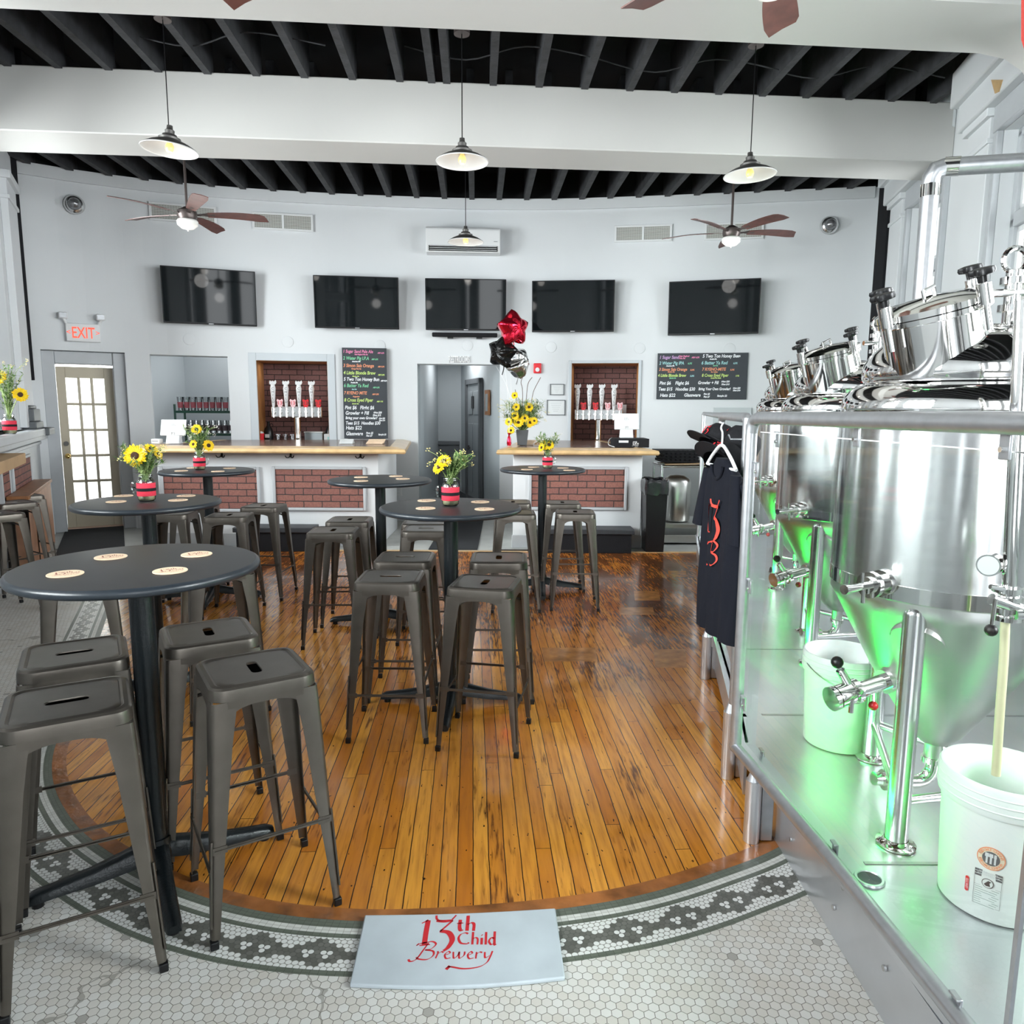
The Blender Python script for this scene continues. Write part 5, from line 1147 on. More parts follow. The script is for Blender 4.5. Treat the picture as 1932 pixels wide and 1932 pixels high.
terminal('white payment terminal on the long counter before the shelf opening', (at(328, 842, 8.6).x, 8.6, 1.16), R(8), .95)
terminal('white payment terminal standing on the black cash drawer of the short counter', (at(1183, 825, 8.5).x, 8.55, 1.262), R(-4), .95)
t = thing('cash_drawer', 'black cash drawer under the payment terminal on the short counter', 'cash drawer', (at(1188, 840, 8.5).x, 8.35, 1.16)); q = M(); q.b2((-.20, 0, 0), (.20, .36, .10)); q.build('drawer_body', MBLKM, t, bevel=.004)
q = M(); q.b2((-.15, -.003, .055), (-.04, 0, .08)); q.build('drawer_label', MPAPER, t); lg = M(); logo(lg, lambda x, y: (x+.01, -.002, y+.035), .013); lg.build('drawer_logo', MWTXT, t)
q = M(); q.tube(crm([(-.19, .3, .1), (-.24, .15, .08), (-.26, .05, .03), (-.2, -.02, .005)], 6), .004, 6); q.build('drawer_cable', MPAPER, t)
t = thing('receipt_cube', 'small white card reader dock left of the long counter terminal', 'card reader', (at(297, 842, 8.6).x, 8.6, 1.16)); q = M(); q.b2((-.05, -.05, 0), (.05, .05, .06)); q.build('dock_body', MWHITE, t, bevel=.01); q = M(); q.b2((-.035, -.052, .03), (.035, -.05, .036)); q.build('card_slot', MGUND, t)
# leaflets and coaster stacks on the counter corners
for i, (u, lab) in enumerate(((655, 'white card stack at the right end of the long counter'), (708, 'fanned coaster stack at the right end of the long counter'), (990, 'pile of coasters beside the planter on the short counter'))):
    t = thing('coaster_stack' if i else 'card_stack', lab, 'coaster stack' if i else 'cards', (at(u, 838, 8.9).x, 8.9, 1.161)); q = M()
    for k in range(5): q.box((.006*k*(i > 0), -.004*k, .006+.011*k), (.2 if i else .16, .14, .009), 0, Matrix.Rotation(.05*k, 4, 'Z'))
    q.build('stack', MCORK if i else MPAPER, t)
t = thing('folded_leaflet', 'brown folded leaflet lying on the short counter behind the flower jar', 'leaflet', (at(1022, 836, 8.9).x, 8.9, 1.161)); q = M(); q.add([(-.1, -.05, .0), (.06, -.08, 0), (.1, .05, .05), (-.04, .06, .05), (-.1, -.05, .003), (.06, -.08, .003), (.1, .05, .053), (-.04, .06, .053)], [(0, 1, 2, 3), (7, 6, 5, 4), (0, 4, 5, 1), (1, 5, 6, 2), (2, 6, 7, 3), (3, 7, 4, 0)]); q.build('leaflet_sheet', MCARD, t)

# ---- glass shelves in the left opening
YS = 10.9
z_a = at(400, 775, YS).z; z_b = at(400, 817, YS).z; z_c = at(400, 842, YS).z-.02
xl = at(340, 790, YS).x; xr = xl+1.25
t = thing('wire_shelving', 'green wire shelving holding glasses in the opening left of the taps', 'shelving unit', (xl, YS, 0))
for sx in (0, xr-xl):
    for sy in (-.16, .16): q = M(); q.cyl((sx, sy, 0), (sx, sy, at(333, 764, YS).z+.01), .016, n=10); q.build('shelf_post', MGREEN, t)
for z in (z_a, z_b, z_c-.1):
    q = M(); q.b2((0, -.18, z-.035), (xr-xl, -.165, z)); q.b2((0, .165, z-.035), (xr-xl, .18, z)); 
    for i in range(26): q.b2((.05*i-.003, -.18, z-.008), (.05*i+.003, .18, z))
    q.build('wire_shelf', MGREEN, t)
def glass_proto(h, r0, r1, printm, grp, name):
    t = thing(name, '', 'glass', group=grp); q = M(); q.lathe([(.001, .006), (r0, .006), (r0, 0), (r1, h), (r1-.002, h), (r0-.003, .008)], 16); q.build('glass_body', MPINT, t)
    q = M(); q.lathe([(r0+(r1-r0)*.2+.0005, h*.2), (r0+(r1-r0)*.62+.0005, h*.62)], 16); q.build('printed_logo', printm, t); return t
gp = glass_proto(.20, .033, .046, mat('red_glass_print', (.42, .10, .12), .5), 'printed pint glasses on the upper shelf', 'pint_glass')
gq = glass_proto(.19, .045, .034, mat('dark_glass_print', (.10, .07, .08), .5), 'printed glasses on the middle shelf', 'pint_glass')
gr = glass_proto(.09, .038, .030, mat('grey_glass_print', (.30, .32, .33), .5), 'small tasting glasses on the lowest shelf', 'tasting_glass')
ords = ['first', 'second', 'third', 'fourth', 'fifth', 'sixth', 'seventh', 'eighth', 'ninth', 'tenth', 'eleventh', 'twelfth']
for g_, z, n_, sp_, sh, nm in ((gp, z_a, 8, .095, 'upper', 'red-printed pint glass'), (gq, z_b, 10, .085, 'middle', 'dark-printed upturned glass'), (gr, z_c-.1, 8, .10, 'lowest', 'small tasting glass')):
    TREE[g_] = kids(g_)
    for i in range(n_):
        lab = '%s on the %s wire shelf, %s from the left in its front row' % (nm, sh, ords[i]); loc = (xl+.06+sp_*i+(0.05 if sh != 'upper' else 0), YS-.1, z+.001)
        if i == 0: g_.location = loc; g_['label'] = lab
        else: dup(g_, loc, 0, lab)

# ---- floor mats, painted plate
def mat_rug(label, poly):
    q = M(); q.prism(poly, .001, .012); tag(q.build('floor_mat', MCARPET, bevel=.003), label, 'mat')
a, b, c, d = atz(128, 990), atz(233, 990), atz(237, 1055), atz(102, 1055)
mat_rug('charcoal entrance mat lying before the olive glazed door', [(a.x, a.y), (b.x, b.y), (c.x, c.y), (d.x, d.y)][::-1])
a, b, c, d = atz(800, 985), atz(893, 985), atz(901, 1037), atz(792, 1037)
mat_rug('charcoal mat running from the wood floor into the restroom hallway', [(-.45, 12.5), (-1.25, 12.5), (d.x, 8.10), (c.x, 8.10)][::-1] if False else [(c.x, 8.10), (c.x-.02, 10.4), (d.x+.1, 12.0), (d.x+.1, 8.10)])
t = thing('threshold_plate', 'painted pale blue plate with red 13th Child Brewery lettering on the floor', 'floor plate', (-.144, 1.945, 0))
TLp, TRp, BLp, BRp = atz(688, 1735), atz(1048, 1722), atz(660, 1865), atz(1066, 1852); o_ = Vector((-.144, 1.945, 0)); poly = []
for i in range(9): f = i/8; p = BLp.lerp(BRp, f); poly.append((p.x-o_.x, p.y-o_.y-.02*math.sin(PI*f)))
for i in range(9): f = i/8; p = TRp.lerp(TLp, f); poly.append((p.x-o_.x, p.y-o_.y-.008*math.sin(PI*f)+.004))
q = M(); q.prism(poly, .001, .014); q.build('plate_body', MPLATE, t, bevel=.004)
lg = M(); k = .044; a = atz(790, 1790)
bx_, by_ = atz(789, 1790), atz(945, 1790)
def pfn(x, y): return (atz(789, 1790).x-o_.x+x, atz(789, 1790).y-o_.y+y-.006, .0146)
logo(lg, pfn, k); lg.build('painted_lettering', MREDT, t, smooth=0)

# ---- pendants and fans
def pendant(label, loc, ztop, tilt=0):
    t = thing('pendant_lamp', label, 'pendant lamp', loc, 0, 'metal shade pendant lamps'); T = Matrix.Rotation(tilt, 4, 'Y'); r = .2
    q = M(); q.lathe([(r, -.055), (r*.98, -.047), (r*.74, -.018), (r*.46, .006), (r*.36, .014)], 48, T=T); q.lathe([(r*.38, .012), (r*.39, .026), (r*.28, .034), (r*.25, .05), (r*.16, .056), (r*.17, .08), (r*.11, .09), (r*.10, .115), (.001, .12)], 28, T=T); q.build('lamp_shade', MGUND, t, smooth=50)
    q = M(); q.lathe([(r*.995, -.056), (r*.97, -.049), (r*.72, -.022), (r*.44, .002), (.001, .004)], 48, T=T); q.torus((0, 0, -.056), r, .004, 48, 6, T=T); q.build('shade_lining', MSHW, t, smooth=50)
    q = M(); q.lathe([(.001, -.075), (.02, -.07), (.03, -.05), (.03, -.03), (.015, .0), (.013, .02)], 18, T=T); q.build('bulb', MBULB, t)
    q = M(); q.cyl((0, 0, .11), (0, 0, ztop-loc[2]), .004, n=6); q.build('cord', MBLK, t)
    q = M(); q.cyl((0, 0, ztop-loc[2]-.025), (0, 0, ztop-loc[2]), .06, n=20); q.build('ceiling_canopy', MFAN, t)
for lab, u, v, y, tl in (('left front pendant lamp, above the left side tables', 320, 268, 5.72, R(4)), ('middle front pendant lamp hanging nearest the centre', 872, 291, 5.9, 0), ('right front pendant lamp, before the right fan', 1415, 317, 6.05, R(-2)), ('small farther pendant lamp before the air conditioner', 878.5, 447, 8.5, 0)):
    p = at(u, v, y); pendant(lab, (p.x, p.y, p.z), ZC, tl)
def fan(label, loc, ztop, Rr, rot, n=5, light=True):
    t = thing('ceiling_fan', label, 'ceiling fan', loc, R(rot), 'five blade ceiling fans')
    q = M(); q.lathe([(.001, -.06), (.085, -.055), (.10, -.02), (.095, .03), (.06, .05), (.03, .07), (.001, .075)], 32); q.build('motor_housing', MFAN, t)
    if light: q = M(); q.lathe([(.095, -.06), (.105, -.075), (.10, -.11), (.06, -.145), (.001, -.155)], 32); q.cyl((0, 0, -.168), (0, 0, -.15), .008, n=8); q.build('light_bowl', MOPAL, t)
    q = M(); q.cyl((0, 0, .06), (0, 0, ztop-loc[2]), .013, n=12); q.build('downrod', MFAN, t)
    q = M(); q.lathe([(.001, 0), (.03, 0), (.06, .05), (.065, .07)], 20, o=(0, 0, ztop-loc[2]-.07)); q.build('fan_canopy', MFAN, t)
    for k_ in range(n):
        T = Matrix.Rotation(2*PI*k_/n, 4, 'Z') @ Matrix.Rotation(R(-13), 4, 'X'); rings = []
        for f in range(9):
            x = .2+(Rr-.2)*f/8; wd = (.045+.03*math.sin(min(f/8, .9)*PI*.6)); wd = wd*(.8 if f == 8 else 1); c_ = .012*math.sin(f/8*PI); sk = .02 if f == 8 else 0
            rings.append([(x-sk, -wd, c_), (x, 0, c_+.004), (x+sk, wd, c_), (x+sk, wd, c_+.006), (x, 0, c_+.012), (x-sk, -wd, c_+.006)])
        q = M(); q.loft(rings, T=T); bl = q.build('fan_blade', MBLADE, t, smooth=50)
        q = M(); q.loft([[(x, -w2, z), (x, w2, z), (x, w2, z+.006), (x, -w2, z+.006)] for x, w2, z in ((.08, .02, -.01), (.15, .015, .0), (.2, .035, .004), (.27, .02, .006))], T=T); q.build('blade_bracket', MFAN, bl)
p = at(353, 404, 7.85); fan('left rear ceiling fan with opal light bowl', tuple(p), ZC, .78, 15)
p = at(1380, 438, 8.5); fan('right rear ceiling fan with opal light bowl', tuple(p), ZC, .76, 8)
fan('near right ceiling fan, only two blade tips in view at the top edge', (.976, 3.007, 3.30), ZC, .62, 67)
fan('near left ceiling fan, one blade tip in view at the top edge', (-1.19, 2.71, 3.31), ZC, .70, 88)

# ---- left wall ledge, box bench
T2 = TL
t = thing('wall_ledge', 'pale wooden drink ledge on a grey bracket along the left wall', 'ledge', TL @ Vector((sL(5.2), 0, 0)), math.atan2(TL[1][0], TL[0][0])-PI)
ox = sL(5.2); sgn = Matrix.Rotation(PI, 4, 'Z') @ Matrix.Diagonal((1, -1, 1, 1)) if False else None
def TLl(x, y, z): return t.matrix_world.inverted() @ (TL @ Vector((x, y, z)))
bpy.context.view_layer.update()
def lbox(x0, x1, y0, y1, z0, z1):
    vs = [tuple(TLl(x, y, z)) for z in (z0, z1) for x, y in ((x0, y0), (x1, y0), (x1, y1), (x0, y1))]
    return M().add(vs, [(3, 2, 1, 0), (4, 5, 6, 7), (0, 1, 5, 4), (1, 2, 6, 5), (2, 3, 7, 6), (3, 0, 4, 7)])
lbox(sL(3.4), sL(6.3), .06, .25, 1.09, 1.18).build('ledge_board', MCARD, t, bevel=.004)
lbox(sL(6.0), sL(6.06), .06, .11, .45, 1.09).build('ledge_bracket', MTRIM, t)
t = thing('box_bench', 'brown wooden box bench against the left wall near the olive door', 'bench', TL @ Vector((sL(7.2), .3, 0))); bpy.context.view_layer.update()
lbox(sL(6.4), sL(7.98), .07, .22, .06, .75).build('bench_body', mat('pinkish_plywood', (.42, .22, .13), .5, var=.2, vscale=8), t, bevel=.006)
lbox(sL(6.4), sL(8.0), .06, .235, .75, .785).build('bench_top', MOAKD, t, bevel=.006)
for y_ in (6.5, 7.9): lbox(sL(y_)-.03, sL(y_)+.03, .1, .16, 0, .06).build('bench_foot', MBLK, t)

# ================================================================== bin, skid, mats
c = at(1232, 1040, 8.0); t = thing('trash_bin', 'tall black trash bin with a black liner beside the short counter', 'trash bin', (1.605, 8.15, 0))
q = M(); q.loft([[(x*a_, y*b_, z) for x, y in ((-1, -1), (1, -1), (1, 1), (-1, 1))] for z, a_, b_ in ((0, .10, .14), (.70, .12, .17), (.76, .125, .175), (.76, .115, .165), (.2, .09, .14))], True, (1, 1)); q.build('bin_body', MBLK, t, bevel=.01)
q = M(); rn = random.Random(3); rings = []
for z, s_ in ((.80, .9), (.82, 1.0), (.79, 1.06), (.72, 1.05), (.66, 1.02)):
    rings.append([(.125*s_*max(-1, min(1, 1.35*math.cos(a)))*(1+rn.uniform(-.05, .05)), .175*s_*max(-1, min(1, 1.35*math.sin(a)))*(1+rn.uniform(-.05, .05)), z+rn.uniform(-.015, .015)) for a in [2*PI*i/36 for i in range(36)]])
q.loft(rings, True, (0, 0)); q.build('bin_liner', mat('glossy_bin_liner', (.012, .012, .014), .22), t, smooth=25)
X0, Y0 = at(1262, 1000, 8.55).x, 8.55
t = thing('pump_skid', 'steel wheeled pump skid with a small tank behind the trash bin', 'brewing equipment', (2.15, Y0, 0))
def sx_(u, v, y=8.55): p = at(u, v, y); return (p.x-2.15, y-Y0, p.z)
q = M(); q.b2((-.42, -.05, .02), (.62, .55, .12)); q.b2((-.44, -.07, .20), (.62, .55, .26)); q.build('skid_base', MSSC, t, bevel=.01)
a = sx_(1278, 985, 8.6); q = M(); q.lathe([(.001, 0), (.155, 0), (.165, .02), (.165, .46), (.15, .50), (.09, .54), (.001, .55)], 32, o=(a[0], .15, .27)); q.build('small_tank', MSSC, t)
for (x, y) in ((-.38, 0), (.08, 0), (.58, 0), (-.38, .5), (.58, .5)): q = M(); q.cyl((x, y, .26), (x, y, .93), .018, n=12); q.build('skid_post', MSSB, t)
q = M(); q.cyl((-.38, 0, .93), (.58, 0, .93), .018); q.cyl((-.38, .5, .93), (.58, .5, .93), .018); q.cyl((-.38, 0, .93), (-.38, .5, .93), .018); q.cyl((.58, 0, .93), (.58, .5, .93), .018); q.build('skid_rail', MSSB, t)
for i in range(4):
    r_ = .22+.03*i; q = M(); q.tube([(.33+.02*i+math.cos(a_)*r_*.75, -.02-.02*i, .60+math.sin(a_)*r_*1.15) for a_ in [R(60+10*k) for k in range(24)]], .013, 8); q.build('coiled_hose', MBLK, t)
for i in range(3): q = M(); q.cyl((.3, .1, .35+.17*i), (.55, .1, .38+.17*i), .014, n=8); q.torus((.42, .05, .38+.17*i), .035, .007, 16, 6, axis='y'); q.build('valve', MSS, t)
q = M(); q.b2((.28, .05, .3), (.5, .35, .42)); q.build('pump_motor', MSSC, t, bevel=.02)
q = M(); q.add([(-.36, -.08, .955), (.1, -.1, .965), (.6, -.05, .97), (.6, .5, .97), (-.3, .5, .96)]+[(-.36, -.08, .962), (.1, -.1, .972), (.6, -.05, .977), (.6, .5, .977), (-.3, .5, .967)], [(4, 3, 2, 1, 0), (5, 6, 7, 8, 9), (0, 1, 6, 5), (1, 2, 7, 6), (2, 3, 8, 7), (3, 4, 9, 8), (4, 0, 5, 9)])
o = q.build('cardboard_sheet', MCARD, None, loc=(2.15, Y0, 0)); tag(o, 'flat cardboard sheet lying across the steel pump skid', 'cardboard')
for i in range(4):
    q = M(); w_ = .46-.02*(i % 2)
    q.b2((-.22+.01*i-.07*(i == 3), -.04, 0), (w_-.24+.01*i, .4, .03)); 
    for k_ in range(12): q.b2((-.22+.055*k_, -.055, .022), (-.19+.055*k_, -.04, .035))
    o = q.build('rubber_mat', MBLKM, loc=(1.98, Y0, .979+.036*i)); tag(o, 'black rubber bar mat on the cardboard, %s in its stack' % ('lowest', 'second from bottom', 'second from top', 'topmost')[i], 'rubber mat', 'stacked rubber mats')

# ================================================================== brewing platform, fence, tanks
ZP = .28
FA = Vector((.885, 2.70, 0)); FN = Vector((.975, 1.15, 0)); FB = Vector((.955, 2.96, 0)); FC = Vector((1.19, 4.15, 0)); FD = Vector((2.0, 8.0, 0))
q = M(); poly = [(.965, -.5), (.95, 1.3), (.925, 2.0), (.885, 2.70), (FB.x, 2.96), (FC.x, 4.15), (1.95, 7.6), (4.02, 7.6), (rx(-.5)-.1, -.5)]
q.prism(poly[::-1], ZP-.02, ZP); t = thing('brewing_platform', 'raised aluminium platform carrying the fermenting tanks', 'platform'); t.location = (0, 0, 0)
q.build('deck_plate', MALU, t)
q = M(); pts = [(FN.x-.01, -.5), (.985, 2.60)]
q.loft([[(x, y, 0.001), (x+.012, y, 0.001), (x+.012, y, ZP-.01), (x, y, ZP-.01)] for x, y in pts]); q.build('side_skirt', MALU, t)
q = M(); q.loft([[(x-.035, y, ZP-.03), (x+.03, y, ZP-.03), (x+.03, y, ZP-.022), (x-.035, y, ZP-.022)] for x, y in pts]); q.build('skirt_flange', MALU, t)
q = M(); q.loft([[(x, y, .06), (x+.012, y, .06), (x+.012, y, ZP), (x, y, ZP)] for x, y in [(.93, 2.72), (.985, 2.96), (FC.x+.02, 4.15), (1.97, 7.6)]]); q.build('rear_skirt', MALU, t)
for y in (1.98, 2.02): pass
for (u, v) in ((1606, 1643), (1600, 1668), (1830, 1905)):
    pass
bol = M()
for y, z in ((2.35, .2), (2.35, .1), (2.0, .1), (1.7, .15), (1.95, .2), (1.5, .12)): 
    x = .985-(2.6-y)*.01; bol.cyl((x, y, z), (x-.006, y, z), .008, n=10)
bol.build('bolt_heads', MSSB, t)
for i, (p, h_) in enumerate(((Vector((.895, 2.50, 0)), .24), (Vector((.945, 2.97, 0)), .30), (Vector((1.16, 4.15, 0)), .26))):
    q = M(); q.cyl(p+Vector((0, 0, .001)), p+Vector((0, 0, h_)), .029, n=24); q.cyl(p+Vector((0, 0, h_)), p+Vector((0, 0, h_+.04)), .025, .012, n=24); q.build('support_foot', MALU, t)
    q = M(); q.b2((p.x+.03, p.y-.01, .004), (p.x+.075, p.y+.03, h_-.02)); q.build('foot_bracket', MGALV, t, bevel=.004)
# deck seams & drain with green glow patches are light, only the seams are built
q = M()
for y in (2.98, 3.85, 1.94): q.b2((1.03+.2*max(0, y-2.7), y, ZP), (2.9, y+.012, ZP+.0025))
q.build('deck_seam', MGALV, t)
d_ = atz(1640, 1660, ZP); q = M(); q.torus((d_.x, d_.y, ZP+.002), .035, .006, 24, 6); q.lathe([(.032, 0), (.001, -.004)], 20, o=(d_.x, d_.y, ZP+.005), mi=1); q.build('floor_drain', [MALU, MDARKG], t)
# fence
f = thing('fence', 'galvanized pipe fence with clear acrylic sheets around the tanks', 'fence', (0, 0, 0)); PR = .019; ZR = 1.553
q = M(); q.cyl(FA+Vector((0, 0, ZP-.02)), FA+Vector((0, 0, ZR-.02)), .0215, n=20); q.build('corner_post', MGALV, f)
q = M(); q.cyl(FB+Vector((0, 0, .34)), FB+Vector((0, 0, ZR)), .0215, n=20); q.build('second_post', MGALV, f)
q = M(); q.cyl(FC+Vector((0, 0, .2)), FC+Vector((0, 0, ZR-.01)), .0215, n=20); q.build('far_post', MGALV, f)
FE = Vector((1.96, 7.5, 0)); q = M(); q.cyl(FE+Vector((0, 0, .2)), FE+Vector((0, 0, ZR)), .0215, n=20); q.build('far_post', MGALV, f)
NE = Vector((.955, -.4, 0)); q = M(); q.tube(crm([FA+Vector((0, 0, ZR-.05)), FA+Vector((.004, -.012, ZR-.01)), FA+Vector((.01, -.05, ZR+.003))], 5)+[Vector((.925, 1.4, ZR+.008)), NE+Vector((0, 0, ZR+.01))], .0225, 20); q.build('top_rail', MGALV, f, smooth=60)
q = M(); q.tube([FB+Vector((0, 0, ZR-.03)), FB+Vector((.003, .012, ZR-.008)), FB+Vector((.012, .06, ZR)), FC+Vector((-.01, -.05, ZR)), FC+Vector((0, 0, ZR-.02))], .0215, 16); q.build('top_rail', MGALV, f, smooth=60)
q = M(); q.cyl(FC+Vector((0, 0, ZR)), FE+Vector((0, 0, ZR)), .018); q.build('top_rail', MGALV, f)
q = M(); q.tube([FA+Vector((0, .01, ZP-.01)), Vector((.93, 2.0, ZP+.012)), Vector((.957, 1.3, ZP+.03)), Vector((.97, -.4, ZP+.04))], .0215, 18); q.sph(FA+Vector((0, .005, ZP-.01)), .024, 14); q.build('bottom_rail', MGALV, f, smooth=60)
NM = Vector((.93, 1.36, 0))
def sheet(a, b, z0, z1, off=(.03, 0)):
    q = M(); A_, B_ = a+Vector((off[0], off[1], 0)), b+Vector((off[0], off[1], 0)); n_ = (B_-A_).normalized(); s_ = Vector((n_.y, -n_.x, 0))*.004
    q.add([tuple(p+Vector((0, 0, z))) for z in (z0, z1) for p in (A_, B_)], [(0, 1, 3, 2)]); q.build('acrylic_sheet', MACR, f, smooth=0)
    q = M(); q.loft([[tuple(p+s_*k_+Vector((0, 0, z1+dz))) for k_, dz in ((0, 0), (.9, 0), (.9, .003), (0, .003))] for p in (A_, B_)]); q.build('sheet_edge', MWHITE, f)
sheet(FA+Vector((.0, -.02, 0)), Vector((.955, 1.245, 0)), ZP+.02, ZR-.05); sheet(FB+Vector((.0, .02, 0)), FC, ZP+.03, ZR-.06)
sheet(Vector((.955, 1.238, 0)), Vector((.96, -.4, 0)), ZP+.02, ZR-.05)
def clip(p, d=(0, 1, 0), z=None):
    q = M(); d = Vector(d); s_ = Vector((d.y, -d.x, 0)); p = Vector(p)
    T = Matrix(((s_.x, d.x, 0, p.x), (s_.y, d.y, 0, p.y), (0, 0, 1, p.z), (0, 0, 0, 1)))
    q.b2((-.022, -.016, -.02), (-.016, .016, .035), 0, T); q.b2((-.03, -.016, .03), (-.016, .016, .036), 0, T); c_ = q.build('fence_clip', MGALV, f, bevel=.002)
    q = M(); q.cyl(T @ Vector((-.022, 0, 0)), T @ Vector((-.030, 0, 0)), .006, n=10); q.build('clip_screw', MSS, c_)
for u, v in ((1462, 828), (1609, 822), (1887, 838)): 
    k_ = (at(u, v, 2).x/2.0); y_ = .93/k_; p = at(u, v, y_); clip((p.x+.03, p.y, p.z-.01))
for u, v in ((1428, 890), (1415, 1110), (1404, 1330)):
    y_ = 2.66; p = at(u, v, y_); clip((p.x+.018, y_, p.z))
for u, v in ((1430, 1430), (1565, 1610), (1790, 1905)):
    d0 = ray(u, v); y_ = (.945)/(d0.x/d0.y); p = at(u, v, y_); clip((p.x+.035, p.y, p.z))
q = M(); NPo = Vector((.93, 1.36, 0)); q.b2((.955, 1.238, ZP), (.963, 1.25, ZR)); q.build('sheet_joint', MGALV, f)

# ---- tanks
def make_tank():
    t = thing('fermenter_tank', '', 'brewing tank'); t['group'] = 'conical stainless fermenters'
    r = .35
    q = M(); q.lathe([(r, .80), (r, 1.30)], 96, mi=0); q.lathe([(r-.005, .75), (r+.002, .755), (r+.002, .80), (r, .80)], 96, mi=1); q.build('tank_wall', [MSSB, MSS], t, smooth=50)
    q = M(); q.lathe([(r, 1.30), (r+.003, 1.31), (r-.003, 1.34), (r-.02, 1.365), (r-.045, 1.38), (r-.06, 1.385), (r-.062, 1.392), (r-.056, 1.40), (r-.053, 1.42), (r-.058, 1.445), (r-.075, 1.475), (r-.105, 1.505), (r-.15, 1.53), (r-.22, 1.553), (.001, 1.568)], 96); q.build('tank_dome', MSS, t, smooth=60)
    q = M(); q.lathe([(r-.004, .755), (r-.004, .725), (r-.02, .70), (.21, .47), (.08, .26), (.045, .225), (.03, .22)], 96); q.cyl((0, 0, .17), (0, 0, .225), .028, n=20); q.build('tank_cone', MSSC, t, smooth=50)
    for a_ in (225, 96, -24):
        c_, s_ = math.cos(R(a_)), math.sin(R(a_)); x, y = .325*c_, .325*s_; q = M(); q.cyl((x, y, .012), (x, y, .72), .0325, n=28); q.sph((x, y, .72), .0325, 16, 0, (1, 1, .8)); lg = q.build('leg', MSSB, t, smooth=60)
        q = M(); q.lathe([(.001, 0), (.055, 0), (.056, .006), (.04, .012), (.034, .02)], 28, o=(x, y, .001)); q.build('foot_flange', MSS, lg)
        q = M(); T = Matrix.Translation((x*.86, y*.86, .63)) @ Matrix.Rotation(R(a_), 4, 'Z') @ Matrix.Rotation(R(-42), 4, 'Y'); q.lathe([(.075, -.004), (.075, .012), (.07, .016), (.001, .018)], 28, T=T); q.build('leg_pad', MSSC, lg)
    P_ = [(.325*math.cos(R(a_)), .325*math.sin(R(a_))) for a_ in (225, 96, -24)]
    for i in range(3): q = M(); a, b = P_[i], P_[(i+1) % 3]; q.cyl((a[0], a[1], .14), (b[0], b[1], .14), .014, n=14); q.build('leg_stretcher', MSSB, t)
    # manway, tilted towards the bar
    T = Matrix.Translation((-.15, -.10, 1.50)) @ Matrix.Rotation(R(-150), 4, 'Z').inverted() @ Matrix.Rotation(R(0), 4, 'X')
    ax = Vector((-.28, -.08, .95)).normalized(); x_ = ax.orthogonal().normalized(); y_ = ax.cross(x_); B_ = Vector((-.145, -.09, 1.462))
    T = Matrix(((x_.x, y_.x, ax.x, B_.x), (x_.y, y_.y, ax.y, B_.y), (x_.z, y_.z, ax.z, B_.z), (0, 0, 0, 1)))
    q = M(); q.lathe([(.140, -.03), (.140, .115), (.150, .118), (.150, .132)], 64, T=T); mw = q.build('manway_collar', MSS, t, smooth=50)
    q = M(); q.lathe([(.150, .135), (.150, .152), (.135, .158), (.10, .172), (.001, .18)], 64, T=T); q.build('manway_lid', MSS, t, smooth=50)
    for k_ in range(4):
        a_ = R(65+90*k_); c_, s_ = math.cos(a_), math.sin(a_); X_, Y_ = .168*c_, .168*s_
        q = M(); q.cyl(T @ Vector((X_, Y_, .06)), T @ Vector((X_, Y_, .21)), .009, n=10); q.cyl(T @ Vector((X_, Y_, .13)), T @ Vector((X_, Y_, .185)), .019, n=14); q.cyl(T @ Vector((X_*.86, Y_*.86, .13)), T @ Vector((X_, Y_, .13)), .014, n=8); cl = q.build('clamp_bolt', MSS, t)
        TT = T @ Matrix.Translation((X_, Y_, .205)); q = M(); n_ = 48; q.loft([[tuple(TT @ Vector((rr*math.cos(2*PI*i/n_)*(1+.13*math.cos(6*2*PI*i/n_)), rr*math.sin(2*PI*i/n_)*(1+.13*math.cos(6*2*PI*i/n_)), z))) for i in range(n_)] for rr, z in ((.012, -.018), (.013, 0), (.028, .003), (.031, .010), (.029, .018), (.018, .021))]); q.build('clamp_knob', MBLK, cl, smooth=50)
    q = M(); q.tube(crm([T @ Vector(p) for p in ((.15, -.05, .05), (.19, -.05, .06), (.20, 0, .07), (.19, .05, .06), (.15, .05, .05))], 5), .006, 8); q.build('manway_hinge', MSS, t)
    q = M(); q.tube([T @ Vector((-.05, 0, .175)), T @ Vector((-.05, 0, .20)), T @ Vector((.05, 0, .20)), T @ Vector((.05, 0, .175))], .005, 8); q.build('lid_handle', MSS, t)
    # sampling tap facing the bar
    def tri(a, b, r_, nm, par, cl=.75):
        a, b = Vector(a), Vector(b); q = M(); q.cyl(a, b, r_, n=18)
        for k_ in (.25, cl): m_ = a.lerp(b, k_); d = (b-a).normalized()*.009; q.cyl(m_-d, m_+d, r_*1.55, n=20)
        return q.build(nm, MSS, par)
    dd = Vector((-.86, -.5, 0)).normalized(); a = dd*.33+Vector((0, 0, .80))
    tri(a, a+dd*.10, .025, 'sample_valve', t, .8); q = M(); q.cyl(a+dd*.10, a+dd*.19, .011, n=14); q.cyl(a+dd*.185, a+dd*.20, .014, n=14); q.cyl(a+dd*.11, a+dd*.11+Vector((0, 0, -.05)), .006, n=8); q.cyl(a+dd*.12+Vector((0, 0, .01)), a+dd*.12+Vector((0, 0, .04)), .005, n=8); q.build('sample_spout', MSS, t)
    # racking arm on the cone
    d2 = Vector((-.95, -.28, -.18)).normalized(); a = Vector((-.16, -.045, .46)); rk = tri(a, a+d2*.20, .025, 'racking_valve', t, .85)
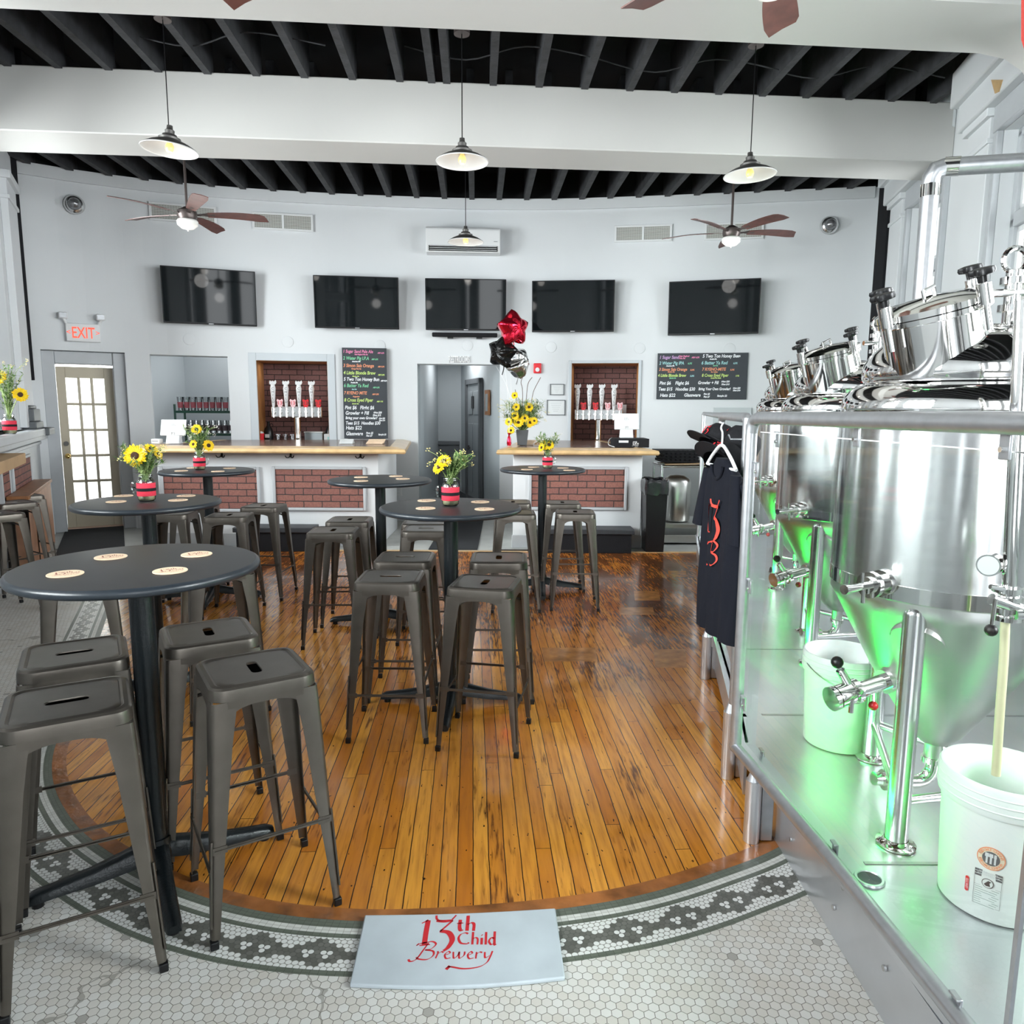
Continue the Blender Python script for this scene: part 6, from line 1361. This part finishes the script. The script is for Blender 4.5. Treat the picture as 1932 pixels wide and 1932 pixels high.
    q = M(); b = a+d2*.19; q.cyl(b, b+d2*.05, .036, .036, n=20); q.cyl(b+d2*.055, b+d2*.07, .038, n=20); q.cyl(b+d2*.02+Vector((.01, -.03, -.045)), b+d2*.02+Vector((.01, -.03, .0)), .008, n=8); e = b+Vector((-.045, 0, .10)); q.cyl(b, e, .007, n=8); q.cyl(b+Vector((0, 0, .02)), b+(e-b)*.75, .014, n=10); q.build('valve_lever', MSS, rk)
    q = M(); q.sph(e, .019, 14); q.build('black_ball', MBLK, rk)
    g = a+d2*.10; q = M(); q.cyl(g, g+Vector((-.01, -.03, -.05)), .005, n=8); q.build('bleed_stem', MSS, rk); q = M(); q.sph(g+Vector((-.01, -.03, -.055)), .015, 12); q.build('red_ball', MREDP, rk)
    # bottom elbow
    q = M(); q.tube(crm([(0, 0, .18), (0, 0, .12), (-.03, 0, .085), (-.09, -.01, .085), (-.2, -.02, .10)], 5), .022, 16)
    for p, d in (((0, 0, .16), (0, 0, 1)), ((-.10, -.012, .087), (-1, 0, 0)), ((-.16, -.018, .095), (-1, 0, 0))):
        p, d = Vector(p), Vector(d)*.009; q.cyl(p-d, p+d, .034, n=20)
    q.cyl((-.13, -.03, .06), (-.13, -.06, .05), .006, n=8); q.build('dump_elbow', MSS, t, smooth=50)
    # fittings on top
    q = M(); q.cyl((.1, -.02, 1.55), (.1, -.02, 1.72), .022, n=18); q.cyl((.1, -.02, 1.60), (.1, -.02, 1.62), .036, n=20); q.cyl((.1, -.02, 1.68), (.1, -.02, 1.70), .036, n=20); q.torus((.1, -.02, 1.75), .035, .009, 24, 8, axis='y'); q.cyl((.02, -.04, 1.65), (.18, -.02, 1.66), .012, n=10); q.build('relief_valve', MSS, t)
    q = M(); q.torus((.02, -.2, 1.56), .045, .008, 24, 8, axis='x'); q.torus((-.02, .18, 1.56), .045, .008, 24, 8, axis='x'); q.build('lifting_eye', MSS, t)
    return t
tk = make_tank(); TREE[tk] = kids(tk)
TP = [(1.40, 2.27, 'nearest fermenter tank, filling the right side behind the acrylic'), (1.79, 3.87, 'second fermenter tank, behind the nearest one'), (2.18, 5.45, 'farthest fermenter tank, seen only by its left edge behind the fence corner')]
for i, (x, y, lab) in enumerate(TP):
    if i == 0: tk.location = (x, y, ZP+.001); tk['label'] = lab
    else: dup(tk, (x, y, ZP+.001), 0, lab)
# carbonation column with gauge and valve beside the nearest tank
t = thing('sight_column', 'vertical steel blow-off pipe with gauge and ball-lever valve before the nearest tank', 'pipe', (1.235, 1.75, 0))
a, b = at(1921, 650, 1.72), at(1903, 1128, 1.72); o_ = Vector((1.235, 1.75, 0)); q = M(); q.cyl(a-o_+Vector((0, 0, .1)), b-o_, .016, n=18); q.build('riser_pipe', MSS, t)
g = at(1868, 1065, 1.74)-o_; q = M(); q.cyl(g+Vector((-.012, -.012, 0)), g+Vector((.015, .012, 0)), .027, n=28, mi=0); q.cyl(g+Vector((-.013, -.013, 0)), g+Vector((-.012, -.012, 0)), .023, n=28, mi=1); q.cyl(g, at(1905, 1060, 1.74)-o_, .008, n=10); q.cyl(at(1908, 1058, 1.74)-o_, at(1908, 1110, 1.74)-o_, .008, n=10); q.build('pressure_gauge', [MSS, MPAPER], t)
q = M()
for v_ in (1112, 1128, 1150, 1165): p = at(1900, v_, 1.72)-o_; q.cyl(p-Vector((0, 0, .006)), p+Vector((0, 0, .006)), .032, n=22)
p = at(1900, 1140, 1.72)-o_; q.cyl(p-Vector((0, 0, .03)), p+Vector((0, 0, .03)), .023, n=20); q.cyl(at(1868, 1107, 1.7)-o_, at(1895, 1112, 1.7)-o_, .006, n=8); q.cyl(at(1870, 1130, 1.7)-o_, at(1925, 1150, 1.7)-o_, .014, n=12); q.cyl(at(1915, 1160, 1.68)-o_, at(1928, 1160, 1.68)-o_, .012, n=12); q.build('butterfly_valve', MSS, t)
q = M(); q.cyl(at(1878, 1130, 1.68)-o_, at(1871, 1180, 1.68)-o_, .005, n=8); q.build('valve_lever', MSS, t); q = M(); q.sph(at(1870, 1189, 1.68)-o_, .015, 14); q.build('lever_ball', MBLK, t)
q = M(); q.b2((-.005, .0, .29), (.03, .10, .31)); q.cyl((.03, .08, .3), (.03, .08, .78), .012, n=10)
t['label'] = 'vertical steel blow-off pipe with gauge and ball-lever valve before the nearest tank'
t2 = thing('drain_hose', 'beige hose dropping from the valve into the front bucket', 'hose', (1.24, 1.72, 0)); o2 = Vector((1.24, 1.72, 0))
q = M(); q.tube(crm([at(1897, 1158, 1.72)-o2, at(1894, 1240, 1.71)-o2, at(1886, 1350, 1.70)-o2, at(1879, 1462, 1.70)-o2], 6), .0105, 14); q.build('hose_tube', MHOSE, t2, smooth=60)
q = M(); q.cyl(at(1897, 1150, 1.72)-o2, at(1897, 1160, 1.72)-o2, .015, n=14); q.build('hose_ferrule', MSS, t2)

# ---- buckets
def bucket(label, c, r0, r1, h, deco):
    t = thing('plastic_bucket', label, 'bucket', (c[0], c[1], ZP+.001), 0, 'white brewing buckets')
    q = M(); q.lathe([(.001, .0), (r0-.004, 0), (r0, .004), (r1-.002, h*.80), (r1, h*.80), (r1+.006, h*.79), (r1+.008, h*.81), (r1+.008, h*.985), (r1+.004, h), (r1-.001, h), (r1-.004, h*.98), (r0-.003, .006), (.001, .005)], 64); q.build('bucket_shell', MBUCK, t, smooth=40)
    q = M()
    for z in (.84, .89, .94): q.torus((0, 0, h*z), r1+.008, .0025, 64, 6)
    q.build('rim_rib', MBUCK, t)
    q = M(); q.tube([((r1+.012)*math.cos(a), (r1+.012)*math.sin(a), h*.86-.08*math.sin((a+PI*.9)/1.2*1.0)*1.0) for a in [-PI*.95+PI*.9*i/20 for i in range(21)]], .0022, 6); 
    if not deco: q.build('wire_handle', MGALV, t)
    if deco:
        q = M(); q.cyl((r1*.55, -(r1+.01)*.84, h*.74), (r1*.78, -(r1+.01)*.70, h*.60), .002, n=6); q.build('wire_handle', MGALV, t)
        A0 = R(deco)
        def on(s_, z, e=.0012):
            zz = z; rr = r0+(r1-r0)*(zz/(h*.8))+e; a = A0+s_/rr; return (rr*math.cos(a), rr*math.sin(a), zz)
        def patch(pts, m_, nm, e): 
            q = M(); q.add([on(x, y, e) for x, y in pts], [tuple(range(len(pts)))]); return q.build(nm, m_, t, smooth=0)
        def disc(cx, cy, r_, m_, nm, e, n_=28):
            q = M(); vs = [on(cx, cy, e)]+[on(cx+r_*math.cos(2*PI*i/n_), cy+r_*math.sin(2*PI*i/n_), e) for i in range(n_)]; q.add(vs, [(0, 1+i, 1+(i+1) % n_) for i in range(n_)]); return q.build(nm, m_, t, smooth=0)
        MO = mat('orange_ring', (.85, .28, .13), .5); MCR = mat('cream_ring', (.80, .72, .55), .5)
        cy = h*.49; R_ = .031; disc(0, cy, R_, MO, 'food_grade_seal', .0012); disc(0, cy, R_*.93, MCR, 'seal_ring', .0016); disc(0, cy, R_*.62, MDARKG, 'seal_centre', .002)
        for k_, (msg, a0, dirn) in enumerate((('FOOD GRADE CONTAINER', 0, 1), ('FOOD GRADE CONTAINER', 0, 1))):
            n_ = len(msg)
            for i, ch in enumerate(msg):
                if ch == ' ': continue
                a = PI/2-(i-(n_-1)/2)*.135 if k_ == 0 else -PI/2+(i-(n_-1)/2)*.135; rr = R_*.70 if k_ == 0 else R_*.87; up = 1 if k_ == 0 else -1
                ux, uy = math.cos(a), math.sin(a); tx, ty = uy*up, -ux*up
                txt(ch, .009, MO, t, 'seal_letter', align='CENTER', fn=lambda x, y: on(rr*ux+tx*x+ux*y*up, cy+rr*uy+ty*x+uy*y*up, .0022))
        q = M()
        for x in (-.009, 0, .009): q.add([on(x-.0022, cy-.014, .0024), on(x+.0022, cy-.014, .0024), on(x+.0022, cy+.004, .0024), on(x-.0022, cy+.004, .0024)], [(0, 1, 2, 3)])
        for x, w_ in ((-.009, .0045), (0, .0045), (.009, .003)): q.add([on(x-w_, cy+.004, .0024), on(x+w_, cy+.004, .0024), on(x+w_*.9, cy+.014, .0024), on(x-w_*.9, cy+.014, .0024)], [(0, 1, 2, 3)])
        q.build('cutlery_icon', MPAPER, t, smooth=0)
        # information block
        L_, Rr_, b_, tp = -.032, .028, h*.12, h*.385
        for x0, x1, y0, y1 in ((L_, Rr_, b_, b_+.0006), (L_, L_+.0006, b_, tp), (Rr_-.0006, Rr_, b_, tp), (L_, Rr_, h*.265, h*.265+.0005)): patch([(x0, y0), (x1, y0), (x1, y1), (x0, y1)], MINK, 'label_rule', .0014)
        for k_ in range(3): patch([(L_, tp-.007*k_-.0055), (Rr_, tp-.007*k_-.0055), (Rr_, tp-.007*k_), (L_, tp-.007*k_)], MDARKG, 'warning_band', .0014)
        txt('WARNING', .0085, MPAPER, t, 'label_lettering', align='CENTER', fn=lambda x, y: on(x-.002, tp-.006+y, .0018)); txt('ADVERTENCIA', .0075, MPAPER, t, 'label_lettering', align='CENTER', fn=lambda x, y: on(x-.002, tp-.0125+y, .0018))
        disc(-.002, h*.30, .013, MINK, 'hazard_icon', .0014); disc(-.002, h*.30, .0115, MBUCK, 'hazard_icon', .0018)
        q = M(); q.add([on(x-.002, h*.30+y, .0022) for x, y in ((-.008, -.004), (-.003, -.008), (.006, -.007), (.004, .002), (.008, .006), (.001, .008), (-.003, .003))], [tuple(range(7))]); q.build('hazard_icon', MINK, t, smooth=0)
        for i in range(9): patch([(L_+.003, h*.25-.006*i), (Rr_-.004-.004*(i % 3), h*.25-.006*i), (Rr_-.004-.004*(i % 3), h*.25-.006*i+.0016), (L_+.003, h*.25-.006*i+.0016)], mat('grey_small_print', (.35, .42, .38), .6) if i == 0 else bpy.data.materials['grey_small_print'], 'small_print', .0014)
        rl = [(-.048+.0045*math.cos(a), h*.235+(.017 if math.sin(a) > 0 else -.017)+.0045*math.sin(a)) for a in [2*PI*i/20 for i in range(20)]]
        patch(rl, MREDP, 'red_badge', .0014); txt('LEAKTITE', .0085, MWTXT, t, 'badge_lettering', align='CENTER', fn=lambda x, y: on(-.048-y+.003, h*.235+x, .0018), sx=.8)
    return t
pb_ = atz(1862, 1590, .45)
bucket('white bucket with printed warning label standing nearest the right edge', (1.305, 1.80), .128, .142, .37, -130)
bucket('white bucket with no label standing below the valve of the nearest tank', (1.305, 2.74), .128, .142, .37, None)

# ---- green accent lamps under the tanks
def led(loc, target, power, r_=.05, ang=120):
    l = bpy.data.lights.new('green_led_lamp', 'SPOT'); l.energy = power; l.color = (.015, 1, .12); l.spot_size = R(ang); l.spot_blend = .9; l.shadow_soft_size = r_
    o = bpy.data.objects.new('green_led_lamp', l); COL.objects.link(o); o.location = loc; o.rotation_euler = (Vector(target)-Vector(loc)).to_track_quat('-Z', 'Y').to_euler()
def strip(loc, target, ln, power):
    l = bpy.data.lights.new('green_led_strip', 'AREA'); l.shape = 'RECTANGLE'; l.size = ln; l.size_y = .05; l.energy = power; l.color = (.008, 1, .08)
    o = bpy.data.objects.new('green_led_strip', l); COL.objects.link(o); o.location = loc; d = (Vector(target)-Vector(loc)).normalized()
    x = Vector((0, 1, 0)); x = (x-d*x.dot(d)).normalized(); z = -d; y = z.cross(x); o.matrix_world = Matrix(((x.x, y.x, z.x, loc[0]), (x.y, y.y, z.y, loc[1]), (x.z, y.z, z.z, loc[2]), (0, 0, 0, 1)))
strip((.985, 2.3, .34), (1.4, 2.3, .72), .6, 2.4); strip((1.2, 3.75, .34), (1.75, 3.75, .74), .9, 3.2); strip((1.62, 5.4, .36), (2.2, 5.4, .7), .8, 3)
led((1.3, 2.25, .62), (1.3, 2.0, .2), 1, .1, 150); led((1.75, 1.45, .95), (1.25, 1.95, .28), 6, .2, 80); led((1.55, 3.1, .6), (1.2, 2.8, .28), 3, .15, 90)

# ---- merchandise on the fence
def shirt(label, c, dirv, logo_on=True, w_=.26, h_=.72, long_=False, seed=1, col=None):
    t = thing('t_shirt' if not long_ else 'hooded_sweatshirt', label, 'shirt', c, 0, 'black brewery garments on the fence'); d = Vector(dirv).normalized(); nn = Vector((-d.y, d.x, 0)); rn = random.Random(seed)
    if nn.x > 0: nn = -nn
    # d runs to the far side; profile half widths from hem (z=-h) to shoulder (z=0)
    def half(z):
        f = -z/h_
        if f < .03: return .07+f/.03*.03
        if f < .12: return .10+(f-.03)/.09*(w_-.10)
        return w_*(1-.06*math.sin((f-.12)*3)) 
    zs = [0, -.01, -.02, -.05, -.09, -.14, -.2, -.28, -.36, -.45, -.54, -.62, -.68, -h_]; rings = []
    for z in zs:
        hw = half(z); rg = []; n_ = 40
        for i in range(n_):
            a = 2*PI*i/n_; x = math.cos(a)*hw; th = (.028+.012*min(1, -z*3))*math.copysign(abs(math.sin(a))**.7, math.sin(a))
            fold = .010*math.sin(x*38+seed)*min(1, -z*2.4)+.006*math.sin(x*75+z*9)*min(1, -z*2)
            p = d*x+nn*(th+fold)+Vector((0, 0, z-(.02*(x/w_) if z < -.6 else 0))); rg.append(tuple(p))
        rings.append(rg)
    q = M(); q.loft(rings[::-1]); q.build('shirt_body', col or MSHIRT, t, smooth=60)
    for s_ in (-1, 1):
        rr = []
        for k_ in range(7):
            f = k_/6; p = d*s_*(w_*.72+f*.07)+nn*(.012+.02*f)+Vector((0, 0, -.055-f*(.26 if not long_ else .5))); r1_, r2_ = .045+.015*f, .018
            rr.append([tuple(p+d*r1_*math.cos(2*PI*i/16)+nn*r2_*math.sin(2*PI*i/16)) for i in range(16)])
        q = M(); q.loft(rr); q.build('sleeve', col or MSHIRT, t, smooth=60)
    q = M(); q.tube([tuple(d*math.cos(a)*.075+nn*(.032-.02*(math.sin(a) > 0))+Vector((0, 0, -.03-.055*abs(math.sin(a))))) for a in [-PI+PI*i/14 for i in range(15)]], .008, 8); q.build('neckband', col or MSHIRT, t)
    if logo_on:
        q = M(); 
        def fn(x, y): xx = -x+.035; return tuple(d*xx+nn*(.044+.010*math.sin(xx*38+seed)+.006*math.sin(xx*75+y*9))+Vector((0, 0, -.315+y)))
        pen(q, G13, lambda x, y: fn(x*.05, y*.05), .17, .05, 30); pen(q, GBREW[:3], lambda x, y: fn(.02+x*.05, -.125+y*.04), .2, .05, 45); pen(q, [[(0, 0), (.1, -.5), (-.2, -.9)]], lambda x, y: fn(.03+x*.05, -.20+y*.05), .3, .1, 40)
        q.build('printed_logo', mat('shirt_red', (.62, .05, .03), .6), t, smooth=0)
    return t
def hanger(label, c, dirv):
    t = thing('coat_hanger', label, 'hanger', c, 0, 'white plastic hangers'); d = Vector(dirv).normalized()
    q = M(); q.tube(crm([d*-.18+Vector((0, 0, -.06)), d*-.1+Vector((0, 0, -.01)), Vector((0, 0, .03)), d*.1+Vector((0, 0, -.01)), d*.18+Vector((0, 0, -.06))], 5), .007, 8); q.cyl(d*-.18+Vector((0, 0, -.06)), d*.18+Vector((0, 0, -.06)), .006, n=8); q.build('hanger_arms', MWHITE, t)
    q = M(); q.tube(crm([(0, 0, .03), (0, 0, .08), tuple(d*.02+Vector((0, 0, .10))), tuple(Vector((0, 0, .12)))], 5), .004, 8); q.build('hanger_hook', MWHITE, t)
dv = (.02, 1, 0)
shirt('black shirt with red brewery print hanging foremost on the fence', (.885, 3.02, 1.385), (-.02, 1, 0), True, .26, .75, seed=2)
hanger('white hanger carrying the foremost black shirt', (.87, 3.02, 1.41), (-.05, 1, 0))
shirt('plain black sweatshirt hanging behind the foremost shirt', (.985, 3.46, 1.27), (.15, 1, 0), False, .20, .60, True, seed=5)
q = M(); q.b2((-.012, -.03, -.11), (.012, .03, 0)); o = q.build('red_garment', MREDP, loc=tuple(at(1338, 893, 3.42))); o.rotation_euler = (0, R(14), 0); tag(o, 'narrow red fabric strip showing left of the foremost shirt', 'garment')
def cap(label, c, rz, tilt):
    t = thing('baseball_cap', label, 'cap', c, rz, 'black mesh caps on the fence'); T = Matrix.Rotation(tilt, 4, 'X')
    q = M(); q.lathe([(.088, 0), (.09, .02), (.085, .06), (.065, .095), (.03, .112), (.001, .115)], 28, T=T); q.sph((0, 0, .115), .007, 8, T=T); q.build('cap_crown', MBLKM, t, smooth=60)
    pts = [(.088*math.cos(a), -.088*math.sin(a)) for a in [R(25+130*i/12) for i in range(13)]]; out = [(.095*math.cos(a)*1.0, -.155*abs(math.sin(a))**.6) for a in [R(25+130*i/12) for i in range(13)]]
    q = M(); q.loft([[(x, y, .004+.0*z) for x, y, z in [(p[0], p[1], 0), (o_[0], o_[1], 0), (o_[0], o_[1], 0), (p[0], p[1], 0)]] for p, o_ in zip(pts, out)], T=T) if False else None
    vs = [(x, y, .0) for x, y in pts]+[(x, y, -.012) for x, y in out]+[(x, y, .004) for x, y in pts]+[(x, y, -.008) for x, y in out]; n_ = 13; fs = []
    for i in range(n_-1): fs += [(i, i+1, n_+i+1, n_+i), (2*n_+i, 3*n_+i, 3*n_+i+1, 2*n_+i+1), (n_+i, n_+i+1, 3*n_+i+1, 3*n_+i)]
    q.add(vs, fs, 0, T); q.build('cap_brim', MBLKM, t, smooth=60)
    lg = M(); pen(lg, G13, lambda x, y: tuple(T @ Vector((x*.022-.028, -.0905, .022+y*.014))), .17, .05, 30); lg.build('cap_logo', MREDP, t, smooth=0)
    return t
cap('black cap with a red mark, upper one hanging at the fence corner', tuple(at(1350, 845, 3.35)), R(-75), R(-35)); cap('black mesh cap, lower one hanging at the fence corner', tuple(at(1358, 880, 3.2)), R(-60), R(-50)); cap('black cap partly behind the foremost hanger', tuple(at(1390, 850, 3.3)), R(-90), R(-30))
t = thing('display_rack', 'white slatted display rack fixed on the fence behind the garments', 'display rack', (1.06, 3.6, 1.3)); q = M()
q.loft([[tuple(Vector((x+.04, y, z))-Vector((1.06, 3.6, 1.3))) for x, y, z in ((.955-.03+.2*(Y_-2.96), Y_, 1.50), (.955-.02+.2*(Y_-2.96), Y_, 1.50), (.955-.02+.2*(Y_-2.96), Y_, 1.22), (.955-.03+.2*(Y_-2.96), Y_, 1.22))] for Y_ in (3.08, 4.1)]); q.build('rack_panel', MWHITE, t)
q = M()
for i in range(5): Y_ = 3.15+.2*i; x = .955-.03+.2*(Y_-2.96)+.04; q.tube([Vector((x, Y_, 1.46))-Vector((1.06, 3.6, 1.3)), Vector((x-.06, Y_, 1.46))-Vector((1.06, 3.6, 1.3)), Vector((x-.07, Y_, 1.48))-Vector((1.06, 3.6, 1.3))], .004, 6)
q.build('rack_hooks', MGALV, t)
# ---- duct, red banner
t = thing('duct_pipe', 'silver vertical duct pipe turning to the window behind the nearest tank', 'duct', (2.46, 4.5, 0)); o_ = Vector((2.46, 4.5, 0))
q = M(); q.cyl(at(1741, 560, 4.5)-o_-Vector((0, 0, 1.3)), at(1755.5, 350, 4.5)-o_, .05, n=28); q.build('duct_riser', MGALV, t)
q = M(); q.tube([at(1756, 346, 4.5)-o_, at(1758, 334, 4.49)-o_, at(1765, 322, 4.48)-o_, at(1785, 315, 4.47)-o_], .051, 24); q.build('duct_elbow', MGALV, t, smooth=30)
q = M(); q.cyl(at(1785, 315, 4.47)-o_, at(1985, 303, 4.2)-o_, .05, n=28); q.build('duct_run', MGALV, t)
q = M(); d_ = (at(1985, 303, 4.2)-at(1785, 315, 4.47)).normalized(); a = at(1785, 315, 4.47)-o_; q.cyl(a-d_*.01, a+d_*.07, .0535, n=28); b = at(1755, 352, 4.5)-o_; q.cyl(b-Vector((0, 0, .06)), b+Vector((0, 0, .01)), .0535, n=28); q.build('foil_tape', MSS, t)
q = M(); q.cyl(at(1741, 560, 4.5)-o_-Vector((0, 0, 1.33)), at(1741, 560, 4.5)-o_-Vector((0, 0, 1.25)), .06, n=28); q.build('duct_collar', MGALV, t)
c = at(1948, 45, 2.3); q = M(); q.plate([(-.045, .16), (.06, .18), (.06, -.14), (.01, -.12), (-.025, -.04)], -.006, .006); o = q.build('red_banner', mat('red_stitched_cloth', (.42, .04, .03), .8, bump=.5, bscale=120), loc=c); tag(o, 'strip of red cloth at the top right edge of the view', 'banner')

# ---- lamp light of the pendants and the fan bowls
def bulb_light(loc, power, r_=.06, col=(1, .95, .88)):
    l = bpy.data.lights.new('lamp_light', 'POINT'); l.energy = power; l.color = col; l.shadow_soft_size = r_
    o = bpy.data.objects.new('lamp_light', l); COL.objects.link(o); o.location = loc
for o in [o for o in bpy.data.objects if o.type == 'EMPTY' and o.name.startswith('ceiling_fan')]: bulb_light(o.location+Vector((0, 0, -.34)), 1.5, .1, (1, .98, .95))
for o in [o for o in bpy.data.objects if o.type == 'EMPTY' and o.name.startswith('pendant_lamp')]: bulb_light(o.location+Vector((0, 0, -.11)), .6)
